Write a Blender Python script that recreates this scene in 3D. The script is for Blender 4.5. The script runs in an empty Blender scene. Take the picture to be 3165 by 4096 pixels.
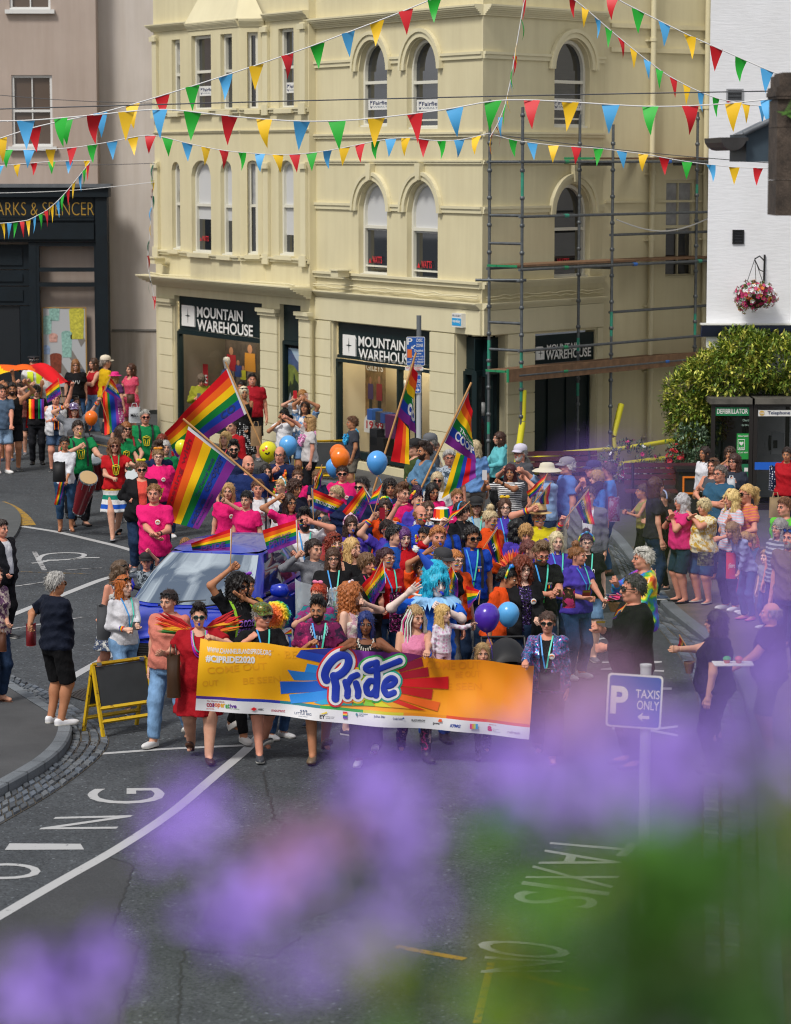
import bpy,math,random
import numpy as np
from mathutils import Vector,Matrix
from mathutils.bvhtree import BVHTree
random.seed(7);np.random.seed(7)
R=math.radians
SC=bpy.context.scene
COL=SC.collection
FS=85.0/24.0*3165.0
HC=6.3
PITCH=math.atan((2048-637.5)/FS)
def ray(sx,sy):
 a=(sx-1582.5)/FS;b=-(sy-2048)/FS
 cp,sp=math.cos(PITCH),math.sin(PITCH)
 return np.array((a,cp+b*sp,-sp+b*cp))
def gnd(sx,sy,z=0.0):
 d=ray(sx,sy);t=(z-HC)/d[2]
 return np.array((d[0]*t,d[1]*t,z))
def at(sx,sy,Y):
 d=ray(sx,sy);t=Y/d[1]
 return np.array((d[0]*t,Y,HC+d[2]*t))
K=1.875
def atz(x,y,Y):return at(x*K,y*K,Y)
def gz(x,y,z=0.0):return gnd(x*K,y*K,z)
REG=dict(A=(100,1750,.4147),B=(700,1850,.4147),C=(1150,1850,.4147),D=(1650,1900,.4147),E=(2100,1900,.4147),F=(2465,1750,.4147),P=(0,1350,.4147),Q=(600,1400,.4147),S=(1200,1500,.4147),T=(1800,1500,.4147),U=(2400,1500,.4147),G=(0,2050,.4147),H=(500,2200,.4147),I=(1150,2150,.4147),J=(1700,2100,.4739),K=(2365,2100,.5038),Z=(0,0,1.875))
def px(r,x,y):
 a,b,s=REG[r];return(a+x*s,b+y*s)
MATS={}
def lin(h):
 if not isinstance(h,str):return tuple(h)[:3]+(1,)
 c=[int(h[i:i+2],16)/255 for i in(0,2,4)]
 return tuple(x/12.92 if x<=.04045 else((x+.055)/1.055)**2.4 for x in c)+(1,)
class NT:
 def __init__(s,m):
  m.use_nodes=True;s.t=m.node_tree;s.n=s.t.nodes;s.l=s.t.links
  s.b=s.n.get('Principled BSDF')
 def new(s,typ,**kw):
  n=s.n.new(typ)
  for k,v in kw.items():setattr(n,k,v)
  return n
 def link(s,a,b):s.l.new(a,b)
 def coord(s,kind='Object',scale=(1,1,1)):
  c=s.new('ShaderNodeTexCoord');m=s.new('ShaderNodeMapping');m.inputs['Scale'].default_value=scale
  s.link(c.outputs[kind],m.inputs['Vector']);return m.outputs['Vector']
 def noise(s,vec,scale,detail=4,rough=.55):
  n=s.new('ShaderNodeTexNoise');n.inputs['Scale'].default_value=scale
  n.inputs['Detail'].default_value=detail;n.inputs['Roughness'].default_value=rough
  s.link(vec,n.inputs['Vector']);return n.outputs['Fac']
 def ramp(s,fac,stops,interp='LINEAR'):
  r=s.new('ShaderNodeValToRGB');e=r.color_ramp.elements;r.color_ramp.interpolation=interp
  while len(e)<len(stops):e.new(.5)
  for x,(p,c)in zip(e,stops):x.position=p;x.color=lin(c)
  s.link(fac,r.inputs['Fac']);return r.outputs['Color']
 def mix(s,fac,a,b,mode='MIX'):
  m=s.new('ShaderNodeMix',data_type='RGBA',blend_type=mode)
  for v,i in((fac,0),(a,6),(b,7)):
   if hasattr(v,'is_output'):s.link(v,m.inputs[i])
   else:m.inputs[i].default_value=v
  return m.outputs[2]
 def bump(s,h,strength=.3,dist=.01):
  b=s.new('ShaderNodeBump');b.inputs['Strength'].default_value=strength;b.inputs['Distance'].default_value=dist
  s.link(h,b.inputs['Height']);s.link(b.outputs['Normal'],s.b.inputs['Normal'])
 def base(s,c):s.link(c,s.b.inputs['Base Color'])
def mat(name,color,rough=.6,metal=0.,var=.0,vs=8.,bump=0.,bs=60.,spec=.5,trans=0.,sub=0.,coord='Object',sheen=0.):
 key=(name,color,rough,metal,var,bump)
 if key in MATS:return MATS[key]
 m=bpy.data.materials.new(name);t=NT(m);p=t.b.inputs
 c=lin(color)
 p['Base Color'].default_value=c;p['Roughness'].default_value=rough;p['Metallic'].default_value=metal
 p['Specular IOR Level'].default_value=spec
 if trans:p['Transmission Weight'].default_value=trans
 if sub:
  p['Subsurface Weight'].default_value=sub;p['Subsurface Radius'].default_value=(.01,.004,.002)
 if sheen:p['Sheen Weight'].default_value=sheen
 if var or bump:
  v=t.coord(coord)
  if var:
   f=t.noise(v,vs,5,.6)
   lo=tuple(x*(1-var)for x in c[:3]);hi=tuple(min(1,x*(1+var))for x in c[:3])
   t.base(t.ramp(f,[(.3,lo),(.7,hi)]))
  if bump:t.bump(t.noise(v,bs,4),bump,.01)
 MATS[key]=m;return m
def custom(name):
 m=bpy.data.materials.new(name);return m,NT(m)
def mesh_np(name,v,f,mi=None,smooth=True):
 """mesh from a vertex array and a list of face index arrays, each (n,3) or (n,4)"""
 me=bpy.data.meshes.new(name);v=np.asarray(v,np.float32)
 if not isinstance(f,list):f=[f]
 f=[np.asarray(a,np.int32)for a in f if len(a)]
 me.vertices.add(len(v));me.vertices.foreach_set('co',v.ravel())
 nl=sum(a.size for a in f);npoly=sum(len(a)for a in f)
 me.loops.add(nl);me.loops.foreach_set('vertex_index',np.concatenate([a.ravel()for a in f]))
 st=[];o=0
 for a in f:
  st.append(o+np.arange(len(a))*a.shape[1]);o+=a.size
 me.polygons.add(npoly);me.polygons.foreach_set('loop_start',np.concatenate(st).astype(np.int32))
 if mi is not None:me.polygons.foreach_set('material_index',np.asarray(mi,np.int32))
 me.polygons.foreach_set('use_smooth',np.full(npoly,smooth,bool))
 me.update(calc_edges=True);return me
def link(name,me,mats=None,parent=None,M=None):
 o=bpy.data.objects.new(name,me);COL.objects.link(o)
 if mats is not None:
  for m in(mats if isinstance(mats,(list,tuple))else[mats]):me.materials.append(m)
 if parent is not None:o.parent=parent
 if M is not None:o.matrix_local=M
 return o
def tag(o,label=None,cat=None,group=None,kind=None):
 if label:o['label']=label
 if cat:o['category']=cat
 if group:o['group']=group
 if kind:o['kind']=kind
 return o
def empty(name,loc=(0,0,0),rz=0.,label=None,cat=None,group=None):
 o=bpy.data.objects.new(name,None);COL.objects.link(o);o.location=loc;o.rotation_euler=(0,0,rz)
 o.empty_display_size=.1
 return tag(o,label,cat,group)
def nrm(v):
 v=np.asarray(v,float);n=np.linalg.norm(v);return v/n if n>1e-9 else v
def frame_of(d,up=(0,0,1)):
 d=nrm(d);u=np.asarray(up,float)
 if abs(np.dot(d,u))>.95:u=np.array((0,1.,0))if abs(d[1])<.9 else np.array((1.,0,0))
 a=nrm(np.cross(u,d));b=np.cross(d,a);return a,b
class MB:
 """collects polygons of several materials for ONE mesh object"""
 def __init__(s):s.v=[];s.f=[];s.m=[];s.s=[];s.mats=[]
 def mid(s,m):
  if m not in s.mats:s.mats.append(m)
  return s.mats.index(m)
 def add(s,vs,fs,m,smooth=False):
  o=len(s.v);s.v.extend([tuple(map(float,p))for p in vs]);i=s.mid(m)
  for f in fs:s.f.append([a+o for a in f]);s.m.append(i);s.s.append(smooth)
 def quad(s,a,b,c,d,m):s.add([a,b,c,d],[(0,1,2,3)],m)
 def poly(s,pts,m):s.add(pts,[tuple(range(len(pts)))],m)
 def box(s,lo,hi,m,fr=None):
  """box; fr maps (a,b,c) to world when given"""
  P=[(x,y,z)for x in(lo[0],hi[0])for y in(lo[1],hi[1])for z in(lo[2],hi[2])]
  if fr:P=[fr(*p)for p in P]
  s.add(P,[(0,1,3,2),(4,6,7,5),(0,4,5,1),(2,3,7,6),(0,2,6,4),(1,5,7,3)],m)
 def tube(s,pts,r,m,seg=8,cap=True,smooth=True):
  pts=[np.asarray(p,float)for p in pts];n=len(pts)
  rs=r if hasattr(r,'__len__')else[r]*n
  V=[];a=None
  for i,p in enumerate(pts):
   d=nrm(pts[min(i+1,n-1)]-pts[max(i-1,0)])
   if a is None:a,b=frame_of(d)
   else:
    a=nrm(a-d*np.dot(a,d));b=np.cross(d,a)
   for k in range(seg):
    t=2*math.pi*k/seg;V.append(p+(a*math.cos(t)+b*math.sin(t))*rs[i])
  F=[(i*seg+k,i*seg+(k+1)%seg,(i+1)*seg+(k+1)%seg,(i+1)*seg+k)for i in range(n-1)for k in range(seg)]
  s.add(V,F,m,smooth)
  if cap:
   s.add(V[:seg],[tuple(range(seg))[::-1]],m);s.add(V[-seg:],[tuple(range(seg))],m)
 def lathe(s,prof,m,seg=20,c=(0,0,0),fr=None,smooth=True,sx=1.,sy=1.):
  V=[]
  for r,z in prof:
   for k in range(seg):
    t=2*math.pi*k/seg;p=(c[0]+r*sx*math.cos(t),c[1]+r*sy*math.sin(t),c[2]+z)
    V.append(fr(*p)if fr else p)
  n=len(prof)
  F=[(i*seg+k,i*seg+(k+1)%seg,(i+1)*seg+(k+1)%seg,(i+1)*seg+k)for i in range(n-1)for k in range(seg)]
  s.add(V,F,m,smooth)
 def grid(s,fn,nu,nv,m,smooth=True,mfun=None):
  V=[fn(i/nu,j/nv)for j in range(nv+1)for i in range(nu+1)]
  w=nu+1
  if mfun is None:
   s.add(V,[(j*w+i,j*w+i+1,(j+1)*w+i+1,(j+1)*w+i)for j in range(nv)for i in range(nu)],m,smooth)
  else:
   o=len(s.v);s.v.extend([tuple(map(float,p))for p in V])
   for j in range(nv):
    for i in range(nu):
     s.f.append([o+j*w+i,o+j*w+i+1,o+(j+1)*w+i+1,o+(j+1)*w+i])
     s.m.append(s.mid(mfun((i+.5)/nu,(j+.5)/nv)));s.s.append(smooth)
 def prism(s,poly,a,b,fr,m):
  """polygon in (u,v) extruded from c=a to c=b through fr(u,v,c)"""
  n=len(poly)
  V=[fr(u,v,a)for u,v in poly]+[fr(u,v,b)for u,v in poly]
  s.add(V,[tuple(range(n)),tuple(range(2*n-1,n-1,-1))]+[(i,(i+1)%n,n+(i+1)%n,n+i)for i in range(n)],m)
 def text(s,body,u0,v0,u1,v1,fr,m,bold=0.,d=0.,thick=0.,keep=False):
  V,F=text_geo(body,bold)
  lo=V.min(0);hi=V.max(0);sz=np.maximum(hi-lo,1e-6)
  if keep:
   k=(v1-v0)/sz[1];W=(V-lo)*k+(u0,v0)
  else:W=(V-lo)/sz*(u1-u0,v1-v0)+(u0,v0)
  s.add([fr(a,b,d+thick)for a,b in W],F,m)
 def build(s,name,parent=None,M=None):
  me=bpy.data.meshes.new(name);me.from_pydata(s.v,[],s.f)
  for m in s.mats:me.materials.append(m)
  me.polygons.foreach_set('material_index',s.m);me.polygons.foreach_set('use_smooth',s.s);me.update()
  o=bpy.data.objects.new(name,me);COL.objects.link(o)
  if parent is not None:o.parent=parent
  if M is not None:o.matrix_local=M
  return o
TXT={}
def text_geo(body,bold=0.):
 k=(body,bold)
 if k not in TXT:
  cu=bpy.data.curves.new('t','FONT');cu.body=body;cu.offset=bold;cu.resolution_u=4
  o=bpy.data.objects.new('t',cu);me=bpy.data.meshes.new_from_object(o)
  V=np.array([v.co[:2]for v in me.vertices]);F=[tuple(p.vertices)for p in me.polygons]
  bpy.data.objects.remove(o);bpy.data.curves.remove(cu);bpy.data.meshes.remove(me);TXT[k]=(V,F)
 return TXT[k]
def plane_fr(o,u,v,n):
 o,u,v,n=(np.asarray(a,float)for a in(o,u,v,n))
 return lambda a,b,c=0.:o+u*a+v*b+n*c
RAIN=['d5121e','f0641a','f6c50f','0d7a35','1b3fa6','7d2a8c']
MR=[mat('flag_stripe',c,.7,spec=.25)for c in RAIN]
WHITE=mat('white_paint','dcdcd8',.5);BLACK=mat('black_plastic','0c0c0e',.45)
DGREEN=mat('dark_green_paint','0b1f21',.55,var=.12,vs=3,spec=.3);WOOD=mat('pole_wood','b98a55',.6,var=.15,vs=20)
CHROME=mat('bright_metal','b8bcc0',.2,metal=1.);STEEL=mat('galvanised_steel','63686b',.5,metal=.6,var=.25,vs=12)
cam=bpy.data.cameras.new('camera');co=bpy.data.objects.new('camera',cam);COL.objects.link(co)
co.location=(0,0,HC);co.rotation_euler=(R(90)-PITCH,0,0)
cam.lens=85;cam.sensor_width=24;cam.sensor_fit='HORIZONTAL';cam.clip_start=.05;cam.clip_end=600
cam.dof.use_dof=True;cam.dof.focus_distance=36;cam.dof.aperture_fstop=2.8
SC.camera=co
w=bpy.data.worlds.new('World');SC.world=w;w.use_nodes=True
nt=w.node_tree;bg=nt.nodes['Background']
sky=nt.nodes.new('ShaderNodeTexSky');sky.sky_type='NISHITA';sky.sun_disc=False
SUN_EL,SUN_AZ=R(52),R(-145)
sky.sun_elevation=SUN_EL;sky.sun_rotation=SUN_AZ;sky.dust_density=4;sky.air_density=1.2;sky.ozone_density=.6
tc=nt.nodes.new('ShaderNodeTexCoord');nz=nt.nodes.new('ShaderNodeTexNoise');nz.inputs['Scale'].default_value=4.5
nz.inputs['Detail'].default_value=7;nz.inputs['Roughness'].default_value=.55
nt.links.new(tc.outputs['Generated'],nz.inputs['Vector'])
rp=nt.nodes.new('ShaderNodeValToRGB');rp.color_ramp.elements[0].position=.43;rp.color_ramp.elements[1].position=.57
nt.links.new(nz.outputs['Fac'],rp.inputs['Fac'])
mx=nt.nodes.new('ShaderNodeMix');mx.data_type='RGBA'
mf=nt.nodes.new('ShaderNodeMath');mf.operation='MULTIPLY_ADD';mf.inputs[1].default_value=.78;mf.inputs[2].default_value=.15
nt.links.new(rp.outputs['Color'],mf.inputs[0]);nt.links.new(mf.outputs[0],mx.inputs[0])
nt.links.new(sky.outputs['Color'],mx.inputs[6]);mx.inputs[7].default_value=(12.5,12.5,12.8,1)
nt.links.new(mx.outputs[2],bg.inputs['Color']);bg.inputs['Strength'].default_value=.054
sl=bpy.data.lights.new('sun','SUN');so=bpy.data.objects.new('sun',sl);COL.objects.link(so)
sl.energy=1.95;sl.angle=R(12);sl.color=(1,.96,.9)
sv=Vector((math.sin(SUN_AZ)*math.cos(SUN_EL),math.cos(SUN_AZ)*math.cos(SUN_EL),math.sin(SUN_EL)))
so.rotation_euler=(-sv).to_track_quat('-Z','Y').to_euler();so.location=(0,0,40)
SC.view_settings.view_transform='Standard';SC.view_settings.look='None';SC.view_settings.gamma=1
SC.view_settings.exposure=0.46;SC.view_settings.use_curve_mapping=False
SC.cycles.filter_width=1.1;SC.cycles.max_bounces=6;SC.cycles.diffuse_bounces=3;SC.cycles.glossy_bounces=3;SC.cycles.transmission_bounces=4
SC.cycles.transparent_max_bounces=12;SC.cycles.use_denoising=True;SC.cycles.sample_clamp_indirect=6
class Fac:
 """vertical facade plane: u along it, z up, o outwards"""
 def __init__(s,p0,d,out):
  s.p=np.array((p0[0],p0[1],0.));s.d=nrm((d[0],d[1],0));s.n=nrm((out[0],out[1],0))
 def W(s,u,z,o=0.):return s.p+s.d*u+s.n*o+np.array((0,0,z))
 def uz(s,x,y,o=0.):
  d=ray(x*K,y*K);c=np.array((0,0,HC));p=s.p+s.n*o
  t=np.dot(p-c,s.n)/np.dot(d,s.n);q=c+d*t-p
  return float(np.dot(q,s.d)),float(q[2])
 def u(s,x,o=0.):return s.uz(x,340,o)[0]
 def off(s,o):return Fac((s.p+s.n*o)[:2],s.d,s.n)
def stucco(name,c,streak=.05):
 m,t=custom(name)
 v=t.coord('Object');n1=t.noise(v,.7,5,.6);n2=t.noise(t.coord('Object',(3,3,.25)),1.6,4,.6)
 c=lin(c)
 a=t.ramp(n1,[(.3,tuple(x*.93 for x in c[:3])),(.7,tuple(min(1,x*1.04)for x in c[:3]))])
 b=t.ramp(n2,[(.35,(1-2*streak,1-2.3*streak,1-2.8*streak)),(.65,(1,1,1))])
 t.base(t.mix(1.,a,b,'MULTIPLY'));t.b.inputs['Roughness'].default_value=.75
 t.b.inputs['Specular IOR Level'].default_value=.25
 t.bump(t.noise(v,45,4),.12,.01);return m
CREAM=stucco('cream_stucco','d6cda9',.035);CREAM2=stucco('cream_trim_paint','d8d0ae',.02)
TAN=stucco('tan_render','b3a49a',.04);PALE=stucco('pale_render','cdc5be',.05)
FRAME=mat('sash_paint','d6d4c6',.45);FWHITE=mat('white_sash_paint','d6d6d4',.4)
def glass_mat(name,col,refl=.5,alpha=0.):
 m,t=custom(name)
 t.b.inputs['Base Color'].default_value=lin(col);t.b.inputs['Roughness'].default_value=.03
 t.b.inputs['IOR'].default_value=1.0+refl
 t.b.inputs['Coat Weight'].default_value=.3
 if alpha:
  tr=t.new('ShaderNodeBsdfTransparent');mx=t.new('ShaderNodeMixShader');mx.inputs[0].default_value=alpha
  o=t.n['Material Output'];t.link(t.b.outputs[0],mx.inputs[1]);t.link(tr.outputs[0],mx.inputs[2]);t.link(mx.outputs[0],o.inputs[0])
 return m
PANE=glass_mat('dark_window_glass','22262b',.75);SHOPG=glass_mat('shop_glass','101418',.4,.82)
NAVY=mat('navy_shopfront','0a171f',.6,var=.25,vs=2.5,spec=.3);BLIND=mat('white_blind','c3c4c4',.8)
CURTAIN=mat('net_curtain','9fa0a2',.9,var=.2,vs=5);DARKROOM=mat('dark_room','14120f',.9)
LEAD=mat('grey_lead','5d6268',.55,var=.2,vs=5)
def wall(mb,F,u0,u1,z0,z1,ops,m,depth=.25,rev=None):
 """front face with openings (ua, ub, za, zb, arched) and their reveals"""
 rev=rev or m
 cols=sorted({u0,u1}|{x for o in ops for x in o[:2]}|{o[0]+(o[1]-o[0])*k/10 for o in ops if o[4]for k in range(1,10)})
 def top(o,u):
  if not o[4]:return o[3]
  r=(o[1]-o[0])/2;x=(u-(o[0]+o[1])/2)/r
  return o[3]-r*o[4]+r*o[4]*math.sqrt(max(0,1-x*x))
 for a,b in zip(cols,cols[1:]):
  if b-a<1e-5:continue
  mid=(a+b)/2;os_=sorted([o for o in ops if o[0]<=mid<=o[1]],key=lambda o:o[2]);ca=cb=z0
  for o in os_:
   if o[2]>ca+1e-4 or o[2]>cb+1e-4:mb.quad(F.W(a,ca),F.W(b,cb),F.W(b,o[2]),F.W(a,o[2]),m)
   ta,tb=top(o,a),top(o,b)
   mb.quad(F.W(a,ta),F.W(b,tb),F.W(b,tb,-depth),F.W(a,ta,-depth),rev);ca,cb=ta,tb
  mb.quad(F.W(a,ca),F.W(b,cb),F.W(b,z1),F.W(a,z1),m)
 for o in ops:
  for u in(o[0],o[1]):
   if u>u0+1e-3:mb.quad(F.W(u,o[2]),F.W(u,top(o,u)),F.W(u,top(o,u),-depth),F.W(u,o[2],-depth),rev)
  if o[2]>z0+.01:mb.quad(F.W(o[0],o[2]),F.W(o[1],o[2]),F.W(o[1],o[2],-depth),F.W(o[0],o[2],-depth),rev)
def fbox(mb,F,u0,u1,z0,z1,o0,o1,m):mb.box((u0,o0,z0),(u1,o1,z1),m,lambda a,b,c:F.W(a,c,b))
def band(mb,F,u0,u1,z,h,d,m,lip=True):
 fbox(mb,F,u0,u1,z,z+h*.62,.002,d*.6,m)
 if lip:fbox(mb,F,u0,u1,z+h*.62,z+h,.002,d,m)
def cornice(mb,F,u0,u1,z,h,d,m,e0=0,e1=0):
 n=6
 for k in range(n):
  a=k/n;o=d*(.25+.75*math.sin(a*1.57)**1.3)
  fbox(mb,F,u0-e0*o,u1+e1*o,z+h*a,z+h*(k+1)/n,.002,o,m)
def window(par,F,o,arched,frame,blind=None,depth=.14,sticker=None,bars=(),mid=.52,w=.068,pane=None):
 """sash window part: frame with glass pane and blind as sub-parts"""
 ua,ub,za,zb=o;r=(ub-ua)/2*(arched or 0);mb=MB();D=F.off(-depth)
 def outline(i):
  P=[(ua+i,za+i),(ub-i,za+i)];cx=(ua+ub)/2;rx=(ub-ua)/2-i
  if arched:
   for k in range(13):
    t=math.pi*k/12;P.append((cx+rx*math.cos(t),zb-r+(r-i)*math.sin(t)))
  else:P+=[(ub-i,zb-i),(ua+i,zb-i)]
  return P
 A,B_=outline(0.002),outline(w)
 for c0,c1,X,Y in((0,.05,A,B_),):
  n=len(X)
  for k in range(n):
   j=(k+1)%n
   mb.quad(D.W(*X[k],c1),D.W(*X[j],c1),D.W(*Y[j],c1),D.W(*Y[k],c1),frame)
   mb.quad(D.W(*Y[k],c1),D.W(*Y[j],c1),D.W(*Y[j],-.05),D.W(*Y[k],-.05),frame)
 zm=za+(zb-za)*mid
 fbox(mb,D,ua+w,ub-w,zm-.03,zm+.03,-.03,.045,frame)
 for b in bars:
  if b[0]=='v':fbox(mb,D,ua+(ub-ua)*b[1]-.014,ua+(ub-ua)*b[1]+.014,za+w,zb-w,-.03,.03,frame)
  else:fbox(mb,D,ua+w,ub-w,za+(zb-za)*b[1]-.016,za+(zb-za)*b[1]+.016,-.03,.03,frame)
 fbox(mb,D,ua+.003,ub-.003,za-.03,za+.035,.051,.12,frame)
 f=mb.build('window',par)
 g=MB();g.poly([D.W(u,z,-.02)for u,z in B_],pane or PANE);g.build('pane',f)
 if blind:
  kind,fr_=blind;g=MB();zt=zb-w;z_=zb-w-(zb-za)*fr_
  P=[(u,max(z,z_))for u,z in B_]
  g.poly([D.W(u,z,-.012)for u,z in P],CURTAIN if kind=='c' else BLIND);g.build('blind',f)
 if sticker:
  g=MB();DD=D if D.d[0]>0 else Fac(D.p[:2],-D.d,D.n)
  sticker(g,DD,*((ua+w,ub-w)if D.d[0]>0 else(-ub+w,-ua-w)),za,zb);g.build('window_sticker',f)
 return f
INKB=mat('navy_ink','1d2c5a',.6);INKG=mat('grey_ink','7c8794',.6);REDINK=mat('red_ink','c5202c',.6)
def fairfield(g,D,a,b,za,zb):
 h=(zb-za);z0=za+h*.2;z1=za+h*.33;ww=b-a;fr=lambda u,v,c=0.:D.W(u,v,c)
 g.poly([D.W(a+ww*.06,z0,.01),D.W(b,z0,.01),D.W(b,z1,.01),D.W(a+ww*.06,z1,.01)],WHITE)
 s=z1-z0;x=a+ww*.14;c=x+s*.2
 for P in([(x,z0+s*.3),(c,z0+s*.12),(x+s*.4,z0+s*.3),(x+s*.4,z0+s*.42),(c,z0+s*.24),(x,z0+s*.42)],[(x,z0+s*.88),(x,z0+s*.5),(x+s*.09,z0+s*.46),(x+s*.09,z0+s*.72),(c,z0+s*.62),(x+s*.4,z0+s*.72),(x+s*.4,z0+s*.88),(c,z0+s*.74)]):
  g.poly([D.W(u,v,.014)for u,v in P],INKB)
 g.text('Fairfield',x+s*.55,z0+s*.45,b-ww*.03,z0+s*.8,fr,INKB,.012,.014)
 g.text('WEALTH',x+s*.57,z0+s*.2,b-ww*.05,z0+s*.34,fr,INKG,0,.014)
def watts(g,D,a,b,za,zb):
 z=za+(zb-za)*.13;b=a+(b-a)*.62;s=(b-a);h=s*.22;fr=lambda u,v,c=0.:D.W(u,v,c)
 g.poly([D.W(*p,.01)for p in((a+s*.12,z),(a+s*.3,z),(a+s*.21,z+h*.7))],REDINK)
 g.text('WATTS',a+s*.36,z,b-s*.02,z+h,fr,REDINK,.02,.01)
Pk=gz(755,1015);D1=nrm((-.5,.864,0));N1=np.array((-.864,-.5,0))
tmp=Fac(Pk[:2]-N1[:2]*.25,D1,N1);c1=tmp.W(tmp.u(1030),0)
F1=Fac(c1[:2],D1,N1)
F0=F1.off(.16)
D2=np.array((.643,.766,0));N2=np.array((.766,-.643,0));F2=Fac(c1[:2],D2,N2)
uE=F2.u(1287);D3=np.array((.819,.574,0));N3=np.array((.574,-.819,0));F3=Fac(F2.W(uE,0)[:2]+D2[:2]*.0,D3,N3)
def world_root(name,label,cat,group=None,loc=(0,0,0)):
 return empty(name,loc,0,label,cat,group)
cb=world_root('corner_building','cream stucco corner shop building with arched windows and dark green shop signs','building')
uL1=F1.u(666);uA0,uB0=F0.u(660),F0.u(330);ZT=11.2
def op(F,x0,x1,y0,y1,arch=0,yref=None):
 a,z1=F.uz(x0,y0);b,z0=F.uz(x1,y1);z0=F.uz((x0+x1)/2,y1)[1];z1=F.uz((x0+x1)/2,y0)[1]
 return(min(a,b),max(a,b),z0,z1,arch)
W1=[op(F1,765,826,88,270,1),op(F1,868,934,82,275,1),op(F1,765,826,388,588,1),op(F1,868,934,388,600,1)]
zg1=F1.uz(1030,718)[1]
S1=op(F1,711,921,694,1000);S1=(S1[0],S1[1],.25,zg1-.0,0)
E1=(0.0,F1.u(976),.02,zg1,0)
mb=MB();wall(mb,F1,0,uL1,0,ZT,W1+[S1,E1],CREAM);mb.build('wall',cb)
W2=[op(F2,1184,1258,84,272,1),op(F2,1184,1258,392,592,1)]
S2=(F2.u(1140),F2.u(1274),.02,F2.uz(1200,708)[1],0);E2=(0.0,F2.u(1081),.02,zg1,0)
mb=MB();wall(mb,F2,0,uE,0,ZT,W2+[S2,E2],CREAM);mb.build('wall',cb)
W3=[op(F3,1422,1486,383,592)]
u3=F3.u(1545)
mb=MB();wall(mb,F3,-.0,u3+2,0,ZT,W3,CREAM)
for y in(48,100):fbox(mb,F3,.15,u3,F3.uz(1300,y+10)[1],F3.uz(1300,y)[1],.002,.05,CREAM)
fbox(mb,F3,.05,u3,F3.uz(1300,433)[1],F3.uz(1300,428)[1],.002,.04,CREAM);mb.build('wall',cb)
bo=.42
FB=F0.off(bo);ub0,ub1=FB.u(512),FB.u(404)
uc=F0.u(566);
Pc0=F0.W(uc,0);Pc1=FB.W(ub0,0);dc=nrm(Pc1-Pc0);nc=np.array((dc[1],-dc[0],0));nc=nc if np.dot(nc,-Pc0)>0 else-nc
FC=Fac(Pc0[:2],dc,nc);uC1=np.linalg.norm(Pc1-Pc0)
zbay0,zbay1=F0.uz(500,585)[1],F0.uz(500,45)[1]
def bw(F,x0,x1,ys,arch):return[op(F,x0,x1,ys[0],ys[1],0),op(F,x0,x1,ys[2],ys[3],arch)]
WL=bw(F0,366,385,(84,240,345,532),.9);WR=bw(F0,594,627,(60,232,342,545),.7)
WB=bw(FB,408,451,(75,236,342,540),.7)+bw(FB,470,496,(72,236,343,545),.9)
WC=bw(FC,527,551,(68,234,342,543),.8)
zc0=F0.uz(500,600)[1]
S0=(F0.u(557),F0.u(369),.3,F0.uz(460,638)[1],0);S0b=(F0.u(640),F0.u(595),.3,F0.uz(617,650)[1],0)
uLft=F0.u(392)
mb=MB()
wall(mb,F0,uA0,uc,zc0,ZT,WR,CREAM);wall(mb,F0,ub1+.3,uB0,zc0,ZT,WL,CREAM)
wall(mb,F0,uA0,uB0,0,zc0,[S0,S0b],CREAM);wall(mb,F0,uc,ub1+.3,zbay1-.1,ZT,[],CREAM)
wall(mb,FB,ub0,ub1,zc0,zbay1,WB,CREAM);wall(mb,FC,0,uC1,zc0,zbay1,WC,CREAM)
mb.quad(FB.W(ub1,zc0),F0.W(ub1+.4,zc0),F0.W(ub1+.4,zbay1),FB.W(ub1,zbay1),CREAM)
mb.quad(F0.W(uB0,0),F0.W(uB0,0,-8),F0.W(uB0,ZT,-8),F0.W(uB0,ZT),CREAM)
mb.quad(F0.W(uA0,0),F0.W(uA0,0,-.17),F0.W(uA0,ZT,-.17),F0.W(uA0,ZT),CREAM)
mb.build('wall',cb)
mb=MB();zr=zbay1
P=[FB.W(ub0,zr,.08),FB.W(ub1,zr,.08),F0.W(ub1+.4,zr,.05),F0.W(uc-.1,zr,.05)]
T=[FB.W(ub0+.5,zr+1.0,-.36),FB.W(ub1-.4,zr+1.0,-.36)]
mb.poly([P[0],P[1],T[1],T[0]],CREAM2);mb.poly([P[3],P[0],T[0]],CREAM2);mb.poly([P[1],P[2],T[1]],CREAM2)
for F,a,b in((FB,ub0,ub1),(FC,0,uC1)):cornice(mb,F,a,b,zr-.16,.16,.1,CREAM2)
mb.build('bay_roof',cb)
mb=MB()
zs={k:F1.uz(1030,y)[1]for k,y in dict(top=32,imp2=117,sill2=291,band=350,imp1=449,sill1=617,cor=660).items()}
gap=lambda ops:sorted([(o[0]-.13,o[1]+.13)for o in ops])
def strips(F,u0,u1,ops,z,h,d):
 c=u0
 for a,b in gap(ops)+[(u1,u1)]:
  if a>c+.02:band(mb,F,c,a,z,h,d,CREAM2)
  c=max(c,b)
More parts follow.
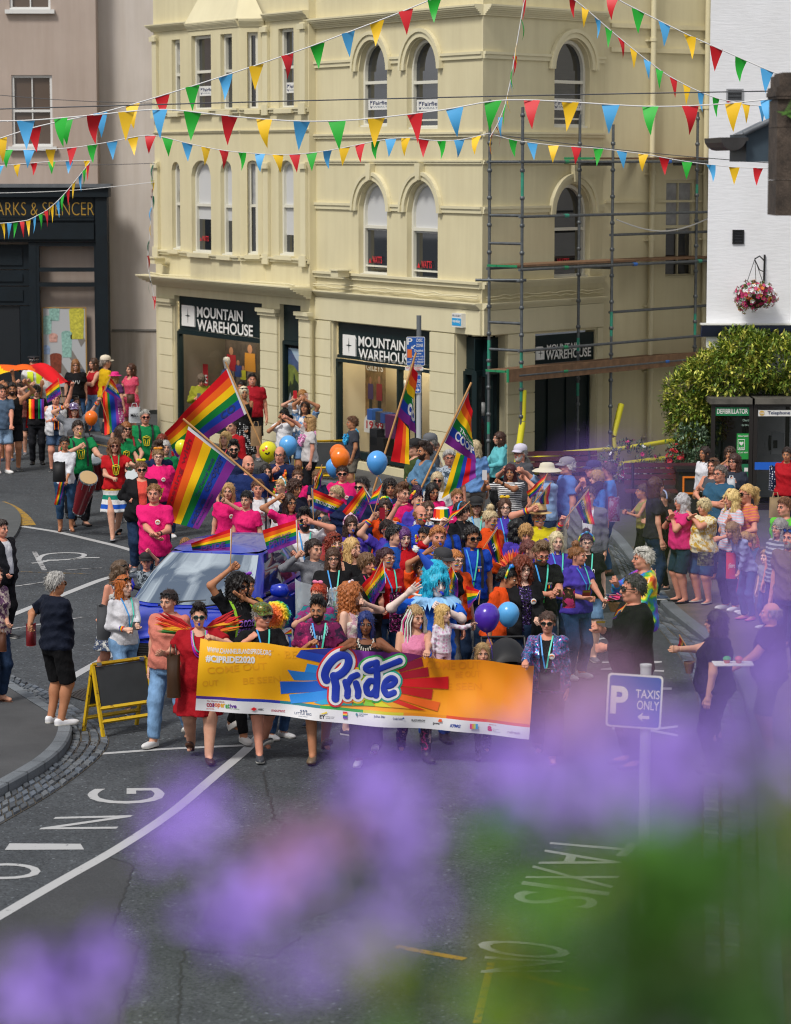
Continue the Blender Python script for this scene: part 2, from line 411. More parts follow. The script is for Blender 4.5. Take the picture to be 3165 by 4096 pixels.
for F,L,ops,e0 in((F1,uL1,W1,1),(F2,uE,W2,1)):
 cornice(mb,F,0,L,zs['top'],.2,.2,CREAM2,0,0)
 strips(F,0,L,ops[:len(ops)//2],zs['imp2']-.06,.13,.06);strips(F,0,L,ops[len(ops)//2:],zs['imp1']-.06,.13,.06)
 band(mb,F,0,L,zs['sill2'],.09,.07,CREAM2);band(mb,F,0,L,zs['band'],.07,.05,CREAM2);band(mb,F,0,L,zs['sill1'],.13,.1,CREAM2)
 cornice(mb,F,0,L,zs['cor']-.02,.13,.16,CREAM2)
 fbox(mb,F,.0,L,zg1+.02,zs['cor']-.03,.003,.05,CREAM2)
 for o in ops:
  cu=(o[0]+o[1])/2;r0=(o[1]-o[0])/2;zsx=o[3]-r0
  for i,(ra,rb,d)in enumerate(((r0+.03,r0+.17,.06),(r0+.13,r0+.2,.09))):
   for k in range(16):
    t0,t1=math.pi*k/16,math.pi*(k+1)/16
    mb.prism([(cu+ra*math.cos(t0),zsx+ra*math.sin(t0)),(cu+rb*math.cos(t0),zsx+rb*math.sin(t0)),(cu+rb*math.cos(t1),zsx+rb*math.sin(t1)),(cu+ra*math.cos(t1),zsx+ra*math.sin(t1))],.003,d,lambda a,b,c,F=F:F.W(a,b,c),CREAM2)
  if o in ops[len(ops)//2:]:
   mb.prism([(cu-.07,o[3]+.04),(cu+.07,o[3]+.04),(cu+.1,o[3]+.36),(cu-.1,o[3]+.36)],.003,.12,lambda a,b,c,F=F:F.W(a,b,c),CREAM2)
mb.build('string_courses',cb)
mb=MB();zk=F0.uz(500,610)[1]
cornice(mb,F0,uA0-.05,uB0-.1,zk-.12,.22,.5,CREAM2,.1,.2)
fbox(mb,F0,uA0-.05,uB0-.0,zk+.1,zk+.125,.002,.52,CREAM2)
zt2=F0.uz(640,40)[1];cornice(mb,F0,uA0,uc-.1,zt2,.16,.16,CREAM2,0,0);cornice(mb,F0,ub1+.4,uB0,zt2,.16,.16,CREAM2,0,1)
for F,a,b in((F0,uA0,uc),(FB,ub0,ub1),(FC,0,uC1),(F0,ub1+.4,uB0)):
 for y,h,d in((243,.1,.08),(283,.05,.05),(552,.1,.09)):band(mb,F,a,b,F0.uz(500,y)[1],h,d,CREAM2)
for u_ in(F0.u(652),F0.u(572),uB0-.16):
 u_=min(max(u_,uA0+.14),uB0-.14)
 for ya,yb in((345,562),(55,246)):
  za,zb=F0.uz(560,yb)[1],F0.uz(560,ya)[1]
  fbox(mb,F0,u_-.11,u_+.11,za,zb,.003,.07,CREAM2);fbox(mb,F0,u_-.14,u_+.14,za,za+.22,.071,.1,CREAM2);fbox(mb,F0,u_-.15,u_+.15,zb-.14,zb-.03,.071,.12,CREAM2)
for F,os_ in((FB,WB),(FC,WC),(F0,WR),(F0,WL)):
 for o in os_:fbox(mb,F,o[0]-.05,o[1]+.05,o[2]-.09,o[2]-.002,.003,.1,CREAM2)
mb.build('cornice',cb)
def pier(F,a,b,z1,z0=.0,o=.0):
 mb=MB();n=max(3,int(round((z1-z0)/.36)));h=(z1-z0)/n
 for k in range(n):fbox(mb,F,a,b,z0+h*k+.009,z0+h*(k+1)-.009,o+.002,o+.05,CREAM2)
 fbox(mb,F,a+.01,b-.01,z0,z1,o-.02,o+.03,CREAM2)
 return mb
def capital(mb,F,a,b,z,o=0.):
 fbox(mb,F,a-.03,b+.03,z,z+.07,.003,o+.1,CREAM2);fbox(mb,F,a-.06,b+.06,z+.07,z+.15,.003,o+.14,CREAM2)
zp0=F0.uz(570,672)[1]
for x0,x1 in((368,339),(593,557),(664,640)):
 a,b=sorted((F0.u(x0),F0.u(x1)));m_=pier(F0,a,b,zp0);capital(m_,F0,a,b,zp0);m_.build('pier',cb)
for F,x0,x1 in((F1,708,670),(F1,975,922),(F2,1082,1140),(F2,1275,1286)):
 a,b=sorted((F.u(x0),F.u(x1)));pier(F,a,b,zg1).build('pier',cb)
for k,o in enumerate(W1):window(cb,F1,o[:4],1,FRAME,('b',.48)if k>1 else None,.16,watts if k>1 else fairfield,mid=.52,bars=(('h',.1),))
for k,o in enumerate(W2):window(cb,F2,o[:4],1,FRAME,None,.16,watts if k else fairfield,bars=(('h',.1),))
for k,o in enumerate(WL):window(cb,F0,o[:4],k*.9,FRAME,('c',.3))
for k,o in enumerate(WR):window(cb,F0,o[:4],k*.7,FRAME,('b',.75)if k else None,sticker=None if k else fairfield)
for k,o in enumerate(WB):window(cb,FB,o[:4],(k%2)*.8,FRAME,('b',.6)if k%2 else None,sticker=(fairfield,watts,None,None)[k])
for k,o in enumerate(WC):window(cb,FC,o[:4],(k%2)*.8,FRAME,('c',.45)if k else None)
window(cb,F3,W3[0][:4],0,CREAM2,('c',.5),bars=(('v',.5),))
LET=mat('white_lettering','e6e6e2',.5)
def mw_sign(F,o,x0,y0,x1,y1,tx,out=.02,icon=True):
 """sign board between preview pixels (x0,y0)-(x1,y1), words in rectangle tx"""
 mb=MB();a,zt=F.uz(x0,y0);b,_=F.uz(x1,y0);zb=F.uz((x0+x1)/2,y1)[1];zt=F.uz((x0+x1)/2,y0)[1]
 fbox(mb,F,min(a,b),max(a,b),zb,zt,o,o+out,DGREEN);fbox(mb,F,min(a,b),max(a,b),zb-.07,zb-.004,o-.02,o+.05,DGREEN)
 s=mb.build('shop_sign',cb)
 if not tx:return s
 G=F.off(o+out);sgn=-1 if a>b else 1;fr=lambda u,v,c=0.:G.W(sgn*u,v,c)
 g=MB();ia,iz1=G.uz(tx[0],tx[1]);ib,iz0=G.uz(tx[2],tx[5])
 ia,ib=sgn*ia,sgn*G.u(tx[2]);iz0=G.uz(tx[0],tx[6])[1]
 g.prism([(ia,iz0),(ib,iz0),(ib,iz1-.06),(ib-.06,iz1),(ia,iz1)],.001,.03,fr,LET)
 cx,cz=(ia+ib)/2,(iz0+iz1)/2;rr=(iz1-iz0)*.42;q=rr*.09
 g.poly([fr(cx+p*w_,cz+r_*w2,.033)for p,r_,w_,w2 in((0,rr,1,1),(q,q,1,1),(rr*.75,0,1,1),(q,-q,1,1),(0,-rr,1,1),(-q,-q,1,1),(-rr*.75,0,1,1),(-q,q,1,1))],DGREEN)
 for word,(p0,q0,p1,q1)in(('MOUNTAIN',tx[7]),('WAREHOUSE',tx[8])):
  u0,u1=sgn*G.u(p0),sgn*G.u(p1);v1=G.uz(p0,q0)[1];v0=G.uz(p0,q1)[1]
  g.text(word,u0,v0,u1,v1,fr,LET,.022,.03)
 g.build('lettering',s);return s
mw_sign(F0,-.12,374,637,556,712,(390,650,414,0,0,690,694,(420,653,518,676),(420,680,540,704)))
mw_sign(F0,-.12,596,650,640,728,None)
mw_sign(F1,-.12,713,698,921,768,(734,713,760,0,0,756,757,(767,716,868,738),(767,742,884,766)))
mw_sign(F2,-.06,1141,712,1273,772,(1142,740,1162,0,0,768,768,(1167,735,1238,750),(1165,748,1262,768)))
mw_sign(F1,-.2,978,722,1030,790,None);mw_sign(F2,-.2,1030,722,1080,790,None)
WARM=mat('cream_display_panel','d8cba8',.7);GREYP=mat('grey_display_panel','9ba39c',.7)
lampm,lt=custom('shop_lamp_glow');lt.b.inputs['Emission Color'].default_value=(1,.86,.62,1);lt.b.inputs['Emission Strength'].default_value=16
def shop(F,ua,ub,zb,zt,back,depth=1.3,mull=(),door=None,lamp=True,dep=.12,room=True):
 mb=MB();G=F.off(-dep);a,b=ua+.002,ub-.002
 for u0,u1,z0,z1 in[(a,a+.08,zb,zt),(b-.08,b,zb,zt),(a+.08,b-.08,zb,zb+.14),(a+.08,b-.08,zt-.06,zt)]+[(a+(b-a)*k-.035,a+(b-a)*k+.035,zb+.14,zt-.06)for k in mull]:
  fbox(mb,G,u0,u1,z0,z1,-.06,.06,DGREEN)
 f=mb.build('shop_window',cb)
 g=MB();g.quad(G.W(a+.08,zb+.14),G.W(b-.08,zb+.14),G.W(b-.08,zt-.06),G.W(a+.08,zt-.06),SHOPG);g.build('pane',f)
 if not room:return f,G
 g=MB();D=G.off(-depth)
 for P in([D.W(a,zb),D.W(b,zb),D.W(b,zt+.6),D.W(a,zt+.6)],):
  g.poly(P,back)
 for u in(a,b):g.poly([D.W(u,zb),G.W(u,zb,-.07),G.W(u,zt+.6,-.07),D.W(u,zt+.6)],back)
 g.poly([D.W(a,zb+.02),D.W(b,zb+.02),G.W(b,zb+.02,-.07),G.W(a,zb+.02,-.07)],mat('display_floor','4f463c',.6))
 g.poly([D.W(a,zt+.6),D.W(b,zt+.6),G.W(b,zt+.6,-.07),G.W(a,zt+.6,-.07)],DARKROOM)
 g.build('display_back',f)
 if lamp:
  l=MB();fbox(l,G,a+.3,b-.3,zt+.3,zt+.36,-.5,-.36,lampm);l.build('display_glow_strip',f)
 return f,G
zs0=F0.uz(460,716)[1];f0,G0=shop(F0,S0[0],S0[1],.3,zs0,mat('display_wall','6d6558',.8),1.6,())
fS,GS=shop(F0,S0b[0],S0b[1],.3,F0.uz(617,730)[1],DARKROOM,.3,(),lamp=False)
zs1=F1.uz(800,776)[1];f1,G1=shop(F1,S1[0],S1[1],.3,zs1,WARM,1.0,(.18,.36))
fE,GE=shop(F1,E1[0]+.02,E1[1],.05,F1.uz(1000,795)[1],DARKROOM,1.2,(.5,),lamp=False,dep=.2,room=False)
fE2,GE2=shop(F2,E2[0]+.02,E2[1],.05,F2.uz(1050,795)[1],DARKROOM,1.2,(),lamp=False,dep=.2,room=False)
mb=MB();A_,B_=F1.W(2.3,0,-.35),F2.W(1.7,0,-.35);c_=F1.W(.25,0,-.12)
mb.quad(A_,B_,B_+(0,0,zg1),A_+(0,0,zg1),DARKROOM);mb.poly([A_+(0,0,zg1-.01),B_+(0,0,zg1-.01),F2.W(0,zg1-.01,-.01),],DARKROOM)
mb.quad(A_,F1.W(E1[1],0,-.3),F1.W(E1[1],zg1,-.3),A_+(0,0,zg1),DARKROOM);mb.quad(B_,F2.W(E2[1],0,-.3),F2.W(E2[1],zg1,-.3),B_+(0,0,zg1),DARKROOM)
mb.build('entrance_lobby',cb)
mb=MB();a,b=S2[0],S2[1];zt=F2.uz(1200,772)[1]
fbox(mb,F2,a+.002,b-.002,.02,zt-.07,-.2,-.14,DGREEN)
for k in(0,.31,.62,1):fbox(mb,F2,a+.03+(b-a-.1)*k,a+.07+(b-a-.1)*k,.02,zt-.075,-.139,-.11,DGREEN)
mb.build('shutter_panel',cb)
def poster(F,o,x0,y0,x1,y1,name,paint,parent):
 G=F.off(o);a,b=G.u(x0),G.u(x1);sg=1 if b>a else-1;zt=G.uz((x0+x1)/2,y0)[1];zb=G.uz((x0+x1)/2,y1)[1]
 mb=MB();W_,H_=abs(b-a),zt-zb;fr=lambda u,v,c=0.:G.W(a+sg*u*W_,zb+v*H_,c)
 paint(mb,fr);return mb.build(name,parent)
SKYB=mat('poster_sky','b9d3e6',.6);HILL=mat('poster_hill','46628a',.7,var=.3,vs=6);HILL2=mat('poster_grass','7c8a3c',.7,var=.4,vs=9)
TREE=mat('poster_trees','20301c',.8,var=.6,vs=14);WATERP=mat('poster_water','9aa3a6',.5,var=.5,vs=18)
def p_mountain(g,fr):
 g.poly([fr(0,0),fr(1,0),fr(1,1),fr(0,1)],SKYB)
 g.poly([fr(*p,.002)for p in((0,.45),(1,.5),(1,.78),(.8,.84),(.55,.97),(.3,1),(0,.95))],HILL)
 g.poly([fr(*p,.004)for p in((0,.42),(1,.42),(1,.62),(.7,.74),(.45,.76),(.2,.7),(0,.72))],HILL2)
 rg=random.Random(3);T_=[(0,.1)]+[(k/14,.42+rg.random()*.22*(1 if k in(4,5,9,10,11)else .5))for k in range(15)]+[(1,.1)]
 g.poly([fr(*p,.006)for p in T_],TREE)
 g.poly([fr(*p,.008)for p in((.1,0),(.8,0),(.62,.2),(.5,.34),(.4,.22),(.2,.12))],WATERP)
poster(F0,-.16,598,742,638,884,'poster',p_mountain,fS)
SKINP=mat('poster_skin','b98666',.7)
def figure(g,fr,cx,z0,h,top,leg,c=.006):
 w_=h*.16
 g.poly([fr(cx-w_*.7,z0,c),fr(cx+w_*.7,z0,c),fr(cx+w_*.6,z0+h*.5,c),fr(cx-w_*.6,z0+h*.5,c)],leg)
 g.poly([fr(cx-w_*1.15,z0+h*.42,c+.002),fr(cx+w_*1.15,z0+h*.42,c+.002),fr(cx+w_*1.05,z0+h*.82,c+.002),fr(cx-w_*1.05,z0+h*.82,c+.002)],top)
 g.poly([fr(cx+.1*h*math.cos(t)*.8,z0+h*.91+.1*h*math.sin(t),c+.004)for t in np.linspace(0,6.28,12)[:-1]],SKINP)
AUT=mat('poster_autumn','8a7048',.8,var=.4,vs=8)
def p_gilets(g,fr):
 g.poly([fr(0,0),fr(1,0),fr(1,1),fr(0,1)],AUT)
 figure(g,fr,.32,.05,.68,mat('poster_lilac','5d4a7c',.8),BLACK);figure(g,fr,.72,.02,.74,mat('poster_red','a23436',.8),BLACK)
 g.text('GILETS',.12,.84,.9,.96,fr,LET,.02,.012)
poster(F1,-.75,776,772,823,893,'poster',p_gilets,f1)
def p_price(g,fr):
 g.poly([fr(.5+.5*math.cos(t),.45+.55*math.sin(t))for t in np.linspace(0,math.pi,14)]+[fr(0,0),fr(1,0)],WHITE)
 g.text('NOW',.42,.68,.62,.76,fr,REDINK,.01,.006);g.text('19.99',.12,.2,.92,.58,fr,REDINK,.02,.006)
poster(F1,-.6,776,880,822,925,'price_card',p_price,f1)
def p_sale(g,fr):
 g.poly([fr(0,0),fr(1,0),fr(1,1),fr(0,1)],mat('sale_red','b31f2b',.6));g.text('SALE',.08,.42,.95,.68,fr,LET,.02,.006)
poster(F0,-.7,414,775,440,845,'sale_poster',p_sale,f0)
def p_family(g,fr):
 g.poly([fr(0,0),fr(1,0),fr(1,1),fr(0,1)],mat('poster_dim','4a4038',.8,var=.4,vs=5))
 for cx,h,c in((.2,.85,'b0202c'),(.42,.6,'2c4a94'),(.58,.5,'c8c832'),(.8,.95,'d1902a')):figure(g,fr,cx,0.,h,mat('poster_'+c,c,.8),mat('poster_trouser','7d7466',.8))
poster(F0,-1.0,478,728,545,830,'poster',p_family,f0)
def mannequin(G,x,zbase,o,top):
 u=G.u(x);mb=MB();sk=mat('mannequin_white','cfd2d2',.4);t=mat('mannequin_top_'+top,top,.8)
 fr=lambda a,b,c:G.W(u+a,c,o+b)
 mb.lathe([(.02,1.62),(.07,1.6),(.085,1.52),(.06,1.42),(.05,1.36)],sk,12,(0,0,zbase),fr)
 mb.lathe([(.05,1.36),(.15,1.32),(.2,1.2),(.18,1.0),(.2,.8),(.17,.75)],t,12,(0,0,zbase),fr,sy=.6)
 mb.lathe([(.15,.78),(.16,.5),(.12,.1),(.1,0)],mat('mannequin_leg','2c3038',.8),12,(0,0,zbase),fr,sy=.6)
 return mb.build('mannequin',None)
def shop_parts(f,lst):
 for G,x,zb,o,c in lst:
  m_=mannequin(G,x,zb,o,c);m_.parent=f
shop_parts(f0,[(G0,437,.32,-.5,'20305a'),(G0,550,.32,-.6,'b5522a'),(G0,500,.32,-.9,'8a2c30')])
shop_parts(f1,[(G1,826,.32,-.4,'22304c')])
shop_parts(fE2,[(GE2,1050,.1,-.35,'5a2630'),(GE2,1068,.1,-.4,'2a4a66')])
mb=MB();
for k,(x,c,z,s_)in enumerate(((805,'5a2250',.75,.42),(768,'1c1e24',.55,.3),(760,'2a5ca8',1.05,.2),(778,'3a3a40',1.02,.2),(788,'2c4c8c',1.03,.18))):
 u=G1.u(x);fbox(mb,G1,u-s_/2,u+s_/2,z,z+s_*1.1,-.55,-.3,mat('rucksack_'+c,c,.8))
fbox(mb,G1,G1.u(790),G1.u(760),.32,.72,-.55,-.3,mat('wire_rack','1c1c1e',.5));mb.build('display_stand',f1)
mb=MB();mb2=MB()
for x in(1385,1500):
 u=F3.u(x);mb.tube([F3.W(u,0,.1),F3.W(u,ZT,.1)],.055,CREAM2,10)
 for z in np.arange(.8,ZT,1.3):mb.tube([F3.W(u,z,.1),F3.W(u,z+.07,.1)],.07,CREAM2,10);fbox(mb,F3,u-.13,u+.13,z,z+.03,.003,.08,CREAM2)
mb.build('drain_pipe',cb)
mb=MB();zc=F1.uz(1030,638)[1];rg=random.Random(5)
for F,L in((F1,uL1),(F2,uE)):
 for dz in(0,.05):mb.tube([F.W(u,zc+dz+rg.uniform(-.02,.02),.075)for u in np.linspace(.05,L-.05,22)],.012,CREAM2,6)
mb.tube([F0.W(u,zk+.15+rg.uniform(-.01,.02),.4-.2*abs(math.sin(u)))for u in np.linspace(uA0,uB0-.2,18)],.018,CREAM2,6)
mb.build('wall_cable',cb)
ab=MB();u,z=F1.uz(984,684,.05);CYAN=mat('alarm_blue','1f9ad6',.5)
fr=lambda a,b,c=0.:F1.W(u-a,z+b,.05+c)
ab.box((-.17,-.12,0),(.17,.14,.1),WHITE,fr);ab.box((-.16,-.09,.101),(.16,.05,.105),CYAN,fr)
ab.text('FIRE & SECURITY',-.15,.075,.15,.115,fr,INKB,.01,.102);ab.text('waveley',-.14,-.05,.14,.03,fr,LET,.02,.107)
tag(ab.build('alarm_box'),'white and blue burglar alarm box on the cream wall above the shop entrance','alarm box')
for F,x,y in((F1,732,588),(F0,341,560)):
 lb=MB();u,z=F.uz(x,y,.2);fr=lambda a,b,c=0.,F=F,u=u,z=z:F.W(u+a,z+c,b)
 lb.prism([(-.12,.12),(.12,.12),(.15,.4),(-.15,.4)],-.02,.1,lambda a,b,c,fr=fr:fr(a,b,c),CREAM2)
 lb.box((-.17,.1,.1),(.17,.43,.13),CREAM2,fr);lb.tube([fr(0,.0,-.1),fr(0,.15,-.02)],.02,CREAM2)
 tag(lb.build('flood_light'),'cream painted flood light over the first shop window from the corner' if F is F1 else 'cream painted flood light on the left end of the shop cornice','light')
mb=MB();bk=F0.W(uB0,0,-8);e3=F3.W(u3+2,0)
mb.poly([F0.W(uB0,ZT),F0.W(uA0,ZT),F1.W(uL1,ZT),F1.W(0,ZT),F2.W(uE,ZT),F3.W(u3+2,ZT),np.array((e3[0],e3[1]+5,ZT)),bk+(0,0,ZT)],LEAD);mb.build('roof',cb)
YL=68.0
FT=Fac((at(208*K,637,YL)[0],YL),(-1,0),(0,-1));FP=Fac((at(208*K,637,YL+.6)[0],YL+.6),(1,0),(0,-1))
tb=world_root('tan_building','tan rendered building with white sash windows over a navy shop front','building')
o1=op(FT,24,113,160,312);o2=op(FT,18,108,-130,20)
mb=MB();wall(mb,FT,0,8,0,13,[o1,o2],TAN,.2)
mb.quad(FT.W(0,0),FT.W(0,0,-1),FT.W(0,13,-1),FT.W(0,13),TAN)
for o in(o1,o2):fbox(mb,FT,o[0]-.1,o[1]+.1,o[2]-.1,o[2]-.003,.003,.12,FWHITE)
mb.build('wall',tb)
BPANE=glass_mat('painted_reflection_glass','57493f',.6)  # brown base colour paints in the reflection on these panes
for o in(o1,o2):window(tb,FT,o[:4],0,FWHITE,None,.1,bars=(('v',.5),),mid=.5,w=.06,pane=BPANE)
FM=Fac((at(228*K,637,YL-.35)[0],YL-.35),(-1,0),(0,-1))
zf=lambda y:FM.uz(110,y)[1]
mb=MB();fbox(mb,FM,0,8,zf(516),zf(420),-.35,.05,NAVY)
fbox(mb,FM,-.05,8,zf(420),zf(400),-.35,.2,NAVY);fbox(mb,FM,-.1,8,zf(399.5),zf(392),-.36,.28,LEAD)
fbox(mb,FM,.32,8,zf(470),zf(465),.051,.1,NAVY);fbox(mb,FM,.32,8,zf(510),zf(475),.051,.12,NAVY);fbox(mb,FM,.0,.28,0,zf(421),.051,.14,NAVY);fbox(mb,FM,.0,.27,0,zf(517),-.35,.05,NAVY)
sf=mb.build('shop_front',tb)
GOLD=mat('gold_lettering','b08a2e',.4);fr=lambda u,v,c=0.:FM.W(-u,v,.1+c)
fbox(mb:=MB(),FM,.32,8,zf(464),zf(421),.052,.08,NAVY);sg_=mb.build('shop_sign',tb)
g=MB();FM2=FM.off(.085);ua,ub=FM2.u(-30),FM2.u(199);fr=lambda u,v,c=0.:FM2.W(-u,v,c)
g.text('MARKS & SPENCER',-ua,zf(459),-ub,zf(431),fr,GOLD,-.018,.004);g.build('lettering',sg_)
added_glow=lampm.copy();added_glow.node_tree.nodes['Principled BSDF'].inputs['Emission Strength'].default_value=30;added_glow.node_tree.nodes['Principled BSDF'].inputs['Emission Color'].default_value=(1,.93,.85,1)  # stronger glow added to brighten the left shop display, no lamp known there
wa,wb_=FM.u(209),FM.u(146);wc=FM.u(62)
def frame_rect(mb,F,ua,ub,za,zb,w,o0,o1,m):
 ua,ub=min(ua,ub),max(ua,ub)
 for a in((ua,ua+w,za,zb),(ub-w,ub,za,zb),(ua+w,ub-w,za,za+w),(ua+w,ub-w,zb-w,zb)):fbox(mb,F,*a,o0,o1,m)
MSG=glass_mat('display_glass','1c2022',.4,.88)
mb=MB();uR,uM,uD=FM.u(206),FM.u(72),FM.u(60)
frame_rect(mb,FM,uR,uM,.35,zf(517),.09,-.12,.02,NAVY)
for y in(607,575):fbox(mb,FM,uR+.09,uM-.09,zf(y)-.05,zf(y)+.05,-.11,.015,NAVY)
fbox(mb,FM,uR,uM,0,.345,-.2,.05,NAVY);f=mb.build('shop_window',tb)
g=MB();g.quad(FM.W(uR+.09,.44,-.05),FM.W(uM-.09,.44,-.05),FM.W(uM-.09,zf(522),-.05),FM.W(uR+.09,zf(522),-.05),MSG);g.build('pane',f)
g=MB();DB=FM.off(-.8);DPAN=mat('display_beige','cbc3b5',.8)
g.quad(DB.W(uR,.3),DB.W(uM,.3),DB.W(uM,zf(510)),DB.W(uR,zf(510)),DPAN)
for u in(uR,uM):g.quad(DB.W(u,.3),FM.W(u,.3,-.13),FM.W(u,zf(510),-.13),DB.W(u,zf(510)),DPAN)
g.quad(DB.W(uR,.3),DB.W(uM,.3),FM.W(uM,.3,-.13),FM.W(uR,.3,-.13),DPAN);g.build('display_back',f);l=MB();fbox(l,FM,uR+.3,uM-.3,zf(496),zf(493),-.75,-.4,added_glow);l.build('display_glow_strip',f)  # glowing strip added out of sight behind the fascia to light the display
GL=[glass_mat('tumbler_'+c,c,.3,.35)for c in('8ec6b4','c9c84a','b0522e','d9a08c','7c8f9a','8fa8c8')]
def p_glasses(g,fr):
 g.poly([fr(0,0),fr(1,0),fr(1,1),fr(0,1)],mat('poster_table','c6c8cb',.6));WF=mat('poster_frame','b48d50',.5)
 for P in([(0,0),(.03,0),(.03,1),(0,1)],[(.97,0),(1,0),(1,1),(.97,1)],[(.03,.985),(.97,.985),(.97,1),(.03,1)]):g.poly([fr(*p,.012)for p in P],WF)
 sh=mat('poster_shade','8d8780',.7)
 for a,b,c,d in((.47,.5,.95,.12),(.7,.72,.97,.5),(.28,.3,.62,.06)):g.poly([fr(a,b,.003),fr(a+.12,b+.03,.003),fr(c,d+.08,.003),fr(c-.1,d,.003)],sh)
 for cx,cz,w_,h_,k in((.78,.78,.34,.36,1),(.12,.76,.2,.2,0),(.28,.9,.24,.14,0),(.55,.52,.24,.3,0),(.3,.28,.27,.22,2),(.8,.15,.28,.1,4),(.25,.6,.2,.08,3),(.09,.45,.17,.08,5)):
  m_=mat('poster_glass_%d'%k,('9cc9be','d6cf4e','8e4630','d9a79a','5e6670','9cb4d8')[k],.4,var=.35,vs=22)
  g.poly([fr(cx-w_*.42,cz-h_/2,.006),fr(cx+w_*.42,cz-h_/2,.006),fr(cx+w_/2,cz+h_/2,.006),fr(cx-w_/2,cz+h_/2,.006)],m_)
  g.poly([fr(cx+w_/2*math.cos(t),cz+h_/2+.035*math.sin(t),.008)for t in np.linspace(0,6.28,15)[:-1]],m_)
poster(FM,-.2,84,655,180,825,'poster',p_glasses,f)
mb=MB()
for ya,yb in((575,522),(610,577),(652,612)):fbox(mb,FM,uD,8,zf(ya),zf(yb),-.3,-.2,NAVY);fbox(mb,FM,uD+.2,8,zf(ya)+.1,zf(yb)-.08,-.199,-.17,NAVY)
fbox(mb,FM,uD+.3,8,0,zf(654),-.34,-.26,mat('navy_door','0b141b',.5));fbox(mb,FM,uD,uD+.28,0,zf(654),-.36,-.2,NAVY);fbox(mb,FM,uM-.02,uD+.02,0,zf(517),-.3,.03,NAVY)
for y in(690,720,790):fbox(mb,FM,FM.u(46)-.01,FM.u(46)+.02,zf(y+14),zf(y),-.255,-.22,CHROME)
mb.build('shop_door',tb)
pw=world_root('pale_building','pale rendered blank wall between the tan building and the cream building','building')
mb=MB();wall(mb,FP,-.4,6,0,13,[],PALE,.2);fbox(mb,FP,.3,6,FP.uz(280,706)[1],FP.uz(280,702)[1],.003,.06,mat('wall_pipe','77746f',.6))
fbox(mb,FP,.25,6,0,FP.uz(280,706)[1]-.01,.002,.03,stucco('stained_render','bcb4ac',.12));fbox(mb,FP,.25,6,0,.2,.031,.06,mat('dark_plinth','1f2322',.7));mb.build('wall',pw)
YW=51.0
m,t=custom('white_brushed_plaster');v=t.coord('Object',(1.2,1,9))
n=t.noise(v,3,6,.62);c_=t.noise(t.coord('Object',(.5,1,.5)),.9,5,.6)
t.base(t.mix(1.,t.ramp(n,[(.3,'dfe1e5'),(.55,'e6e8ec')]),t.ramp(c_,[(.25,(.86,.85,.83)),(.6,(1,1,1))]),'MULTIPLY'));t.bump(n,.28,.02);t.b.inputs['Roughness'].default_value=.8
WPL=m
FW=Fac((at(1512*K,637,YW)[0],YW),(1,0),(0,-1))
wb=world_root('white_building','white rough plastered building with small black vents and a navy band','building')
v1=op(FW,1563,1587,490,520);zwb=FW.uz(1560,712)[1]
mb=MB();wall(mb,FW,0,6,0,12,[v1],WPL,.2);mb.quad(FW.W(0,0),FW.W(1.2,0,-9),FW.W(1.2,12,-9),FW.W(0,12),WPL);mb.build('wall',wb)
mb=MB();BAND=mat('navy_band','16284e',.4);cornice(mb,FW,-.1,6,zwb-.05,.22,.2,BAND);fbox(mb,FW,-.12,6,zwb+.171,zwb+.2,.002,.24,WHITE);mb.build('band',wb)
def vent(x0,y0,x1,y1,frame,slat):
 mb=MB();a,zt_=FW.uz(x0,y0);b,zb_=FW.uz(x1,y1);frame_rect(mb,FW,a,b,zb_,zt_,.03,.003,.03,frame)
 mb.quad(FW.W(a+.03,zb_+.03,.004),FW.W(b-.03,zb_+.03,.004),FW.W(b-.03,zt_-.03,.004),FW.W(a+.03,zt_-.03,.004),BLACK)
 n_=7
 for k in range(n_):
  z=zb_+.03+(zt_-zb_-.06)*(k+.2)/n_;h=(zt_-zb_-.06)/n_*.5;mb.quad(FW.W(a+.03,z,.025),FW.W(b-.03,z,.025),FW.W(b-.03,z+h,.008),FW.W(a+.03,z+h,.008),slat)
 return mb.build('vent',wb)
vent(1550,189,1586,217,mat('vent_grey','8e9094',.5),mat('vent_slat','55585c',.5));vent(1563,490,1587,520,BLACK,mat('vent_black_slat','24262a',.5))
YG=20.0
m,t=custom('granite');v=t.coord('Object');t.base(t.mix(1.,t.ramp(t.noise(v,6,6,.7),[(.3,'26201b'),(.55,'564a40'),(.8,'7c6d5f')]),t.ramp(t.noise(v,120,2),[(.35,(.45,.42,.4)),(.6,(1,1,1))]),'MULTIPLY'));t.bump(t.noise(v,60,4),.6,.01);t.b.inputs['Roughness'].default_value=.85
GRAN=m
gp=MB();xa=atz(1658,300,YG)[0];xb=atz(1760,300,YG)[0];zg=lambda y:atz(1670,y,YG)[2]
for ya,yb,ex in((460,385,.0),(384,272,.0),(271,212,.0)):
 gp.box((xa-ex,YG,zg(ya)),(xb,YG+.45,zg(yb)),GRAN)
gp.tube([(xa+.02,YG+.2,zg(300)),(xa+.02,YG+.21,zg(299))],.001,GRAN,3)
pr=[(.0,211),(-.018,205),(-.02,195),(.0,185),(.02,160),(.05,154)]
for(d,y),(d2,y2)in zip(pr,pr[1:]):gp.box((xa+(d+d2)/2,YG-.02+(d+d2)/4,zg(y)+.0005),(xb,YG+.47,zg(y2)),GRAN)
o=gp.build('granite_pier');tag(o,'brown granite block pier cut by the right edge in front of the white wall','pier')
for mod_ in(o.modifiers.new('b','BEVEL'),):mod_.width=.012;mod_.segments=2;mod_.limit_method='ANGLE'
fern=MB();FERN=mat('fern_green','4f7a2c',.6);rg=random.Random(9)
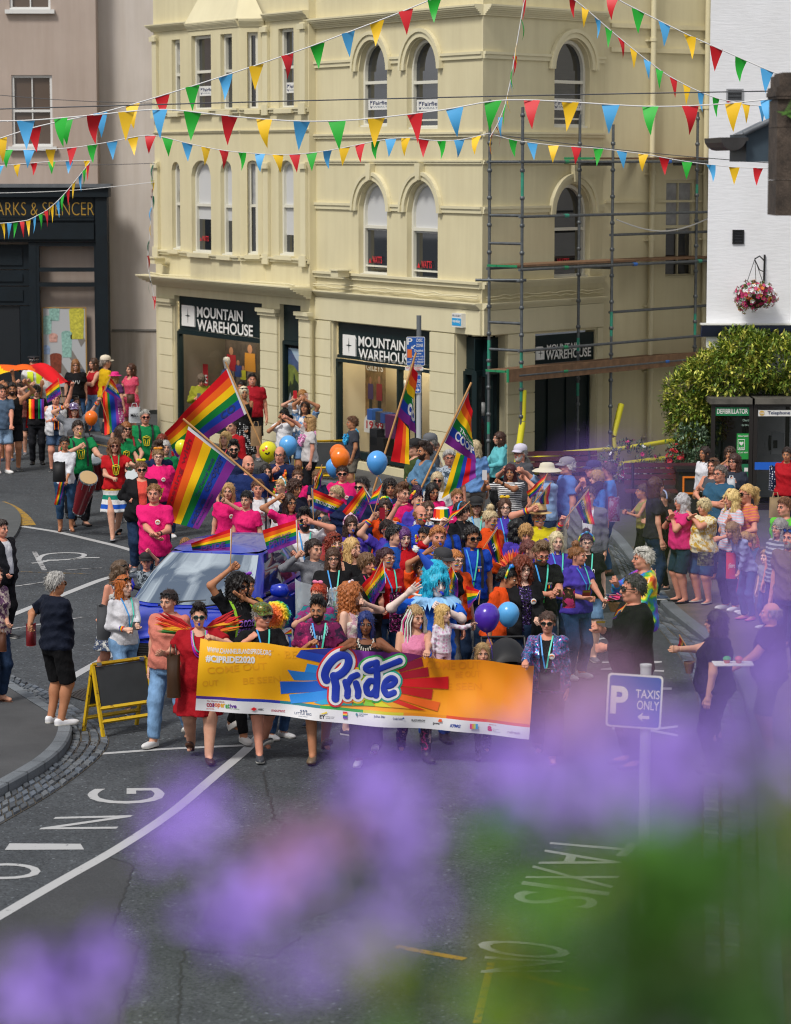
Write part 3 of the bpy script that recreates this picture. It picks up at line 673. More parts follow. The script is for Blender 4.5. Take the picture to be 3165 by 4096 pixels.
for k in range(9):
 p=np.array((xa+.06,YG-.02,zg(245)));d=np.array((rg.uniform(-.2,.5),-.15,rg.uniform(-.2,.6)));d=nrm(d)*rg.uniform(.07,.15)
 for j in range(7):
  c_=p+d*(j+1)/7;s_=.02*(1-j/8);fern.add([c_+(0,0,0),c_+(s_,0,s_*.5),c_+(s_*.5,0,s_*1.1)],[(0,1,2)],FERN);fern.add([c_,c_+(-s_,0,s_*.5),c_+(-s_*.2,0,s_)],[(0,1,2)],FERN)
tag(fern.build('fern'),'small green fern growing from a joint of the granite pier','plant')
YD=24.0;dr=world_root('lead_roof_bay','dark slate hung bay with lead roof and gutter below the granite pier','bay')
SLATE=mat('slate_blue','33434f',.6,var=.2,vs=3);q=lambda x,y,dy=0.:atz(x,y,YD)+np.array((0,dy,0))
mb=MB();mb.box((q(1593,300)[0],YD,q(0,345)[2]),(q(1780,300)[0],YD+1.2,q(0,285)[2]),SLATE);mb.build('slate_wall',dr)
mb=MB();a,b,c,d=q(1590,285),q(1650,256),q(1780,250),q(1780,285);mb.poly([a,b,c,d],SLATE);mb.poly([a+(0,-.05,0),b+(0,-.05,0),b+(0,.9,.0),a+(0,.9,0)],LEAD);mb.tube([a+(-.02,-.06,0),b+(0,-.06,0.01)],.025,LEAD,8);mb.build('lead_roof',dr)
mb=MB();GUT=mat('gutter_iron','2c2a2a',.5,var=.4,vs=10)
for k in range(8):
 t0,t1=math.pi*k/8,math.pi*(k+1)/8;f_=lambda t:(q(1563,293)[0]-.11*math.cos(t),q(1563,293)[2]-.11*math.sin(t))
 (x0,z0),(x1,z1)=f_(t0),f_(t1);mb.quad((x0,YD-.1,z0),(x1,YD-.1,z1),(x1,YD+1.2,z1),(x0,YD+1.2,z0),GUT)
mb.poly([(q(1563,293)[0]-.11*math.cos(t),YD-.1,q(1563,293)[2]-.11*math.sin(t))for t in np.linspace(0,math.pi,9)],GUT);mb.box((q(1560,293)[0],YD-.099,q(1560,293)[2]-.03),(q(1594,293)[0],YD+1.2,q(1560,293)[2]+.0),GUT);mb.build('gutter',dr)
def z5(x,y):return(x*.948,2300+y*.948)
def z3(x,y):return(x*.948,3000+y*.948)
def z6(x,y):return(1565+x*.948,3000+y*.948)
def G2(pts,z=0.):return[gnd(p[0],p[1],z)for p in pts]
def resample(pts,n):
 pts=np.array([p[:2]for p in pts]);d=np.r_[0,np.cumsum(np.linalg.norm(np.diff(pts,axis=0),axis=1))]
 t=np.linspace(0,d[-1],n);return np.stack([np.interp(t,d,pts[:,k])for k in(0,1)],1)
def smooth_line(pts,n=60):
 p=resample(pts,n)
 for _ in range(6):p[1:-1]=(p[:-2]+2*p[1:-1]+p[2:])/4
 return p
m,t=custom('asphalt');v=t.coord('Object');big=t.noise(v,.35,5,.6);med=t.noise(v,2.2,5,.65)
vo=t.new('ShaderNodeTexVoronoi');vo.inputs['Scale'].default_value=48;t.link(v,vo.inputs['Vector'])
sp=t.ramp(vo.outputs['Color'],[(.12,(.4,.4,.41)),(.5,(.95,.95,.95)),(.86,(1.15,1.15,1.15)),(.94,(2.9,2.9,2.85))])
c=t.ramp(big,[(.3,'3b3f44'),(.5,'464a4e'),(.72,'505458')])
c=t.mix(.6,c,t.ramp(med,[(.3,(.6,.6,.61)),(.65,(1.15,1.15,1.15))]),'MULTIPLY');t.base(t.mix(.8,c,sp,'MULTIPLY'))
t.b.inputs['Roughness'].default_value=.85;t.b.inputs['Specular IOR Level'].default_value=.3;t.bump(vo.outputs['Distance'],.5,.008)
ASPH=m
mb=MB();mb.quad((-150,-20,0),(150,-20,0),(150,300,0),(-150,300,0),ASPH);tag(mb.build('road'),kind='structure')
def worn(name,c,k=.5,under='47484a'):
 m,t=custom(name);v=t.coord('Object');n=t.noise(v,9,8,.75)
 t.base(t.ramp(n,[(k-.09,under),(k-.02,c)]));t.b.inputs['Roughness'].default_value=.75;return m
PAINT=worn('worn_white_road_paint','a9aaab',.42);PAINT2=worn('very_worn_road_paint','9a9a9b',.53);YPAINT=worn('worn_yellow_road_paint','a07c22',.5)
SEAM=mat('tar_seam','292a2c',.8)
def ribbon(mb,pts,w,m,z=.004,n=None):
 p=smooth_line(pts,n)if n else np.array([q[:2]for q in pts]);L=len(p);V=[]
 for i in range(L):
  d=p[min(i+1,L-1)]-p[max(i-1,0)];d=d/(np.linalg.norm(d)+1e-9);nn=np.array((-d[1],d[0]))*w/2
  V+=[(*(p[i]-nn),z),(*(p[i]+nn),z)]
 mb.add(V,[(2*i,2*i+1,2*i+3,2*i+2)for i in range(L-1)],m)
mb=MB()
g_=lambda L:[px('G',*p)for p in L]
for pts,w,m in((g_([(210,135),(540,185),(900,270),(1150,330),(1330,385)]),.13,PAINT),([(-20,2490),(38,2465),(237,2385),(407,2318),(550,2281)],.13,PAINT),([(275,2717),(332,2684),(480,2600),(600,2550)],.13,PAINT),([(284,3027),(420,3015),(664,2997),(995,2982)],.09,PAINT),([(-30,3683),(0,3665),(284,3500),(426,3424),(569,3334),(711,3235),(853,3110),(995,2995),(1085,2890)],.12,PAINT),(g_([(100,720),(450,670)]),.07,PAINT2),(g_([(630,555),(980,535)]),.05,PAINT2),(g_([(80,1130),(800,1010)]),.07,PAINT2),(g_([(330,380),(430,560)]),.08,PAINT2),(g_([(120,570),(880,595)]),.05,worn('ghost_yellow_paint','8a6c2a',.58)),([z6(20,830),z6(310,885)],.09,YPAINT),([z6(500,945),z6(830,1020)],.09,YPAINT),([z6(360,1156),z6(420,900)],.06,YPAINT)):
 ribbon(mb,G2(pts),w,m,.004,40)
ribbon(mb,G2([(-10,2008),(40,2028),(88,2066),(112,2102)]),.28,YPAINT,.005,20)
ribbon(mb,G2([(300,1760),(440,1788),(700,1842),(1100,1915)]),.09,YPAINT,.004,30)
tag(mb.build('road_lines'),kind='structure')
mb=MB()
for L in([(420,440),(565,485),(465,795),(585,820),(495,1180)],[(750,1190),(775,840),(1150,880),(1270,790)],[(1195,310),(1180,500),(930,525),(860,735),(1130,765)],[(1110,90),(1160,290),(1195,310)]):
 q=resample(G2([z3(*p)for p in L]),50);q+=np.random.RandomState(3).normal(0,.012,q.shape);ribbon(mb,[(*a,0)for a in q],.018,SEAM,.0035)
tag(mb.build('asphalt_seams'),kind='structure')
m,t=custom('asphalt_patch');v=t.coord('Object');vo=t.new('ShaderNodeTexVoronoi');vo.inputs['Scale'].default_value=70;t.link(v,vo.inputs['Vector'])
t.base(t.mix(.8,t.ramp(t.noise(v,1.2,5),[(.3,'36383b'),(.7,'424447')]),t.ramp(vo.outputs['Color'],[(.2,(.6,.6,.6)),(.9,(1.1,1.1,1.1))]),'MULTIPLY'));t.b.inputs['Roughness'].default_value=.85;t.bump(vo.outputs['Distance'],.4,.006)
mb=MB();P_=G2([z3(*p)for p in((565,485),(465,795),(585,820),(495,1300),(-400,1500),(-200,900),(100,640),(420,445))],.002);mb.poly(P_,m)
P_=G2([z3(*p)for p in((1195,310),(1180,500),(930,525),(860,735),(1160,765),(1500,640),(1450,330))],.002);mb.poly(P_,m);tag(mb.build('asphalt_patches'),kind='structure')
def road_letter(mb,ch,q,m):
 """q: (start-base, end-base, start-top, end-top) photo pixels"""
 V,F=text_geo(ch,.0);lo,hi=V.min(0),V.max(0);q=[np.array(a,float)for a in q];out=[]
 for a,b in(V-lo)/(hi-lo):
  p=(q[0]*(1-a)+q[1]*a)*(1-b)+(q[2]*(1-a)+q[3]*a)*b;out.append(gnd(p[0],p[1],.0045))
 mb.add(out,F,m)
mb=MB()
for ch,L,m in(('G',((700,225),(690,160),(362,228),(375,163)),PAINT),('N',((490,332),(560,275),(165,335),(235,283)),PAINT),('I',((355,420),(340,396),(20,422),(40,394)),PAINT),('O',((172,545),(172,478),(-150,545),(-110,478)),PAINT)):
 road_letter(mb,ch,[z3(*p)for p in L],m)
for ch,L in(('T',((690,370),(650,415),(1050,395),(990,450))),('A',((650,420),(620,480),(985,452),(960,500))),('X',((600,486),(565,540),(965,530),(930,585))),('I',((556,552),(548,566),(925,600),(915,616))),('S',((530,590),(505,640),(890,625),(850,675))),('O',((380,790),(350,850),(770,830),(740,890))),('N',((395,870),(375,940),(730,890),(715,935)))):
 road_letter(mb,ch,[z6(*p)for p in L],PAINT)
k_=lambda*p:px('K',*p)
for ch,L in(('O',((20,890),(10,955),(320,890),(310,955))),('N',((90,1085),(75,1150),(560,1080),(580,1165))),('L',((200,1290),(190,1370),(640,1290),(640,1365))),('Y',((180,1560),(150,1670),(690,1590),(690,1680)))):
 road_letter(mb,ch,[k_(*p)for p in L],PAINT)
tag(mb.build('road_lettering'),kind='structure')
mb=MB()
for L,w in(([(370,465),(385,430),(440,402),(560,391),(700,390),(800,396),(828,415),(780,437),(690,455),(560,462),(450,462)],.085),([(480,462),(390,486),(305,491)],.08),([(410,468),(570,464)],.06),([(690,455),(800,440),(960,436)],.085)):
 ribbon(mb,G2(g_(L)),w,PAINT,.0045+w*.01,40)
tag(mb.build('disabled_bay_symbol'),kind='structure')
m,t=custom('granite_kerb');v=t.coord('Object');t.base(t.mix(1.,t.ramp(t.noise(v,1.3,5),[(.3,'565c62'),(.7,'747a80')]),t.ramp(t.noise(v,90,3),[(.35,(.7,.7,.7)),(.65,(1.1,1.1,1.1))]),'MULTIPLY'));t.bump(t.noise(v,70,3),.3,.005);t.b.inputs['Roughness'].default_value=.8;KERB=m
m,t=custom('dark_tarmac_footway');v=t.coord('Object');t.base(t.mix(1.,t.ramp(t.noise(v,1.5,5),[(.3,'3d3e40'),(.7,'4b4c4e')]),t.ramp(t.noise(v,160,2),[(.35,(.7,.7,.7)),(.7,(1.25,1.25,1.25))]),'MULTIPLY'));t.b.inputs['Roughness'].default_value=.9;FOOT=m
m,t=custom('brick_paving');v=t.coord('Object');br=t.new('ShaderNodeTexBrick');br.inputs['Scale'].default_value=4.6;br.inputs['Mortar Size'].default_value=.012
br.inputs['Color1'].default_value=lin('6a5d55');br.inputs['Color2'].default_value=lin('575049');br.inputs['Mortar'].default_value=lin('34322f');br.inputs['Brick Width'].default_value=.9;br.inputs['Row Height'].default_value=.45
t.link(v,br.inputs['Vector']);t.base(t.mix(.7,br.outputs['Color'],t.ramp(t.noise(v,2,6),[(.3,(.65,.68,.64)),(.7,(1.1,1.08,1.05))]),'MULTIPLY'));t.b.inputs['Roughness'].default_value=.85;t.bump(br.outputs['Fac'],-.4,.01);BRICK=m
SETT=[mat('granite_sett',c,.6,var=.25,vs=14,bump=.3,bs=80)for c in('4c535b','565e68','43484e','60656a')]
GROUT=mat('sett_joint','4a4338',.9,var=.4,vs=6)
def setts(name,inner,outer,rows,n,seed):
 rg=random.Random(seed);A,B_=smooth_line(inner,n+1),smooth_line(outer,n+1);mb=MB()
 for i in range(n):mb.quad((*A[i],.006),(*A[i+1],.006),(*B_[i+1],.006),(*B_[i],.006),GROUT)
 for j in range(rows):
  sh=rg.random()
  for i in range(n):
   e=lambda a,b:(A[min(n,int(a))]*(1-a%1)+A[min(n,int(a)+1)]*(a%1))*(1-b)+(B_[min(n,int(a))]*(1-a%1)+B_[min(n,int(a)+1)]*(a%1))*b
   a0,a1=i+sh*.5+.05+rg.uniform(0,.05),i+1+sh*.5-.05-rg.uniform(0,.05)
   if a1>n:continue
   b0,b1=(j+.06+rg.uniform(0,.06))/rows,(j+.94-rg.uniform(0,.06))/rows;h=rg.uniform(.018,.034)
   lo=[e(a0,b0),e(a1,b0),e(a1,b1),e(a0,b1)];cx=sum(lo)/4;hi=[cx+(p-cx)*.84 for p in lo]
   tl=[rg.uniform(-.004,.004)for _ in range(4)]
   mb.add([(*p,.005)for p in lo]+[(*p,h+k)for p,k in zip(hi,tl)],[(4,5,6,7),(0,1,5,4),(1,2,6,5),(2,3,7,6),(3,0,4,7)],rg.choice(SETT))
 return tag(mb.build(name),kind='structure')
def kerb(name,line,inward,h=.12,w=.15,n=70,gap=.9):
 p=smooth_line(line,n);mb=MB();V=[]
 d=np.gradient(p,axis=0);d/=np.linalg.norm(d,axis=1)[:,None];nn=np.stack([-d[:,1],d[:,0]],1)*inward
 q=p+nn*w;e=p+nn*.02
 for i in range(n-1):
  lo,hi=i,i+1
  mb.quad((*p[lo],-.05),(*p[hi],-.05),(*p[hi],h-.02),(*p[lo],h-.02),KERB);mb.quad((*p[lo],h-.02),(*p[hi],h-.02),(*e[hi],h),(*e[lo],h),KERB)
  mb.quad((*e[lo],h),(*e[hi],h),(*q[hi],h),(*q[lo],h),KERB)
  if i%4==0:a=p[lo]-nn[lo]*.003;b=q[lo];s_=d[lo]*.006;mb.quad((*(a-s_),h+.001),(*(a+s_),h+.001),(*(b+s_),h+.001),(*(b-s_),h+.001),SEAM);mb.quad((*(a-s_),0),(*(a+s_),0),(*(a+s_),h+.001),(*(a-s_),h+.001),SEAM)
 tag(mb.build(name),kind='structure');return q
LO=G2([z5(*p)for p in((-160,1020),(0,945),(100,890),(212,822),(282,757),(308,690),(298,642),(200,582),(90,512),(0,455),(-160,375))])
LC=G2([z5(*p)for p in((-160,1150),(0,1055),(200,940),(330,850),(440,758),(476,692),(410,625),(320,560),(150,470),(0,410),(-160,320))])
setts('gutter_setts',LO,LC,4,58,1)
q=kerb('kerb',LO,1);mb=MB();mb.poly([(*p,.116)for p in q]+[(q[-1][0]-9,q[-1][1],.116),(q[0][0]-9,q[0][1],.116)],FOOT);tag(mb.build('left_pavement'),kind='structure')
RK=G2([(3060,4500),(3035,3400),(3030,3200),(3015,3007),(3000,2886),(2970,2780),(2934,2705),(2889,2634),(2783,2548),(2718,2498),(2652,2448),(2577,2345),(2523,2262),(2473,2195),(2423,2132),(2340,2095),(2200,2090),(1960,2072),(1700,2020),(1300,1945),(1000,1888),(640,1826),(419,1771),(352,1748),(-200,1735)])
RC=G2([(2830,4500),(2805,3400),(2810,3200),(2805,3000),(2793,2805),(2768,2725),(2728,2644),(2687,2584),(2640,2520),(2560,2445),(2490,2340),(2470,2270),(2440,2200),(2400,2160)])
setts('gutter_setts',RK[:14],RC,3,90,2)
q=kerb('kerb',RK,-1,.1,.16,120);ns=int(np.argmin(np.abs(q[:,1]-45)))
mb=MB();mb.poly([(*p,.096)for p in q[:ns+1]]+[(16,q[ns][1],.096),(16,q[0][1],.096)],BRICK);tag(mb.build('brick_pavement'),kind='structure')
mb=MB();mb.poly([(*p,.096)for p in q[ns:]]+[(-40,80,.096),(16,80,.096),(16,q[ns][1],.096)],FOOT);tag(mb.build('shop_pavement'),kind='structure')
isl=smooth_line(G2([(-300,2030),(0,2008),(45,2028),(80,2058),(86,2095),(70,2140),(37,2180),(0,2215),(-300,2300)]),50)
mb=MB();mb.poly([(*p,.05)for p in isl],mat('island_concrete','4d5051',.85,var=.15,vs=4));
for a,b in zip(isl,isl[1:]):mb.quad((*a,0),(*b,0),(*b,.05),(*a,.05),KERB)
tag(mb.build('traffic_island'),kind='structure')
IRON=mat('cast_iron','3a3532',.6,var=.3,vs=20)
def flat_grate(name,quad,label,bars):
 P_=[gnd(*z5(*p),.012)for p in quad];mb=MB();f=lambda a,b,z=0.:(P_[0]*(1-a)+P_[1]*a)*(1-b)+(P_[3]*(1-a)+P_[2]*a)*b+np.array((0,0,z))
 mb.poly([f(0,0),f(1,0),f(1,1),f(0,1)],SEAM if bars else IRON)
 for k in range(9):a=(k+.12)/9;b=(k+.6)/9;mb.box((a,.06,.001),(b,.94,.008),IRON,lambda x,y,z:f(x,y,z))
 for r in((0,0,1,.06),(0,.94,1,1)):mb.box((r[0],r[1],.001),(r[2],r[3],.0085),IRON,lambda x,y,z:f(x,y,z))
 tag(mb.build(name),label,'drain' if bars else 'manhole')
flat_grate('drain_grate',((318,706),(440,700),(428,744),(298,752)),'rusty drain grate by the kerb below the yellow a-board',True)
flat_grate('manhole_cover',((275,505),(360,478),(420,512),(400,545)),'iron inspection cover in the road behind the yellow a-board',False)
BLUE=mat('sign_blue','1d55a5',.4);ORANGE=mat('sign_orange','d86a28',.5);POLE=mat('grey_pole','6f7478',.45,metal=.3);SILVER=mat('pale_pole','b3b7ba',.4)
def rrect(w,h,r,n=5):
 P_=[]
 for cx,cy,a in((w/2-r,h/2-r,0),(-w/2+r,h/2-r,90),(-w/2+r,-h/2+r,180),(w/2-r,-h/2+r,270)):
  P_+=[(cx+r*math.cos(R(a+90*k/n)),cy+r*math.sin(R(a+90*k/n)))for k in range(n+1)]
 return P_
def sign_plate(mb,fr,w,h,col,r=.03,bd=.012):
 mb.prism(rrect(w,h,r),-.004,0,fr,mat('sign_back','8a8f92',.4,metal=.5));mb.poly([fr(u,v,.001)for u,v in rrect(w-.002,h-.002,r)],WHITE);mb.poly([fr(u,v,.0025)for u,v in rrect(w-2*bd,h-2*bd,r*.8)],col)
YS=22.5;tp=world_root('parking_sign','blue sign with large white P, TAXIS ONLY and arrow on a pole','road sign')
pc=atz(1354,1496,YS);pb=(atz(1379,1500,YS)[0],YS+.06)
mb=MB();mb.tube([(pb[0],pb[1],0),(pb[0],pb[1],atz(0,1424,YS)[2])],.045,SILVER,16);mb.tube([(pb[0],pb[1],atz(0,1424,YS)[2]-.001),(pb[0],pb[1],atz(0,1420,YS)[2])],.049,SILVER,16);mb.build('pole',tp)
ca,sa=math.cos(R(-4)),math.sin(R(-4));fr=lambda u,v,c=0.:np.array((pc[0]+u*ca-v*sa*.6,pc[1]-c,pc[2]+u*sa+v*ca));s_=6000/YS
mb=MB();sign_plate(mb,fr,121/s_,119/s_,BLUE,.03,.016)
mb.text('P',-52/s_,-30/s_,-14/s_,32/s_,fr,WHITE,.035,.005);mb.text('TAXIS',2/s_,8/s_,54/s_,27/s_,fr,WHITE,.006,.005);mb.text('ONLY',6/s_,-17/s_,54/s_,3/s_,fr,WHITE,.006,.005)
mb.poly([fr(a/s_,b/s_,.005)for a,b in((8,-33),(20,-23),(18,-30),(34,-30),(34,-37),(18,-37),(20,-44))],WHITE);mb.build('sign_plate',tp)
YB=48.5;dz=world_root('parking_sign','blue disc zone parking sign above smaller taxis sign on a tall grey pole','road sign')
x0=atz(894,700,YB)[0];zz=lambda y:atz(894,y,YB)[2];e_=6000/YB
mb=MB();mb.tube([(x0,YB+.05,0.09),(x0,YB+.05,zz(835))],.045,SILVER,12);mb.tube([(x0,YB+.05,zz(835)),(x0,YB+.05,zz(673))],.042,POLE,12);mb.build('pole',dz)
def fplate(cx,cy,w,h,col,items,nm):
 c_=atz(cx,cy,YB);fr=lambda u,v,c=0.:np.array((c_[0]+u/e_,YB-.01-c,c_[2]+v/e_));mb=MB()
 sign_plate(mb,lambda u,v,c=0.:fr(u*e_,v*e_,c),w/e_,h/e_,col,.025,.01)
 for it in items:
  if it[0]=='t':mb.text(it[1],*it[2],fr,it[3]if len(it)>3 else WHITE,.015,.005)
  else:mb.poly([fr(u,v,.004)for u,v in it[1]],it[2])
 mb.build(nm,dz)
fplate(887,749,40,62,BLUE,[('t','P',(-18,14,-7,28)),('t','DISC',(2,20,15,27)),('t','ZONE',(1,9,16,16)),('p',[(-2,14),(-9,8),(-7,14),(-11,6),(-3,5),(-6,8),(0,12)],WHITE),('p',[(-18,-14),(-8,-14),(-8,4),(-18,4)],ORANGE),('t','Disabled',(-3,-1,16,4)),('t','badge',(-1,-8,12,-3)),('t','holders only',(-7,-14,17,-9)),('t','AT ALL TIMES',(-13,-19,17,-16)),('t','ANY 12hr. PERIOD',(-18,-25,17,-21)),('t','MON-SAT',(-12,-29,12,-27))],'sign_plate')
fplate(884,786,40,9,WHITE,[('t','RETURN PROHIBITED',(-17,0,16,3),REDINK),('t','30 MINUTES',(-12,-4,12,-1),REDINK)],'sub_plate')
fplate(887,819,24,40,BLUE,[('t','TAXIS',(-9,3,10,10)),('t','ONLY',(-9,-7,10,0)),('p',[(9,-13),(4,-9),(4,-12),(-6,-12),(-6,-14),(4,-14),(4,-17)],WHITE)],'sign_plate')
YEL=mat('scratched_yellow_paint','c9a51c',.5,var=.18,vs=18);RUSTY,t=custom('chipped_yellow_paint');t.base(t.ramp(t.noise(t.coord(),14,7,.75),[(.36,'5a3418'),(.42,'cfa916')]));SLATEB=mat('grey_board','35383a',.7,var=.15,vs=4)
def aboard(L,Rr,h,lab,ang=0.):
 L,Rr=np.array(L),np.array(Rr);u=nrm(Rr-L);w=np.linalg.norm(Rr-L);n=np.array((u[1],-u[0],0));r=world_root('pavement_board',lab,'a-board')
 lean=.2;fr=lambda a,b,c=0.:L+u*a+np.array((0,0,b))-n*(b/h*lean)+n*c;fb=lambda a,b,c=0.:L+u*a+np.array((0,0,b))-n*(2*lean-b/h*lean)+n*c
 for f,nm in((fr,'front_frame'),(fb,'back_frame')):
  mb=MB()
  for a,b in(((0,0),(0,h)),((w,0),(w,h)),((0,h),(w,h)),((0,h*.22),(w,h*.22)),((0,h*.4),(w,h*.4))):
   q0,q1=f(*a),f(*b);mb.tube([q0,q1],.024,RUSTY,4,True,False)
  mb.build(nm,r)
 for f,s in((fr,1),(fb,-1)):
  mb=MB();mb.box((.03,h*.42,-.006),(w-.03,h-.03,.006),SLATEB,lambda a,b,c,f=f:f(a,b,c));mb.build('board',r)
 mb=MB();
 for a in(.1,.9):mb.box((w*a-.03,h-.012,-.03),(w*a+.03,h+.02,.03),CHROME,lambda x,y,z:fr(x,y,z))
 mb.build('hinge',r)
aboard(gnd(*z5(437,690)),gnd(*z5(662,655)),.79,'yellow framed pavement board with blank grey panel beside the woman in red')
aboard(gnd(*px('C',110,230)),gnd(*px('C',640,215)),.85,'yellow framed pavement board in the crowd behind the orange balloons')
sc_=world_root('scaffolding','grey tube scaffold with timber boards and yellow foam sleeves on the corner building','scaffolding')
GREENT=mat('green_tube_paint','2f8a72',.5,var=.2,vs=9);BOARD=mat('scaffold_board','7a5c42',.8,var=.3,vs=7);FOAM=mat('yellow_foam','d8cf28',.7);BLUET=mat('blue_tube_paint','2a62b0',.5);GCLIP=mat('green_coupler','1d7f52',.5)
SI,SO=F2.off(.25),F2.off(1.0);ui=[SI.u(x)for x in(1045,1237,1418)];uo=[SO.u(x)for x in(1115,1308,1488)]
rg=random.Random(4)
def standard(S,u,zt,gl=()):
 mb=MB();mb.tube([S.W(u,.1),S.W(u,zt)],.028,STEEL,10)
 for z in np.arange(.6,zt-.1,.5):mb.tube([S.W(u,z-.035),S.W(u,z-.02),S.W(u,z+.02),S.W(u,z+.035)],[.03,.045,.045,.03],STEEL,8)
 for a,b in gl:mb.tube([S.W(u,a),S.W(u,b)],.0295,GREENT,10)
 mb.box((-.09,-.09,.096),(.09,.09,.105),STEEL,lambda a,b,c:S.W(u,0)+np.array((a,b,c)));mb.build('standard',sc_)
zI=lambda y,k=0:SI.uz(1045,y)[1]
for S,us,tops in((SI,ui,(212,240,178)),(SO,uo,(228,262,230))):
 for u,y in zip(us,tops):standard(S,u,min(10.2,S.uz(1045 if S is SI else 1115,y)[1]),[(z,z+rg.uniform(.2,.5))for z in(rg.uniform(1,2),rg.uniform(2.4,3.4),rg.uniform(5,6))if rg.random()<.8])
end=F2.u(1530)+1.5
def ledger(p,q,m=STEEL,r=.027,clips=0):
 mb=MB();mb.tube([p,q],r,m,10);d=q-p
 for k in range(clips):c_=p+d*(.15+.7*k/max(1,clips-1));mb.tube([c_-nrm(d)*.06,c_+nrm(d)*.06],.036,rg.choice((GCLIP,GREENT,GCLIP,BLUET)),8)
 mb.build('ledger',sc_)
for y,nI in((345,3),(462,2),(575,4),(748,2),(800,3)):
 z=SO.uz(1115,y)[1];ledger(SO.W(uo[0]-.15,z,.05),SO.W(end,z,.05),clips=nI)
for y in(345,460,520,600,690,748):
 z=SO.uz(1115,y)[1];ledger(SI.W(ui[0],z),SO.W(uo[0],z))
z6_=SO.uz(1115,600)[1];ledger(SI.W(ui[0]-.45,z6_+.02,.03),SO.W(uo[0]+.1,z6_+.02,.03))
for y in(508,680):z=SO.uz(1115,y)[1];ledger(SO.W(uo[1],z,-.05),SO.W(end,z,-.05))
for y in(345,575,800):
 z=SO.uz(1115,y)[1]
 for k in(1,2):ledger(SI.W(ui[k],z-.05),SO.W(uo[k],z-.05))
 ledger(SI.W(ui[0],z,-.05),SI.W(end,z,-.05))
for y,a0 in((571,ui[0]-.12),(796,ui[0]-.15),(341,uo[1]-.6)):
 z=SO.uz(1115,y)[1];mb=MB()
 for k in range(3):
  o_=-.7+k*.235;mb.box((a0,o_,z+.01),(end,o_+.225,z+.048),BOARD,lambda a,b,c:SO.W(a,c,b));mb.box((a0-.012,o_,z+.008),(a0-.001,o_+.225,z+.05),GCLIP,lambda a,b,c:SO.W(a,c,b))
 mb.build('board',sc_)
z=SO.uz(1115,812)[1];mb=MB();ut=SO.u(1082);mb.box((ut,.03,z),(end,.07,z+.24),BOARD,lambda a,b,c:SO.W(a,c,b));mb.box((ut-.02,.028,z-.001),(ut-.001,.075,z+.242),GCLIP,lambda a,b,c:SO.W(a,c,b));mb.build('toe_board',sc_)
def foam(pts,r=.05):mb=MB();mb.tube(pts,r,FOAM,12);mb.build('foam_sleeve',sc_)
fS=lambda x,y,o=.0:SO.W(*SO.uz(x,y,o),o)
for P_ in([(1117,832),(1115,898)],[(1115,900),(1105,975),(1102,1010)],[(1326,862),(1309,930)],[(1308,933),(1312,968),(1309,985)],[(1309,987),(1310,1005),(1316,1030)]):foam([fS(*p)for p in P_],.06)
for P_ in([(1108,985),(1200,967),(1309,958)],[(1318,958),(1380,949),(1456,936)],[(1112,1008),(1200,1006),(1300,993)],[(1322,990),(1380,982),(1440,975)]):foam([fS(*p,.06)for p in P_],.045)
mb=MB();mb.tube([SO.W(uo[1]+.1+(u)*3.2,SO.uz(1320,468)[1]-.25*math.sin(u*3.1),.02)for u in np.linspace(0,1,14)],.014,WHITE,6);mb.build('cable',sc_)
YK=gnd(2840,2040,.1)[1];KD=mat('kiosk_dark_metal','2b2826',.4,metal=.3);KG=glass_mat('kiosk_glass','0e1612',.45,.55);SGREEN=mat('sign_green','0c7a48',.5);EGREEN=mat('poster_green','1d8f3c',.5)
zk_=lambda y:atz(1560,y,YK)[2];xk=lambda x:atz(x,900,YK)[0]
def kiosk(x0,x1,lab,name,left):
 r=world_root(name,lab,'kiosk');a,b=xk(x0),xk(x1);zt=zk_(862);D_=.95;mb=MB()
 for x in(a,b-.07):
  for y in(0,D_-.07):mb.box((x,YK+y,.1),(x+.07,YK+y+.07,zt),KD)
 for z0,z1 in((.1,.22),(zt-.045,zt)):mb.box((a+.07,YK+.005,z0),(b-.07,YK+.06,z1),KD);mb.box((a+.005,YK+.07,z0),(a+.06,YK+D_-.07,z1),KD);mb.box((b-.06,YK+.07,z0),(b-.005,YK+D_-.07,z1),KD);mb.box((a+.07,YK+D_-.06,z0),(b-.07,YK+D_-.005,z1),KD)
 mb.build('frame',r)
 mb=MB();mb.box((a-.03,YK-.05,zt+.001),(b+.02,YK+D_+.05,zt+.1),mat('kiosk_roof','57544d',.6,var=.3,vs=5));mb.build('roof',r)
 mb=MB();mb.quad((a+.07,YK+.03,.22),(b-.07,YK+.03,.22),(b-.07,YK+.03,zt-.045),(a+.07,YK+.03,zt-.045),KG)
 for x in(a+.03,b-.03):mb.quad((x,YK+.07,.22),(x,YK+D_-.07,.22),(x,YK+D_-.07,zt-.045),(x,YK+.07,zt-.045),KG)
 mb.quad((a+.07,YK+D_-.03,.22),(b-.07,YK+D_-.03,.22),(b-.07,YK+D_-.03,zt-.045),(a+.07,YK+D_-.03,zt-.045),KG);mb.build('glass',r)
 return r,a,b,zt
r,a,b,zt=kiosk(1518,1607,'green and black kiosk with a DEFIBRILLATOR sign under the bush','defibrillator_kiosk',True)
YF=YK+.022
def sgn(mb,x0,y0,x1,y1,col,y_=0.):mb.box((xk(x0),YF-.004-y_,zk_(y1)),(xk(x1),YF-y_,zk_(y0)),col)
fk=lambda u,v,c=0.:np.array((xk(u),YF-.008-c,zk_(v)))
def ktext(mb,s,x0,y0,x1,y1,m,bold=.01):mb.text(s,xk(x0),zk_(y1),xk(x1),zk_(y0),lambda u,v,c=0.:np.array((u,YF-.012-c,v)),m,bold)
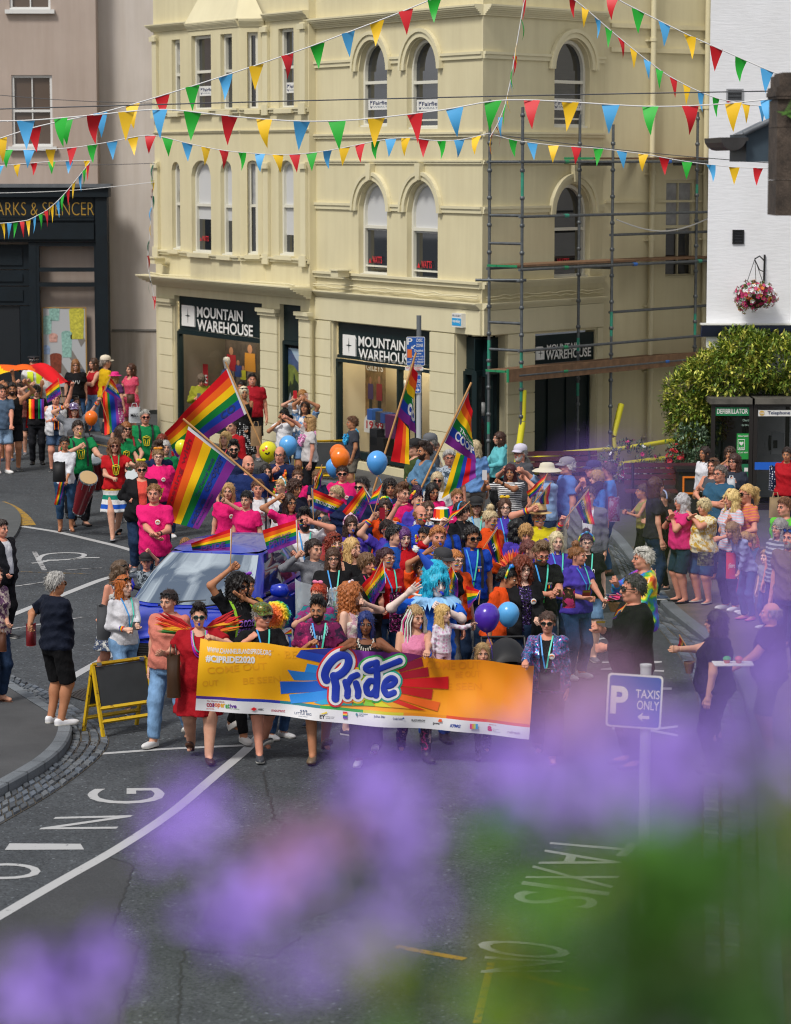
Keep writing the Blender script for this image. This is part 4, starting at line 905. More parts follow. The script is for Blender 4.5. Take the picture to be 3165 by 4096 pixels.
mb=MB();sgn(mb,1526,869,1600,887,SGREEN);ktext(mb,'DEFIBRILLATOR',1530,872,1596,883,WHITE,.02);mb.build('sign',r)
mb=MB();sgn(mb,1573,925,1600,980,EGREEN);ktext(mb,'Heartsafe',1576,928,1598,932,WHITE);frame_=[(1576,938),(1590,938),(1590,960),(1576,960)]
for(p,q_)in zip(frame_,frame_[1:]+frame_[:1]):mb.tube([fk(*p),fk(*q_)],.006,WHITE,4)
hp=[(1583+4.6*math.sin(t)**3,946-(4.2*math.cos(t)-1.7*math.cos(2*t)-.8*math.cos(3*t))*.95)for t in np.linspace(0,6.28,24)[:-1]]
mb.poly([fk(*p)for p in hp],WHITE);ktext(mb,'AED',1577,954,1589,959,WHITE,.02);ktext(mb,'Call 999',1577,964,1597,967,WHITE);mb.build('poster',r)
mb=MB();ktext(mb,'Church',1585,894,1600,899,mat('faint_lettering','8fa89a',.6));ktext(mb,'Call 999 or',1583,905,1600,909,mat('faint_lettering','8fa89a',.6));mb.build('lettering',r)
mb=MB();sgn(mb,1524,990,1602,1060,mat('kiosk_green_panel','0f6a45',.5));mb.build('lower_panel',r);mb=MB();sgn(mb,1590,998,1598,1006,WHITE,.006);mb.build('sticker',r)
r,a,b,zt=kiosk(1608,1700,'dark telephone kiosk with white Telephone sign and blue push bar','telephone_kiosk',False)
mb=MB();sgn(mb,1618,875,1695,888,WHITE);ktext(mb,'Telephone',1638,877,1686,886,INKB,.015)
mb.poly([fk(1626+5.5*math.cos(t),881.5+5.5*math.sin(t))for t in np.linspace(0,6.28,20)[:-1]],mat('gold_disc','c8a24e',.5));ktext(mb,'sure.',1622,880,1632,883.5,WHITE,.01);mb.build('sign',r)
mb=MB();sgn(mb,1612,986,1700,1002,mat('push_bar_blue','1c5fc4',.4),.02);mb.build('push_bar',r)
mb=MB();mb.box((xk(1655),YK+.5,zk_(975)),(xk(1682),YK+.62,zk_(930)),mat('payphone_grey','8f9498',.4));mb.box((xk(1659),YK+.49,zk_(962)),(xk(1668),YK+.499,zk_(945)),BLACK);mb.tube([(xk(1652),YK+.5,zk_(935)),(xk(1650),YK+.46,zk_(950)),(xk(1652),YK+.5,zk_(966))],.025,BLACK,8);mb.build('telephone',r)
def litter_bin():
 Yb=YK-1.0;q=lambda x,y:atz(x,y,Yb);r=world_root('litter_bin','dark litter bin with orange edged slots beside the defibrillator kiosk','bin')
 a,b=q(1448,1010)[0],q(1525,1010)[0];zt=q(1480,1000)[2];mb=MB();mb.box((a,Yb,.1),(b,Yb+.6,zt-.06),mat('bin_navy','15161d',.5));mb.build('body',r)
 mb=MB();mb.box((a-.04,Yb-.04,zt-.059),(b+.04,Yb+.64,zt),mat('bin_top','1b1b22',.35));mb.build('lid',r)
 OR=mat('bin_orange','d9731f',.5);mb=MB();z1=q(0,1016)[2];z0=q(0,1054)[2];F_=Fac((a,Yb),(1,0),(0,-1))
 frame_rect(mb,F_,.07,(b-a)*.55,z0,z1,.03,.003,.03,OR);mb.build('slot_frame',r)
 mb=MB();F_=Fac((b,Yb),(0,1),(1,0));frame_rect(mb,F_,.08,.5,z0+.1,z1+.05,.05,.003,.03,mat('bin_red','b8251e',.5));mb.build('slot_frame',r)
litter_bin()
MAR=mat('maroon_bench_slats','4a2226',.6,var=.2,vs=6)
def bench(p,rz,w,lab):
 r=empty('bench',(p[0],p[1],.096),R(rz),lab,'bench','slatted benches by the scaffold');mb=MB()
 for k in range(4):mb.box((-w/2,-.2+k*.11,.42),(w/2,-.11+k*.11,.45),MAR)
 mb.build('seat',r);mb=MB()
 for k in range(4):mb.box((-w/2,.25+k*.02,.52+k*.1),(w/2,.275+k*.02,.6+k*.1),MAR)
 mb.build('backrest',r)
 for s in(-1,1):mb=MB();mb.tube([(s*w*.4,-.18,0),(s*w*.4,-.18,.42)],.025,BLACK);mb.tube([(s*w*.4,.24,0),(s*w*.4,.24,.5),(s*w*.4,.32,.9)],.025,BLACK);mb.box((s*w*.4-.02,-.2,.39),(s*w*.4+.02,.3,.42),BLACK);mb.build('leg',r)
bench(gz(1195,1082),8,1.5,'maroon slatted bench behind the man in the wide sun hat');bench(gz(1425,1112),0,1.5,'maroon slatted bench behind the clapping spectators')
def leaf(mb,c,d,up,L,w,m):
 d=nrm(d);s=nrm(np.cross(d,up));u=np.cross(s,d)
 mb.add([c,c+d*L*.45+s*w/2+u*L*.06,c+d*L,c+d*L*.45-s*w/2+u*L*.06,c+d*L*.5],[(0,1,4),(1,2,4),(2,3,4),(3,0,4)],m)
def clump(name,label,blobs,n,L,mats,seed,cat='bush',stems=None,droop=.3,parent=None,part='foliage',flowers=None,group=None):
 """bush of leaf clusters through the outer volume of ellipsoids; each blob = centre, radii"""
 rg=np.random.RandomState(seed);r=parent or world_root(name,label,cat,group);mb=MB();vol=np.array([b[1][0]*b[1][1]*b[1][2]for b in blobs])**(2/3);vol/=vol.sum()
 for b,k in zip(blobs,rg.multinomial(n,vol)):
  for _ in range(k):
   d=nrm(rg.normal(size=3));rad=rg.uniform(.55,1.08)**.6;c_=np.array(b[0])+d*np.array(b[1])*rad;m_=mats[min(len(mats)-1,int(rg.rand()**1.2*len(mats)))]
   for _ in range(rg.randint(3,6)):
    dd=nrm(d*.8+rg.normal(size=3)*.7+(0,0,.35-droop));leaf(mb,c_+rg.normal(size=3)*L*.25,dd,(0,0,1),L*rg.uniform(.7,1.25),L*rg.uniform(.32,.5),m_)
   if flowers and rg.rand()<flowers[1]:
    fm=flowers[0][rg.randint(len(flowers[0]))];q_=c_+d*L*.5;s_=flowers[2]
    u1,u2=frame_of(d)
    for a in range(5):t_=a*1.2566;e1=u1*math.cos(t_)+u2*math.sin(t_);e2=u1*math.cos(t_+.5)+u2*math.sin(t_+.5);e0=u1*math.cos(t_-.5)+u2*math.sin(t_-.5);mb.add([q_,q_+e0*s_*.8+d*s_*.3,q_+e1*s_+d*s_*.35,q_+e2*s_*.8+d*s_*.3],[(0,1,2,3)],fm)
 mb.build(part,r)
 if stems:
  s_=MB()
  for p,q_ in stems:s_.tube([p,(np.array(p)+np.array(q_))/2+rg.normal(size=3)*.05,q_],[.03,.022,.012],mat('stem_brown','3d2f22',.8),6)
  s_.build('stems',r)
 return r
def leafm(name,c1,c2,rough=.45):
 m,t=custom(name);n=t.noise(t.coord(),22,4,.6);t.base(t.ramp(n,[(.4,c1),(.6,c2)]));t.b.inputs['Roughness'].default_value=rough;t.b.inputs['Specular IOR Level'].default_value=.35;return m
VAR=[leafm('green_leaf','4a6a22','8a9c3c'),leafm('mid_green_leaf','3c5a1c','74882e'),leafm('variegated_leaf','90a632','dcd86a'),leafm('yellow_green_leaf','a0a436','dcd470'),leafm('dark_leaf','46602a','7f9434')]
LG=[leafm('grey_green_leaf','4f6850','7f947c'),leafm('mid_leaf','3c5638','6a8466')];DG=[leafm('deep_leaf','1f3218','3c5426'),leafm('deep_leaf_pale','34502a','50703c')]
Yh=YK+1.1;H_=lambda x,y,dy=0.:atz(x,y,Yh)+np.array((0,dy,0))
bl=[(H_(1620,770),(.95,.9,.5)),(H_(1545,800),(.75,.85,.45)),(H_(1480,850),(.55,.6,.6)),(H_(1470,905),(.4,.45,.5)),(H_(1700,780),(.9,.9,.55)),(H_(1585,740),(.45,.5,.32)),(H_(1515,890),(.35,.35,.45))]
clump('variegated_bush','large variegated yellow green bush spilling over the kiosks against the white wall',bl,4600,.112,VAR,3,stems=[((q_[0][0],Yh+.3,.1),q_[0])for q_ in bl[:4]])
Yp=YK+.55
def bed(x,y,rx,rz,n,mats,seed,lab,fl=None,L=.075):
 c_=atz(x,y,Yp);clump('flowering_shrub',lab,[(c_,(rx,.35,rz)),(c_+(rx*.5,-.1,-rz*.6),(rx*.7,.3,rz*.5)),(c_+(-rx*.5,.1,-rz*.5),(rx*.6,.3,rz*.5))],n,L,mats,seed,'shrub',[((c_[0]+d_,Yp,.1),(c_[0]+d_,Yp,c_[2]))for d_ in(-.15,.1,.2)],flowers=fl)
WF=[mat('white_petal','dcdcde',.6)];PF=[mat('magenta_petal','c0226a',.6)];RF=[mat('red_petal','b3202e',.6)]
bed(1345,985,.55,.38,330,DG,5,'dark leafy shrub with white and magenta flowers behind the yellow foam rails',(WF+PF,.2,.045));bed(1345,1040,.5,.3,260,DG,6,'low trailing plant with white trumpet flowers below the foam rails',(WF,.3,.06));bed(1475,955,.38,.42,420,LG,7,'grey green leafy shrub left of the defibrillator kiosk',None,.085);bed(1440,985,.14,.3,120,DG,8,'narrow plant with red flowers beside the grey green shrub',(RF,.6,.045),.06)
mb=MB();c_=atz(1400,1060,Yp)
for i,(x0,x1)in enumerate(((1250,1405),(1408,1500))):
 mb=MB();a,b=atz(x0,1060,Yp),atz(x1,1060,Yp);TIM=mat('planter_timber','3b3136',.8,var=.25,vs=5);mb.box((a[0],Yp-.35,.1),(b[0],Yp+.4,.55),TIM);mb.box((a[0]+.02,Yp-.34,.551),(b[0]-.02,Yp+.38,.56),mat('soil','2a2119',.9));tag(mb.build('planter'),'long low dark planter under the yellow foam rails' if i==0 else 'short dark planter box left of the litter bin','planter')
hb=world_root('hanging_basket','hanging basket of magenta and white flowers on an iron bracket on the white wall','hanging basket');Yq=YW-.45;c_=atz(1611,628,Yq)
clump('','',[(c_,(.36,.32,.22)),(c_+(-.15,0,-.12),(.2,.22,.2)),(c_+(.18,0,-.05),(.2,.2,.16))],300,.06,[leafm('basket_leaf','46682a','7f9a3e')],21,parent=hb,flowers=(PF+PF+WF+[mat('orange_petal','d8792e',.6)],.95,.042))
mb=MB();IB=mat('black_iron','141414',.5);bx=atz(1631,545,YW-.03);mb.tube([atz(1632,543,YW-.03),atz(1630,605,YW-.03)],.018,IB,8);top_=atz(1611,552,Yq);mb.tube([atz(1631,556,YW-.03),(top_+bx)/2+(0,0,.02),top_],.012,IB,8);mb.tube([atz(1631,580,YW-.03),(top_+atz(1631,580,YW-.03))/2+(0,0,-.08),top_-(0,0,.02)],.01,IB,8);mb.build('bracket',hb)
mb=MB()
for dx,dy in((-.2,0),(.2,0),(0,-.2)):mb.tube([top_,c_+(dx,dy,.05)],.006,IB,5)
mb.build('chain',hb);mb=MB();mb.lathe([(.02,-.26),(.16,-.2),(.24,-.05),(.25,0)],mat('basket_liner','3a2c20',.9),16,tuple(c_));mb.build('basket',hb)
car=empty('car',(-2.2,34.9,0),R(-14.5),'blue hatchback car with large windscreen driving in the parade','car')
m,t=custom('blue_car_paint');t.b.inputs['Base Color'].default_value=lin('0f2cab');t.b.inputs['Metallic'].default_value=.1;t.b.inputs['Roughness'].default_value=.28;t.b.inputs['Coat Weight'].default_value=.6;t.b.inputs['Coat Roughness'].default_value=.03;CARP=m
CGL=glass_mat('car_glass','0a0d12',.75,.28);CGW=glass_mat('windscreen_glass','0c1218',1.25,.12);t_=CGW.node_tree;gl_=t_.nodes.new('ShaderNodeBsdfGlossy');gl_.inputs['Roughness'].default_value=.02;gl_.inputs['Color'].default_value=(.8,.92,1,1);m2_=t_.nodes.new('ShaderNodeMixShader');m2_.inputs[0].default_value=.66;lk_=t_.nodes['Material Output'].inputs[0].links[0].from_socket;t_.links.new(lk_,m2_.inputs[1]);t_.links.new(gl_.outputs[0],m2_.inputs[2]);t_.links.new(m2_.outputs[0],t_.nodes['Material Output'].inputs[0]);TYRE=mat('tyre_rubber','101011',.8);RIM=mat('alloy_rim','74777c',.3,metal=.9);CTRIM=mat('car_black_trim','0b0b0c',.4)
st=[(-1.98,.52,.60,.62),(-1.93,.70,.68,.70),(-1.78,.80,.76,.82),(-1.5,.84,.84,.91),(-1.02,.85,.93,1.0),(-.3,.85,.98,1.02),(.6,.85,1.0,1.03),(1.3,.85,1.02,1.05),(1.7,.82,1.02,1.05),(1.9,.72,.98,1.0),(1.96,.6,.9,.92)]
V=[];nS=9
for y,wd,zb_,zt_ in st:
 half=[(wd*.86,.2),(wd*.98,.26),(wd,.42),(wd,.62),(wd*.985,zb_-.05),(wd*.93,zb_),(wd*.75,zt_-.015),(wd*.4,zt_+.012),(0,zt_+.02)]
 for x,z in half+[(-x,z)for x,z in half[-2::-1]]:V.append((x,y,z))
n_=17;F_=[(i*n_+k,i*n_+k+1,(i+1)*n_+k+1,(i+1)*n_+k)for i in range(len(st)-1)for k in range(n_-1)]+[tuple(range(n_)),tuple(range((len(st)-1)*n_,len(st)*n_))]
mb=MB();mb.add(V,F_,CARP,True);o=mb.build('body',car);o.modifiers.new('s','SUBSURF').levels=2;o.modifiers['s'].render_levels=2
base=[(0,-1.52,.925),(.45,-1.46,.925),(.72,-1.3,.93),(.80,-.85,.97),(.81,0,1.0),(.81,.75,1.03),(.78,1.45,1.06),(.66,1.8,1.05),(.4,1.9,1.04),(0,1.92,1.04)]
roof=[(0,-.34,1.45),(.38,-.32,1.445),(.55,-.24,1.43),(.585,-.1,1.43),(.60,.15,1.45),(.60,.75,1.46),(.57,1.3,1.43),(.5,1.48,1.42),(.33,1.52,1.42),(0,1.53,1.42)]
mir=lambda L:L+[(-x,y,z)for x,y,z in L[-2:0:-1]]
Bp,Rp=mir(base),mir(roof);N_=len(Bp);mb=MB();mid=[tuple((np.array(a)*.45+np.array(b)*.55)*np.array((1.03,1,1))+np.array((0,0,.03)))for a,b in zip(Bp,Rp)]
mb.add(Bp+mid+Rp,[(r_*N_+k,r_*N_+(k+1)%N_,(r_+1)*N_+(k+1)%N_,(r_+1)*N_+k)for r_ in(0,1)for k in range(N_)],CARP,True);mb.build('pillar_frame',car)
mb=MB();rv=[]
for y in np.linspace(-.34,1.53,12):
 w_=np.interp(y,[-.34,-.24,.15,.75,1.3,1.53],[.38,.55,.6,.6,.57,.33]);ze=np.interp(y,[-.34,.15,.75,1.53],[1.447,1.452,1.462,1.422])
 for s in np.linspace(-1,1,11):rv.append((s*w_,y,ze+(1-s*s)*.07*math.sin(max(.0,min(1,(y+.34)/.35))*1.57)*math.cos(max(0,(y-.9)/.63)*1.2)))
mb.add(rv,[(j*11+i,j*11+i+1,(j+1)*11+i+1,(j+1)*11+i)for j in range(11)for i in range(10)],CARP,True);mb.build('roof',car)
def gl(name,ks,ma,u0=.0,u1=1.,v0=.08,v1=.94,off=.006):
 """glass over the frame between ring points"""
 def P(k,v):
  k0=int(math.floor(k));f=k-k0;a=lambda L:np.array(L[k0%N_])*(1-f)+np.array(L[(k0+1)%N_])*f
  b,mm,r_=a(Bp),a(mid),a(Rp);p=b+(mm-b)*v/.55 if v<.55 else mm+(r_-mm)*(v-.55)/.45
  c=np.array((0,.4,.9));d=p-c;return p+nrm((d[0]*1.0,d[1]*.6,.25))*off
 nu,nv=14,6;mb=MB();mb.grid(lambda a,b:P(ks[0]+(ks[1]-ks[0])*a,v0+(v1-v0)*b),nu,nv,ma);return mb.build(name,car)
gl('windscreen',(-2.25,2.25),CGW,v0=.05,v1=.96,off=.012)
for s in(1,-1):gl('side_window',(3.05*s,4.62*s),CGL);gl('side_window',(4.78*s,6.0*s),CGL);gl('quarter_window',(6.15*s,6.8*s),CGL,v0=.2)
gl('rear_window',(7.6,10.4),CGL)
for s in(1,-1):
 for P_ in([(s*.856,-.72,.3),(s*.862,-.72,.9)],[(s*.862,.42,.3),(s*.866,.42,.95)],[(s*.862,1.05,.55),(s*.866,1.2,.95)]):mb=MB();mb.tube(P_,.006,CTRIM,4);mb.build('door_gap',car)
for s in(1,-1):
 for y in(-.1,.98):mb=MB();mb.tube([(s*.868,y+.25,.86),(s*.885,y+.32,.865),(s*.868,y+.42,.86)],.014,CARP,8);mb.build('door_handle',car)
 mb=MB();mb.tube([(s*.82,-.7,1.0),(s*.9,-.72,1.03)],.03,CTRIM,8);mb.lathe([(0,-.13),(.07,-.1),(.095,0),(.085,.09),(0,.12)],CARP,14,(0,0,0),lambda x,y,z,s=s:(s*1.0+z,-.74+y*.7,1.06+x*.95));mb.build('wing_mirror',car)
 mb=MB();mb.lathe([(0,0),(.1,.012),(.155,.002),(.16,-.03)],glass_mat('headlight_glass','b9c0c8',.5),16,(0,0,0),lambda x,y,z,s=s:(s*(.60+x*.85),-1.80-z*.8-abs(x)*.0+(x*s>0)*abs(x)*.9,.735+y*.72+(x)*.35));mb.build('headlight',car)
for y in(-1.22,1.26):
 for s in(1,-1):
  mb=MB();fr=lambda a,b,c,s=s,y=y:(s*(.845+c),y+a,.3+b);mb.lathe([(.30,-.1),(.34,.012),(.335,.016)],CTRIM,24,(0,0,0),fr);mb.lathe([(.334,.0125),(0,.0125)],CTRIM,24,(0,0,0),fr);mb.build('wheel_arch',car)
  mb=MB();mb.lathe([(.2,.03),(.29,.045),(.305,.02),(.305,-.12)],TYRE,28,(0,0,0),fr);w_=mb.build('wheel',car);mb=MB()
  for k in range(7):t_=k*6.283/7;mb.box((.03,-.028,.03),(.2,.028,.05),RIM,lambda a,b,c,t_=t_,fr=fr:fr(a*math.cos(t_)-b*math.sin(t_),a*math.sin(t_)+b*math.cos(t_),c))
  mb.lathe([(.0,.056),(.05,.055),(.06,.03)],RIM,14,(0,0,0),fr);mb.lathe([(.185,.03),(.2,.052),(.205,.03)],RIM,28,(0,0,0),fr);mb.lathe([(0,.018),(.2,.02)],CTRIM,20,(0,0,0),fr);mb.build('rim',w_)
mb=MB();mb.box((-.42,-1.985,.36),(.42,-1.9,.56),CTRIM)
for k in range(6):mb.box((-.4,-1.99,.38+k*.03),(.4,-1.984,.39+k*.03),mat('grille_grey','2a2a2c',.4))
mb.build('grille',car)
for s in(-.3,.25):mb=MB();mb.tube([(s,-1.53,.95),(s+.25,-1.42,.985),(s+.55,-1.34,1.0)],.012,CTRIM,6);mb.build('wiper',car)
mb=MB();mb.box((-.66,-.95,.9),(.66,-.5,.98),mat('dashboard','1a1a1c',.7));mb.box((-.7,-.3,.25),(.7,1.4,.3),CTRIM)
for s in(-.36,.36):mb.box((s-.24,.05,.3),(s+.24,.5,.62),mat('car_seat','26262a',.9));mb.box((s-.24,.45,.6),(s+.24,.6,1.18),mat('car_seat','26262a',.9));mb.box((s-.12,.48,1.18),(s+.12,.57,1.36),mat('car_seat','26262a',.9))
mb.build('seats',car);mb=MB();mb.tube([(-.36+.17*math.cos(t),-.42+.06*math.sin(t),1.0+.16*math.sin(t))for t in np.linspace(0,6.283,24)],.015,CTRIM,6,False);mb.build('steering_wheel',car)
mb=MB();mb.box((-.12,-.42,1.3),(.12,-.38,1.37),CTRIM);mb.tube([(0,-.4,1.37),(0,-.36,1.44)],.012,CTRIM,6);mb.build('rear_view_mirror',car)
mb=MB();mb.box((-.15,-.93,1.002),(.02,-.9,1.004),WHITE);mb.quad((.3,-1.33,1.02),(.42,-1.33,1.02),(.42,-1.2,1.09),(.3,-1.2,1.09),WHITE);mb.build('permit',car)
mb=MB();mb.box((-.26,-1.995,.42),(.26,-1.991,.52),mat('number_plate','d8d8d0',.4));mb.build('number_plate',car)
f4=np.float32
class Grid:
 def __init__(s,lo,hi,r):
  s.lo=np.array(lo,f4);s.r=r;s.n=(np.ceil((np.array(hi)-s.lo)/r)+1).astype(int)
  s.ax=[s.lo[k]+r*np.arange(s.n[k],dtype=f4)for k in range(3)];s.d=np.full(s.n,.5,f4)
 def put(s,lo,hi,f,k=.03):
  p=k+2.5*s.r;i0=[max(0,int((lo[a]-p-s.lo[a])/s.r))for a in range(3)];i1=[min(s.n[a],int((hi[a]+p-s.lo[a])/s.r)+2)for a in range(3)]
  if any(b<=a for a,b in zip(i0,i1)):return
  sl=tuple(slice(a,b)for a,b in zip(i0,i1));X=s.ax[0][sl[0]][:,None,None];Y=s.ax[1][sl[1]][None,:,None];Z=s.ax[2][sl[2]][None,None,:]
  v=f(X,Y,Z);a=s.d[sl]
  if k>0:
   h=np.maximum(k-np.abs(a-v),0)/k;s.d[sl]=np.minimum(a,v)-h*h*k*.25
  else:s.d[sl]=np.minimum(a,v)
 def xyz(s):return s.ax[0][:,None,None],s.ax[1][None,:,None],s.ax[2][None,None,:]
 def cut(s,f,k=0.):
  v=f(*s.xyz());s.d=np.maximum(s.d,v.astype(f4))
 def cap(s,a,b,ra,rb,k=.03,end=False):
  a=np.array(a,f4);b=np.array(b,f4);ab=b-a;L=float(ab@ab)+1e-9;m=max(ra,rb)
  def f(X,Y,Z):
   t=np.clip(((X-a[0])*ab[0]+(Y-a[1])*ab[1]+(Z-a[2])*ab[2])/L,0,1)
   d=np.sqrt((X-a[0]-t*ab[0])**2+(Y-a[1]-t*ab[1])**2+(Z-a[2]-t*ab[2])**2)-(ra+(rb-ra)*t)
   return np.maximum(d,((X-b[0])*ab[0]+(Y-b[1])*ab[1]+(Z-b[2])*ab[2])/math.sqrt(L))if end else d
  s.put(np.minimum(a,b)-m,np.maximum(a,b)+m,f,k)
 def ell(s,c,r,k=.02,tilt=0.):
  c=np.array(c,f4);r=np.array(r,f4);m=float(r.min());ct,st_=math.cos(tilt),math.sin(tilt)
  def f(X,Y,Z):
   y,z=Y-c[1],Z-c[2]
   return(np.sqrt(((X-c[0])/r[0])**2+((y*ct+z*st_)/r[1])**2+((z*ct-y*st_)/r[2])**2)-1)*m
  R_=float(r.max());s.put(c-R_,c+R_,f,k)
 def mesh(s):
  d=s.d;n=s.n;neg=d<0
  if not neg.any():return np.zeros((0,3)),np.zeros((0,4),int)
  c=[d[i:n[0]-1+i,j:n[1]-1+j,k:n[2]-1+k]for i in(0,1)for j in(0,1)for k in(0,1)]
  sg=sum((x<0).astype(np.int8)for x in c);act=(sg>0)&(sg<8);idx=-np.ones(act.shape,int);I=np.argwhere(act);idx[act]=np.arange(len(I))
  cv=np.stack([x[act]for x in c],1);off=np.array([(i,j,k)for i in(0,1)for j in(0,1)for k in(0,1)],float)
  acc=np.zeros((len(I),3));cnt=np.zeros(len(I))
  for a in range(8):
   for b in range(a+1,8):
    if np.abs(off[a]-off[b]).sum()!=1:continue
    va,vb=cv[:,a],cv[:,b];x=(va<0)!=(vb<0);t=np.where(x,va/np.where(x,va-vb,1),0)
    acc+=np.where(x[:,None],off[a]+(off[b]-off[a])*t[:,None],0);cnt+=x
  V=s.lo+s.r*(I+acc/cnt[:,None]);F=[]
  for ax in range(3):
   a=[slice(None)]*3;b=[slice(None)]*3;a[ax]=slice(0,-1);b[ax]=slice(1,None)
   na,nb=neg[tuple(a)],neg[tuple(b)];u,v=[k for k in range(3)if k!=ax]
   x=na!=nb;P=np.argwhere(x);ok=(P[:,u]>0)&(P[:,v]>0)&(P[:,u]<n[u]-1)&(P[:,v]<n[v]-1);P=P[ok]
   if not len(P):continue
   q=[]
   for du,dv in((0,0),(1,0),(1,1),(0,1)):
    Q=P.copy();Q[:,u]-=du;Q[:,v]-=dv;q.append(idx[Q[:,0],Q[:,1],Q[:,2]])
   Q=np.stack(q,1);fl=na[P[:,0],P[:,1],P[:,2]]^(ax==1);Q[~fl]=Q[~fl][:,::-1];F.append(Q)
  F=np.concatenate(F);return V,F[(F>=0).all(1)]
def sphere(c,r,nu=10,nv=6):
 V=[(c[0]+r[0]*math.sin(math.pi*j/nv)*math.cos(2*math.pi*i/nu),c[1]+r[1]*math.sin(math.pi*j/nv)*math.sin(2*math.pi*i/nu),c[2]+r[2]*math.cos(math.pi*j/nv))for j in range(nv+1)for i in range(nu)]
 F=[(j*nu+i,(j+1)*nu+i,(j+1)*nu+(i+1)%nu,j*nu+(i+1)%nu)for j in range(nv)for i in range(nu)]
 return np.array(V),np.array(F)
HEADS={}
def head_mesh(kind):
 if kind in HEADS:return HEADS[kind]
 sex,mouth,lod=kind;m=sex=='m';g=Grid((-.11,-.15,-.2),(.11,.14,.14),.0052 if lod==0 else .0075)
 g.ell((0,.018,.03),(.074,.094,.088),.02);g.ell((0,-.018,-.04),(.059 if m else .056,.07,.075),.03);g.ell((0,-.045,-.085),(.034 if m else .027,.035,.027),.025)
 if m:g.ell((0,.0,-.07),(.058,.05,.03),.02)
 for s in(-1,1):
  g.ell((s*.037,-.058,-.028),(.024,.022,.024),.02);g.ell((s*.03,-.079,.024),(.026,.012,.009),.012);g.ell((s*.077,.012,-.012),(.01,.02,.031),.008)
 g.cap((0,-.086,.014),(0,-.108,-.022),.008,.0115,.012);g.ell((0,-.103,-.027),(.017,.013,.009),.008)
 X,Y,Z=g.xyz()
 for s in(-1,1):e=np.sqrt((X-s*.031)**2+(Y+.1)**2+((Z-.004)*1.3)**2)-.0175;h=np.maximum(.01+e*0-np.abs(g.d+e),0)/.01;g.d=(np.maximum(g.d,-e)+h*h*.0025).astype(f4)
 g.ell((0,-.082,-.052),(.026,.016,.013),.01);g.cap((0,.022,-.06),(0,.035,-.2),.052 if m else .045,.054 if m else .045,.03)
 V,F=g.mesh();parts=[(V,F,0)]
 for s in(-1,1):
  parts.append((*sphere((s*.031,-.079,.003),(.0145,.0115,.0078)),1));parts.append((*sphere((s*.031,-.0885,.003),(.0068,.0042,.0068),8,4),2))
  n=6;b=np.array([(s*(.013+.036*k/n),-.0955+.013*(k/n)**1.6,.024+.008*math.sin(k/n*2.4)-.004)for k in range(n+1)])
  up=np.array((0,-.001,.0072 if m else .005));parts.append((np.concatenate([b-up*.5+(0,-.003,0),b+up*.5+(0,.001,0)]),np.array([(k,k+1,n+2+k,n+1+k)for k in range(n)]),2))
  lid=np.array([(s*(.0155+.031*k/n),-.0945+.006*abs(k/n-.45),.0075+.0055*math.sin(math.pi*k/n))for k in range(n+1)]);parts.append((np.concatenate([lid,lid+(0,.004,.0035)]),np.array([(k,k+1,n+2+k,n+1+k)for k in range(n)]),2))
 if mouth==0:parts+=[(*sphere((0,-.0945,-.0505),(.021,.0075,.0042),10,5),3),(*sphere((0,-.0935,-.0575),(.018,.0085,.0052),10,5),3)]
 elif mouth==1:
  for k in range(9):x=(k-4)/4;parts.append((*sphere((x*.024,-.0965+.013*x*x,-.0555+.0055*x*x),(.0042,.005,.0042),6,4),4))
  parts+=[(*sphere((x_*.013,-.096+.004*abs(x_),-.0495+.002*abs(x_)),(.013,.006,.0034),8,4),3)for x_ in(-1,0,1)]+[(*sphere((x_*.013,-.094+.004*abs(x_),-.0625+.004*abs(x_)),(.013,.007,.0042),8,4),3)for x_ in(-1,0,1)]
 else:parts+=[(*sphere((0,-.094,-.057),(.015,.007,.0105),10,5),2),(*sphere((0,-.093,-.0455),(.016,.007,.0035),10,4),3),(*sphere((0,-.0905,-.0685),(.015,.007,.004),10,4),3)]
 HEADS[kind]=parts;return parts
HANDS={}
def hand_mesh(kind):
 if kind in HANDS:return HANDS[kind]
 g=Grid((-.04,-.075,-.09),(.205,.1,.05),.0042)
 curl={'open':(.08,.1,.06),'relax':(.35,.45,.3),'grip':(1.25,1.5,1.0),'point':(1.2,1.4,.9),'clap':(.1,.12,.1)}[kind];spread={'open':.13,'relax':.04,'grip':.0,'point':.02,'clap':.03}[kind]
 g.ell((.045,0,0),(.05,.041,.0145),.01);g.cap((-.035,0,0),(.02,0,0),.026,.027,.025);g.cap((.08,-.03,0),(.08,.03,0),.011,.011,.012)
 for i,(y,L)in enumerate(((.03,.07),(.011,.08),(-.01,.073),(-.029,.056))):
  c=(.05,)*3 if kind=='point' and i==0 else curl;p=np.array((.084,y,0.));a=0.;yaw=(1.5-i)*spread;r=.0092-.0008*(i==3)
  for j,f in enumerate((.44,.31,.25)):
   a+=c[j];q=p+L*f*np.array((math.cos(a)*math.cos(yaw),math.sin(yaw),-math.sin(a)));g.cap(p,q,r,r*.93,.005);p=q;r*=.93
 p=np.array((.018,.03,-.006));ta={'open':.95,'relax':.5,'grip':.2,'point':.2,'clap':.45}[kind];dn={'open':-.15,'relax':-.35,'grip':-.75,'point':-.7,'clap':-.1}[kind]
 for L,r in((.042,.0125),(.032,.0105),(.026,.0092)):
  q=p+L*nrm((math.cos(ta),math.sin(ta),dn));g.cap(p,q,r,r*.9,.012);p=q;ta-=.18 if kind!='grip' else .55
 HANDS[kind]=g.mesh();return HANDS[kind]
HAIRS={}
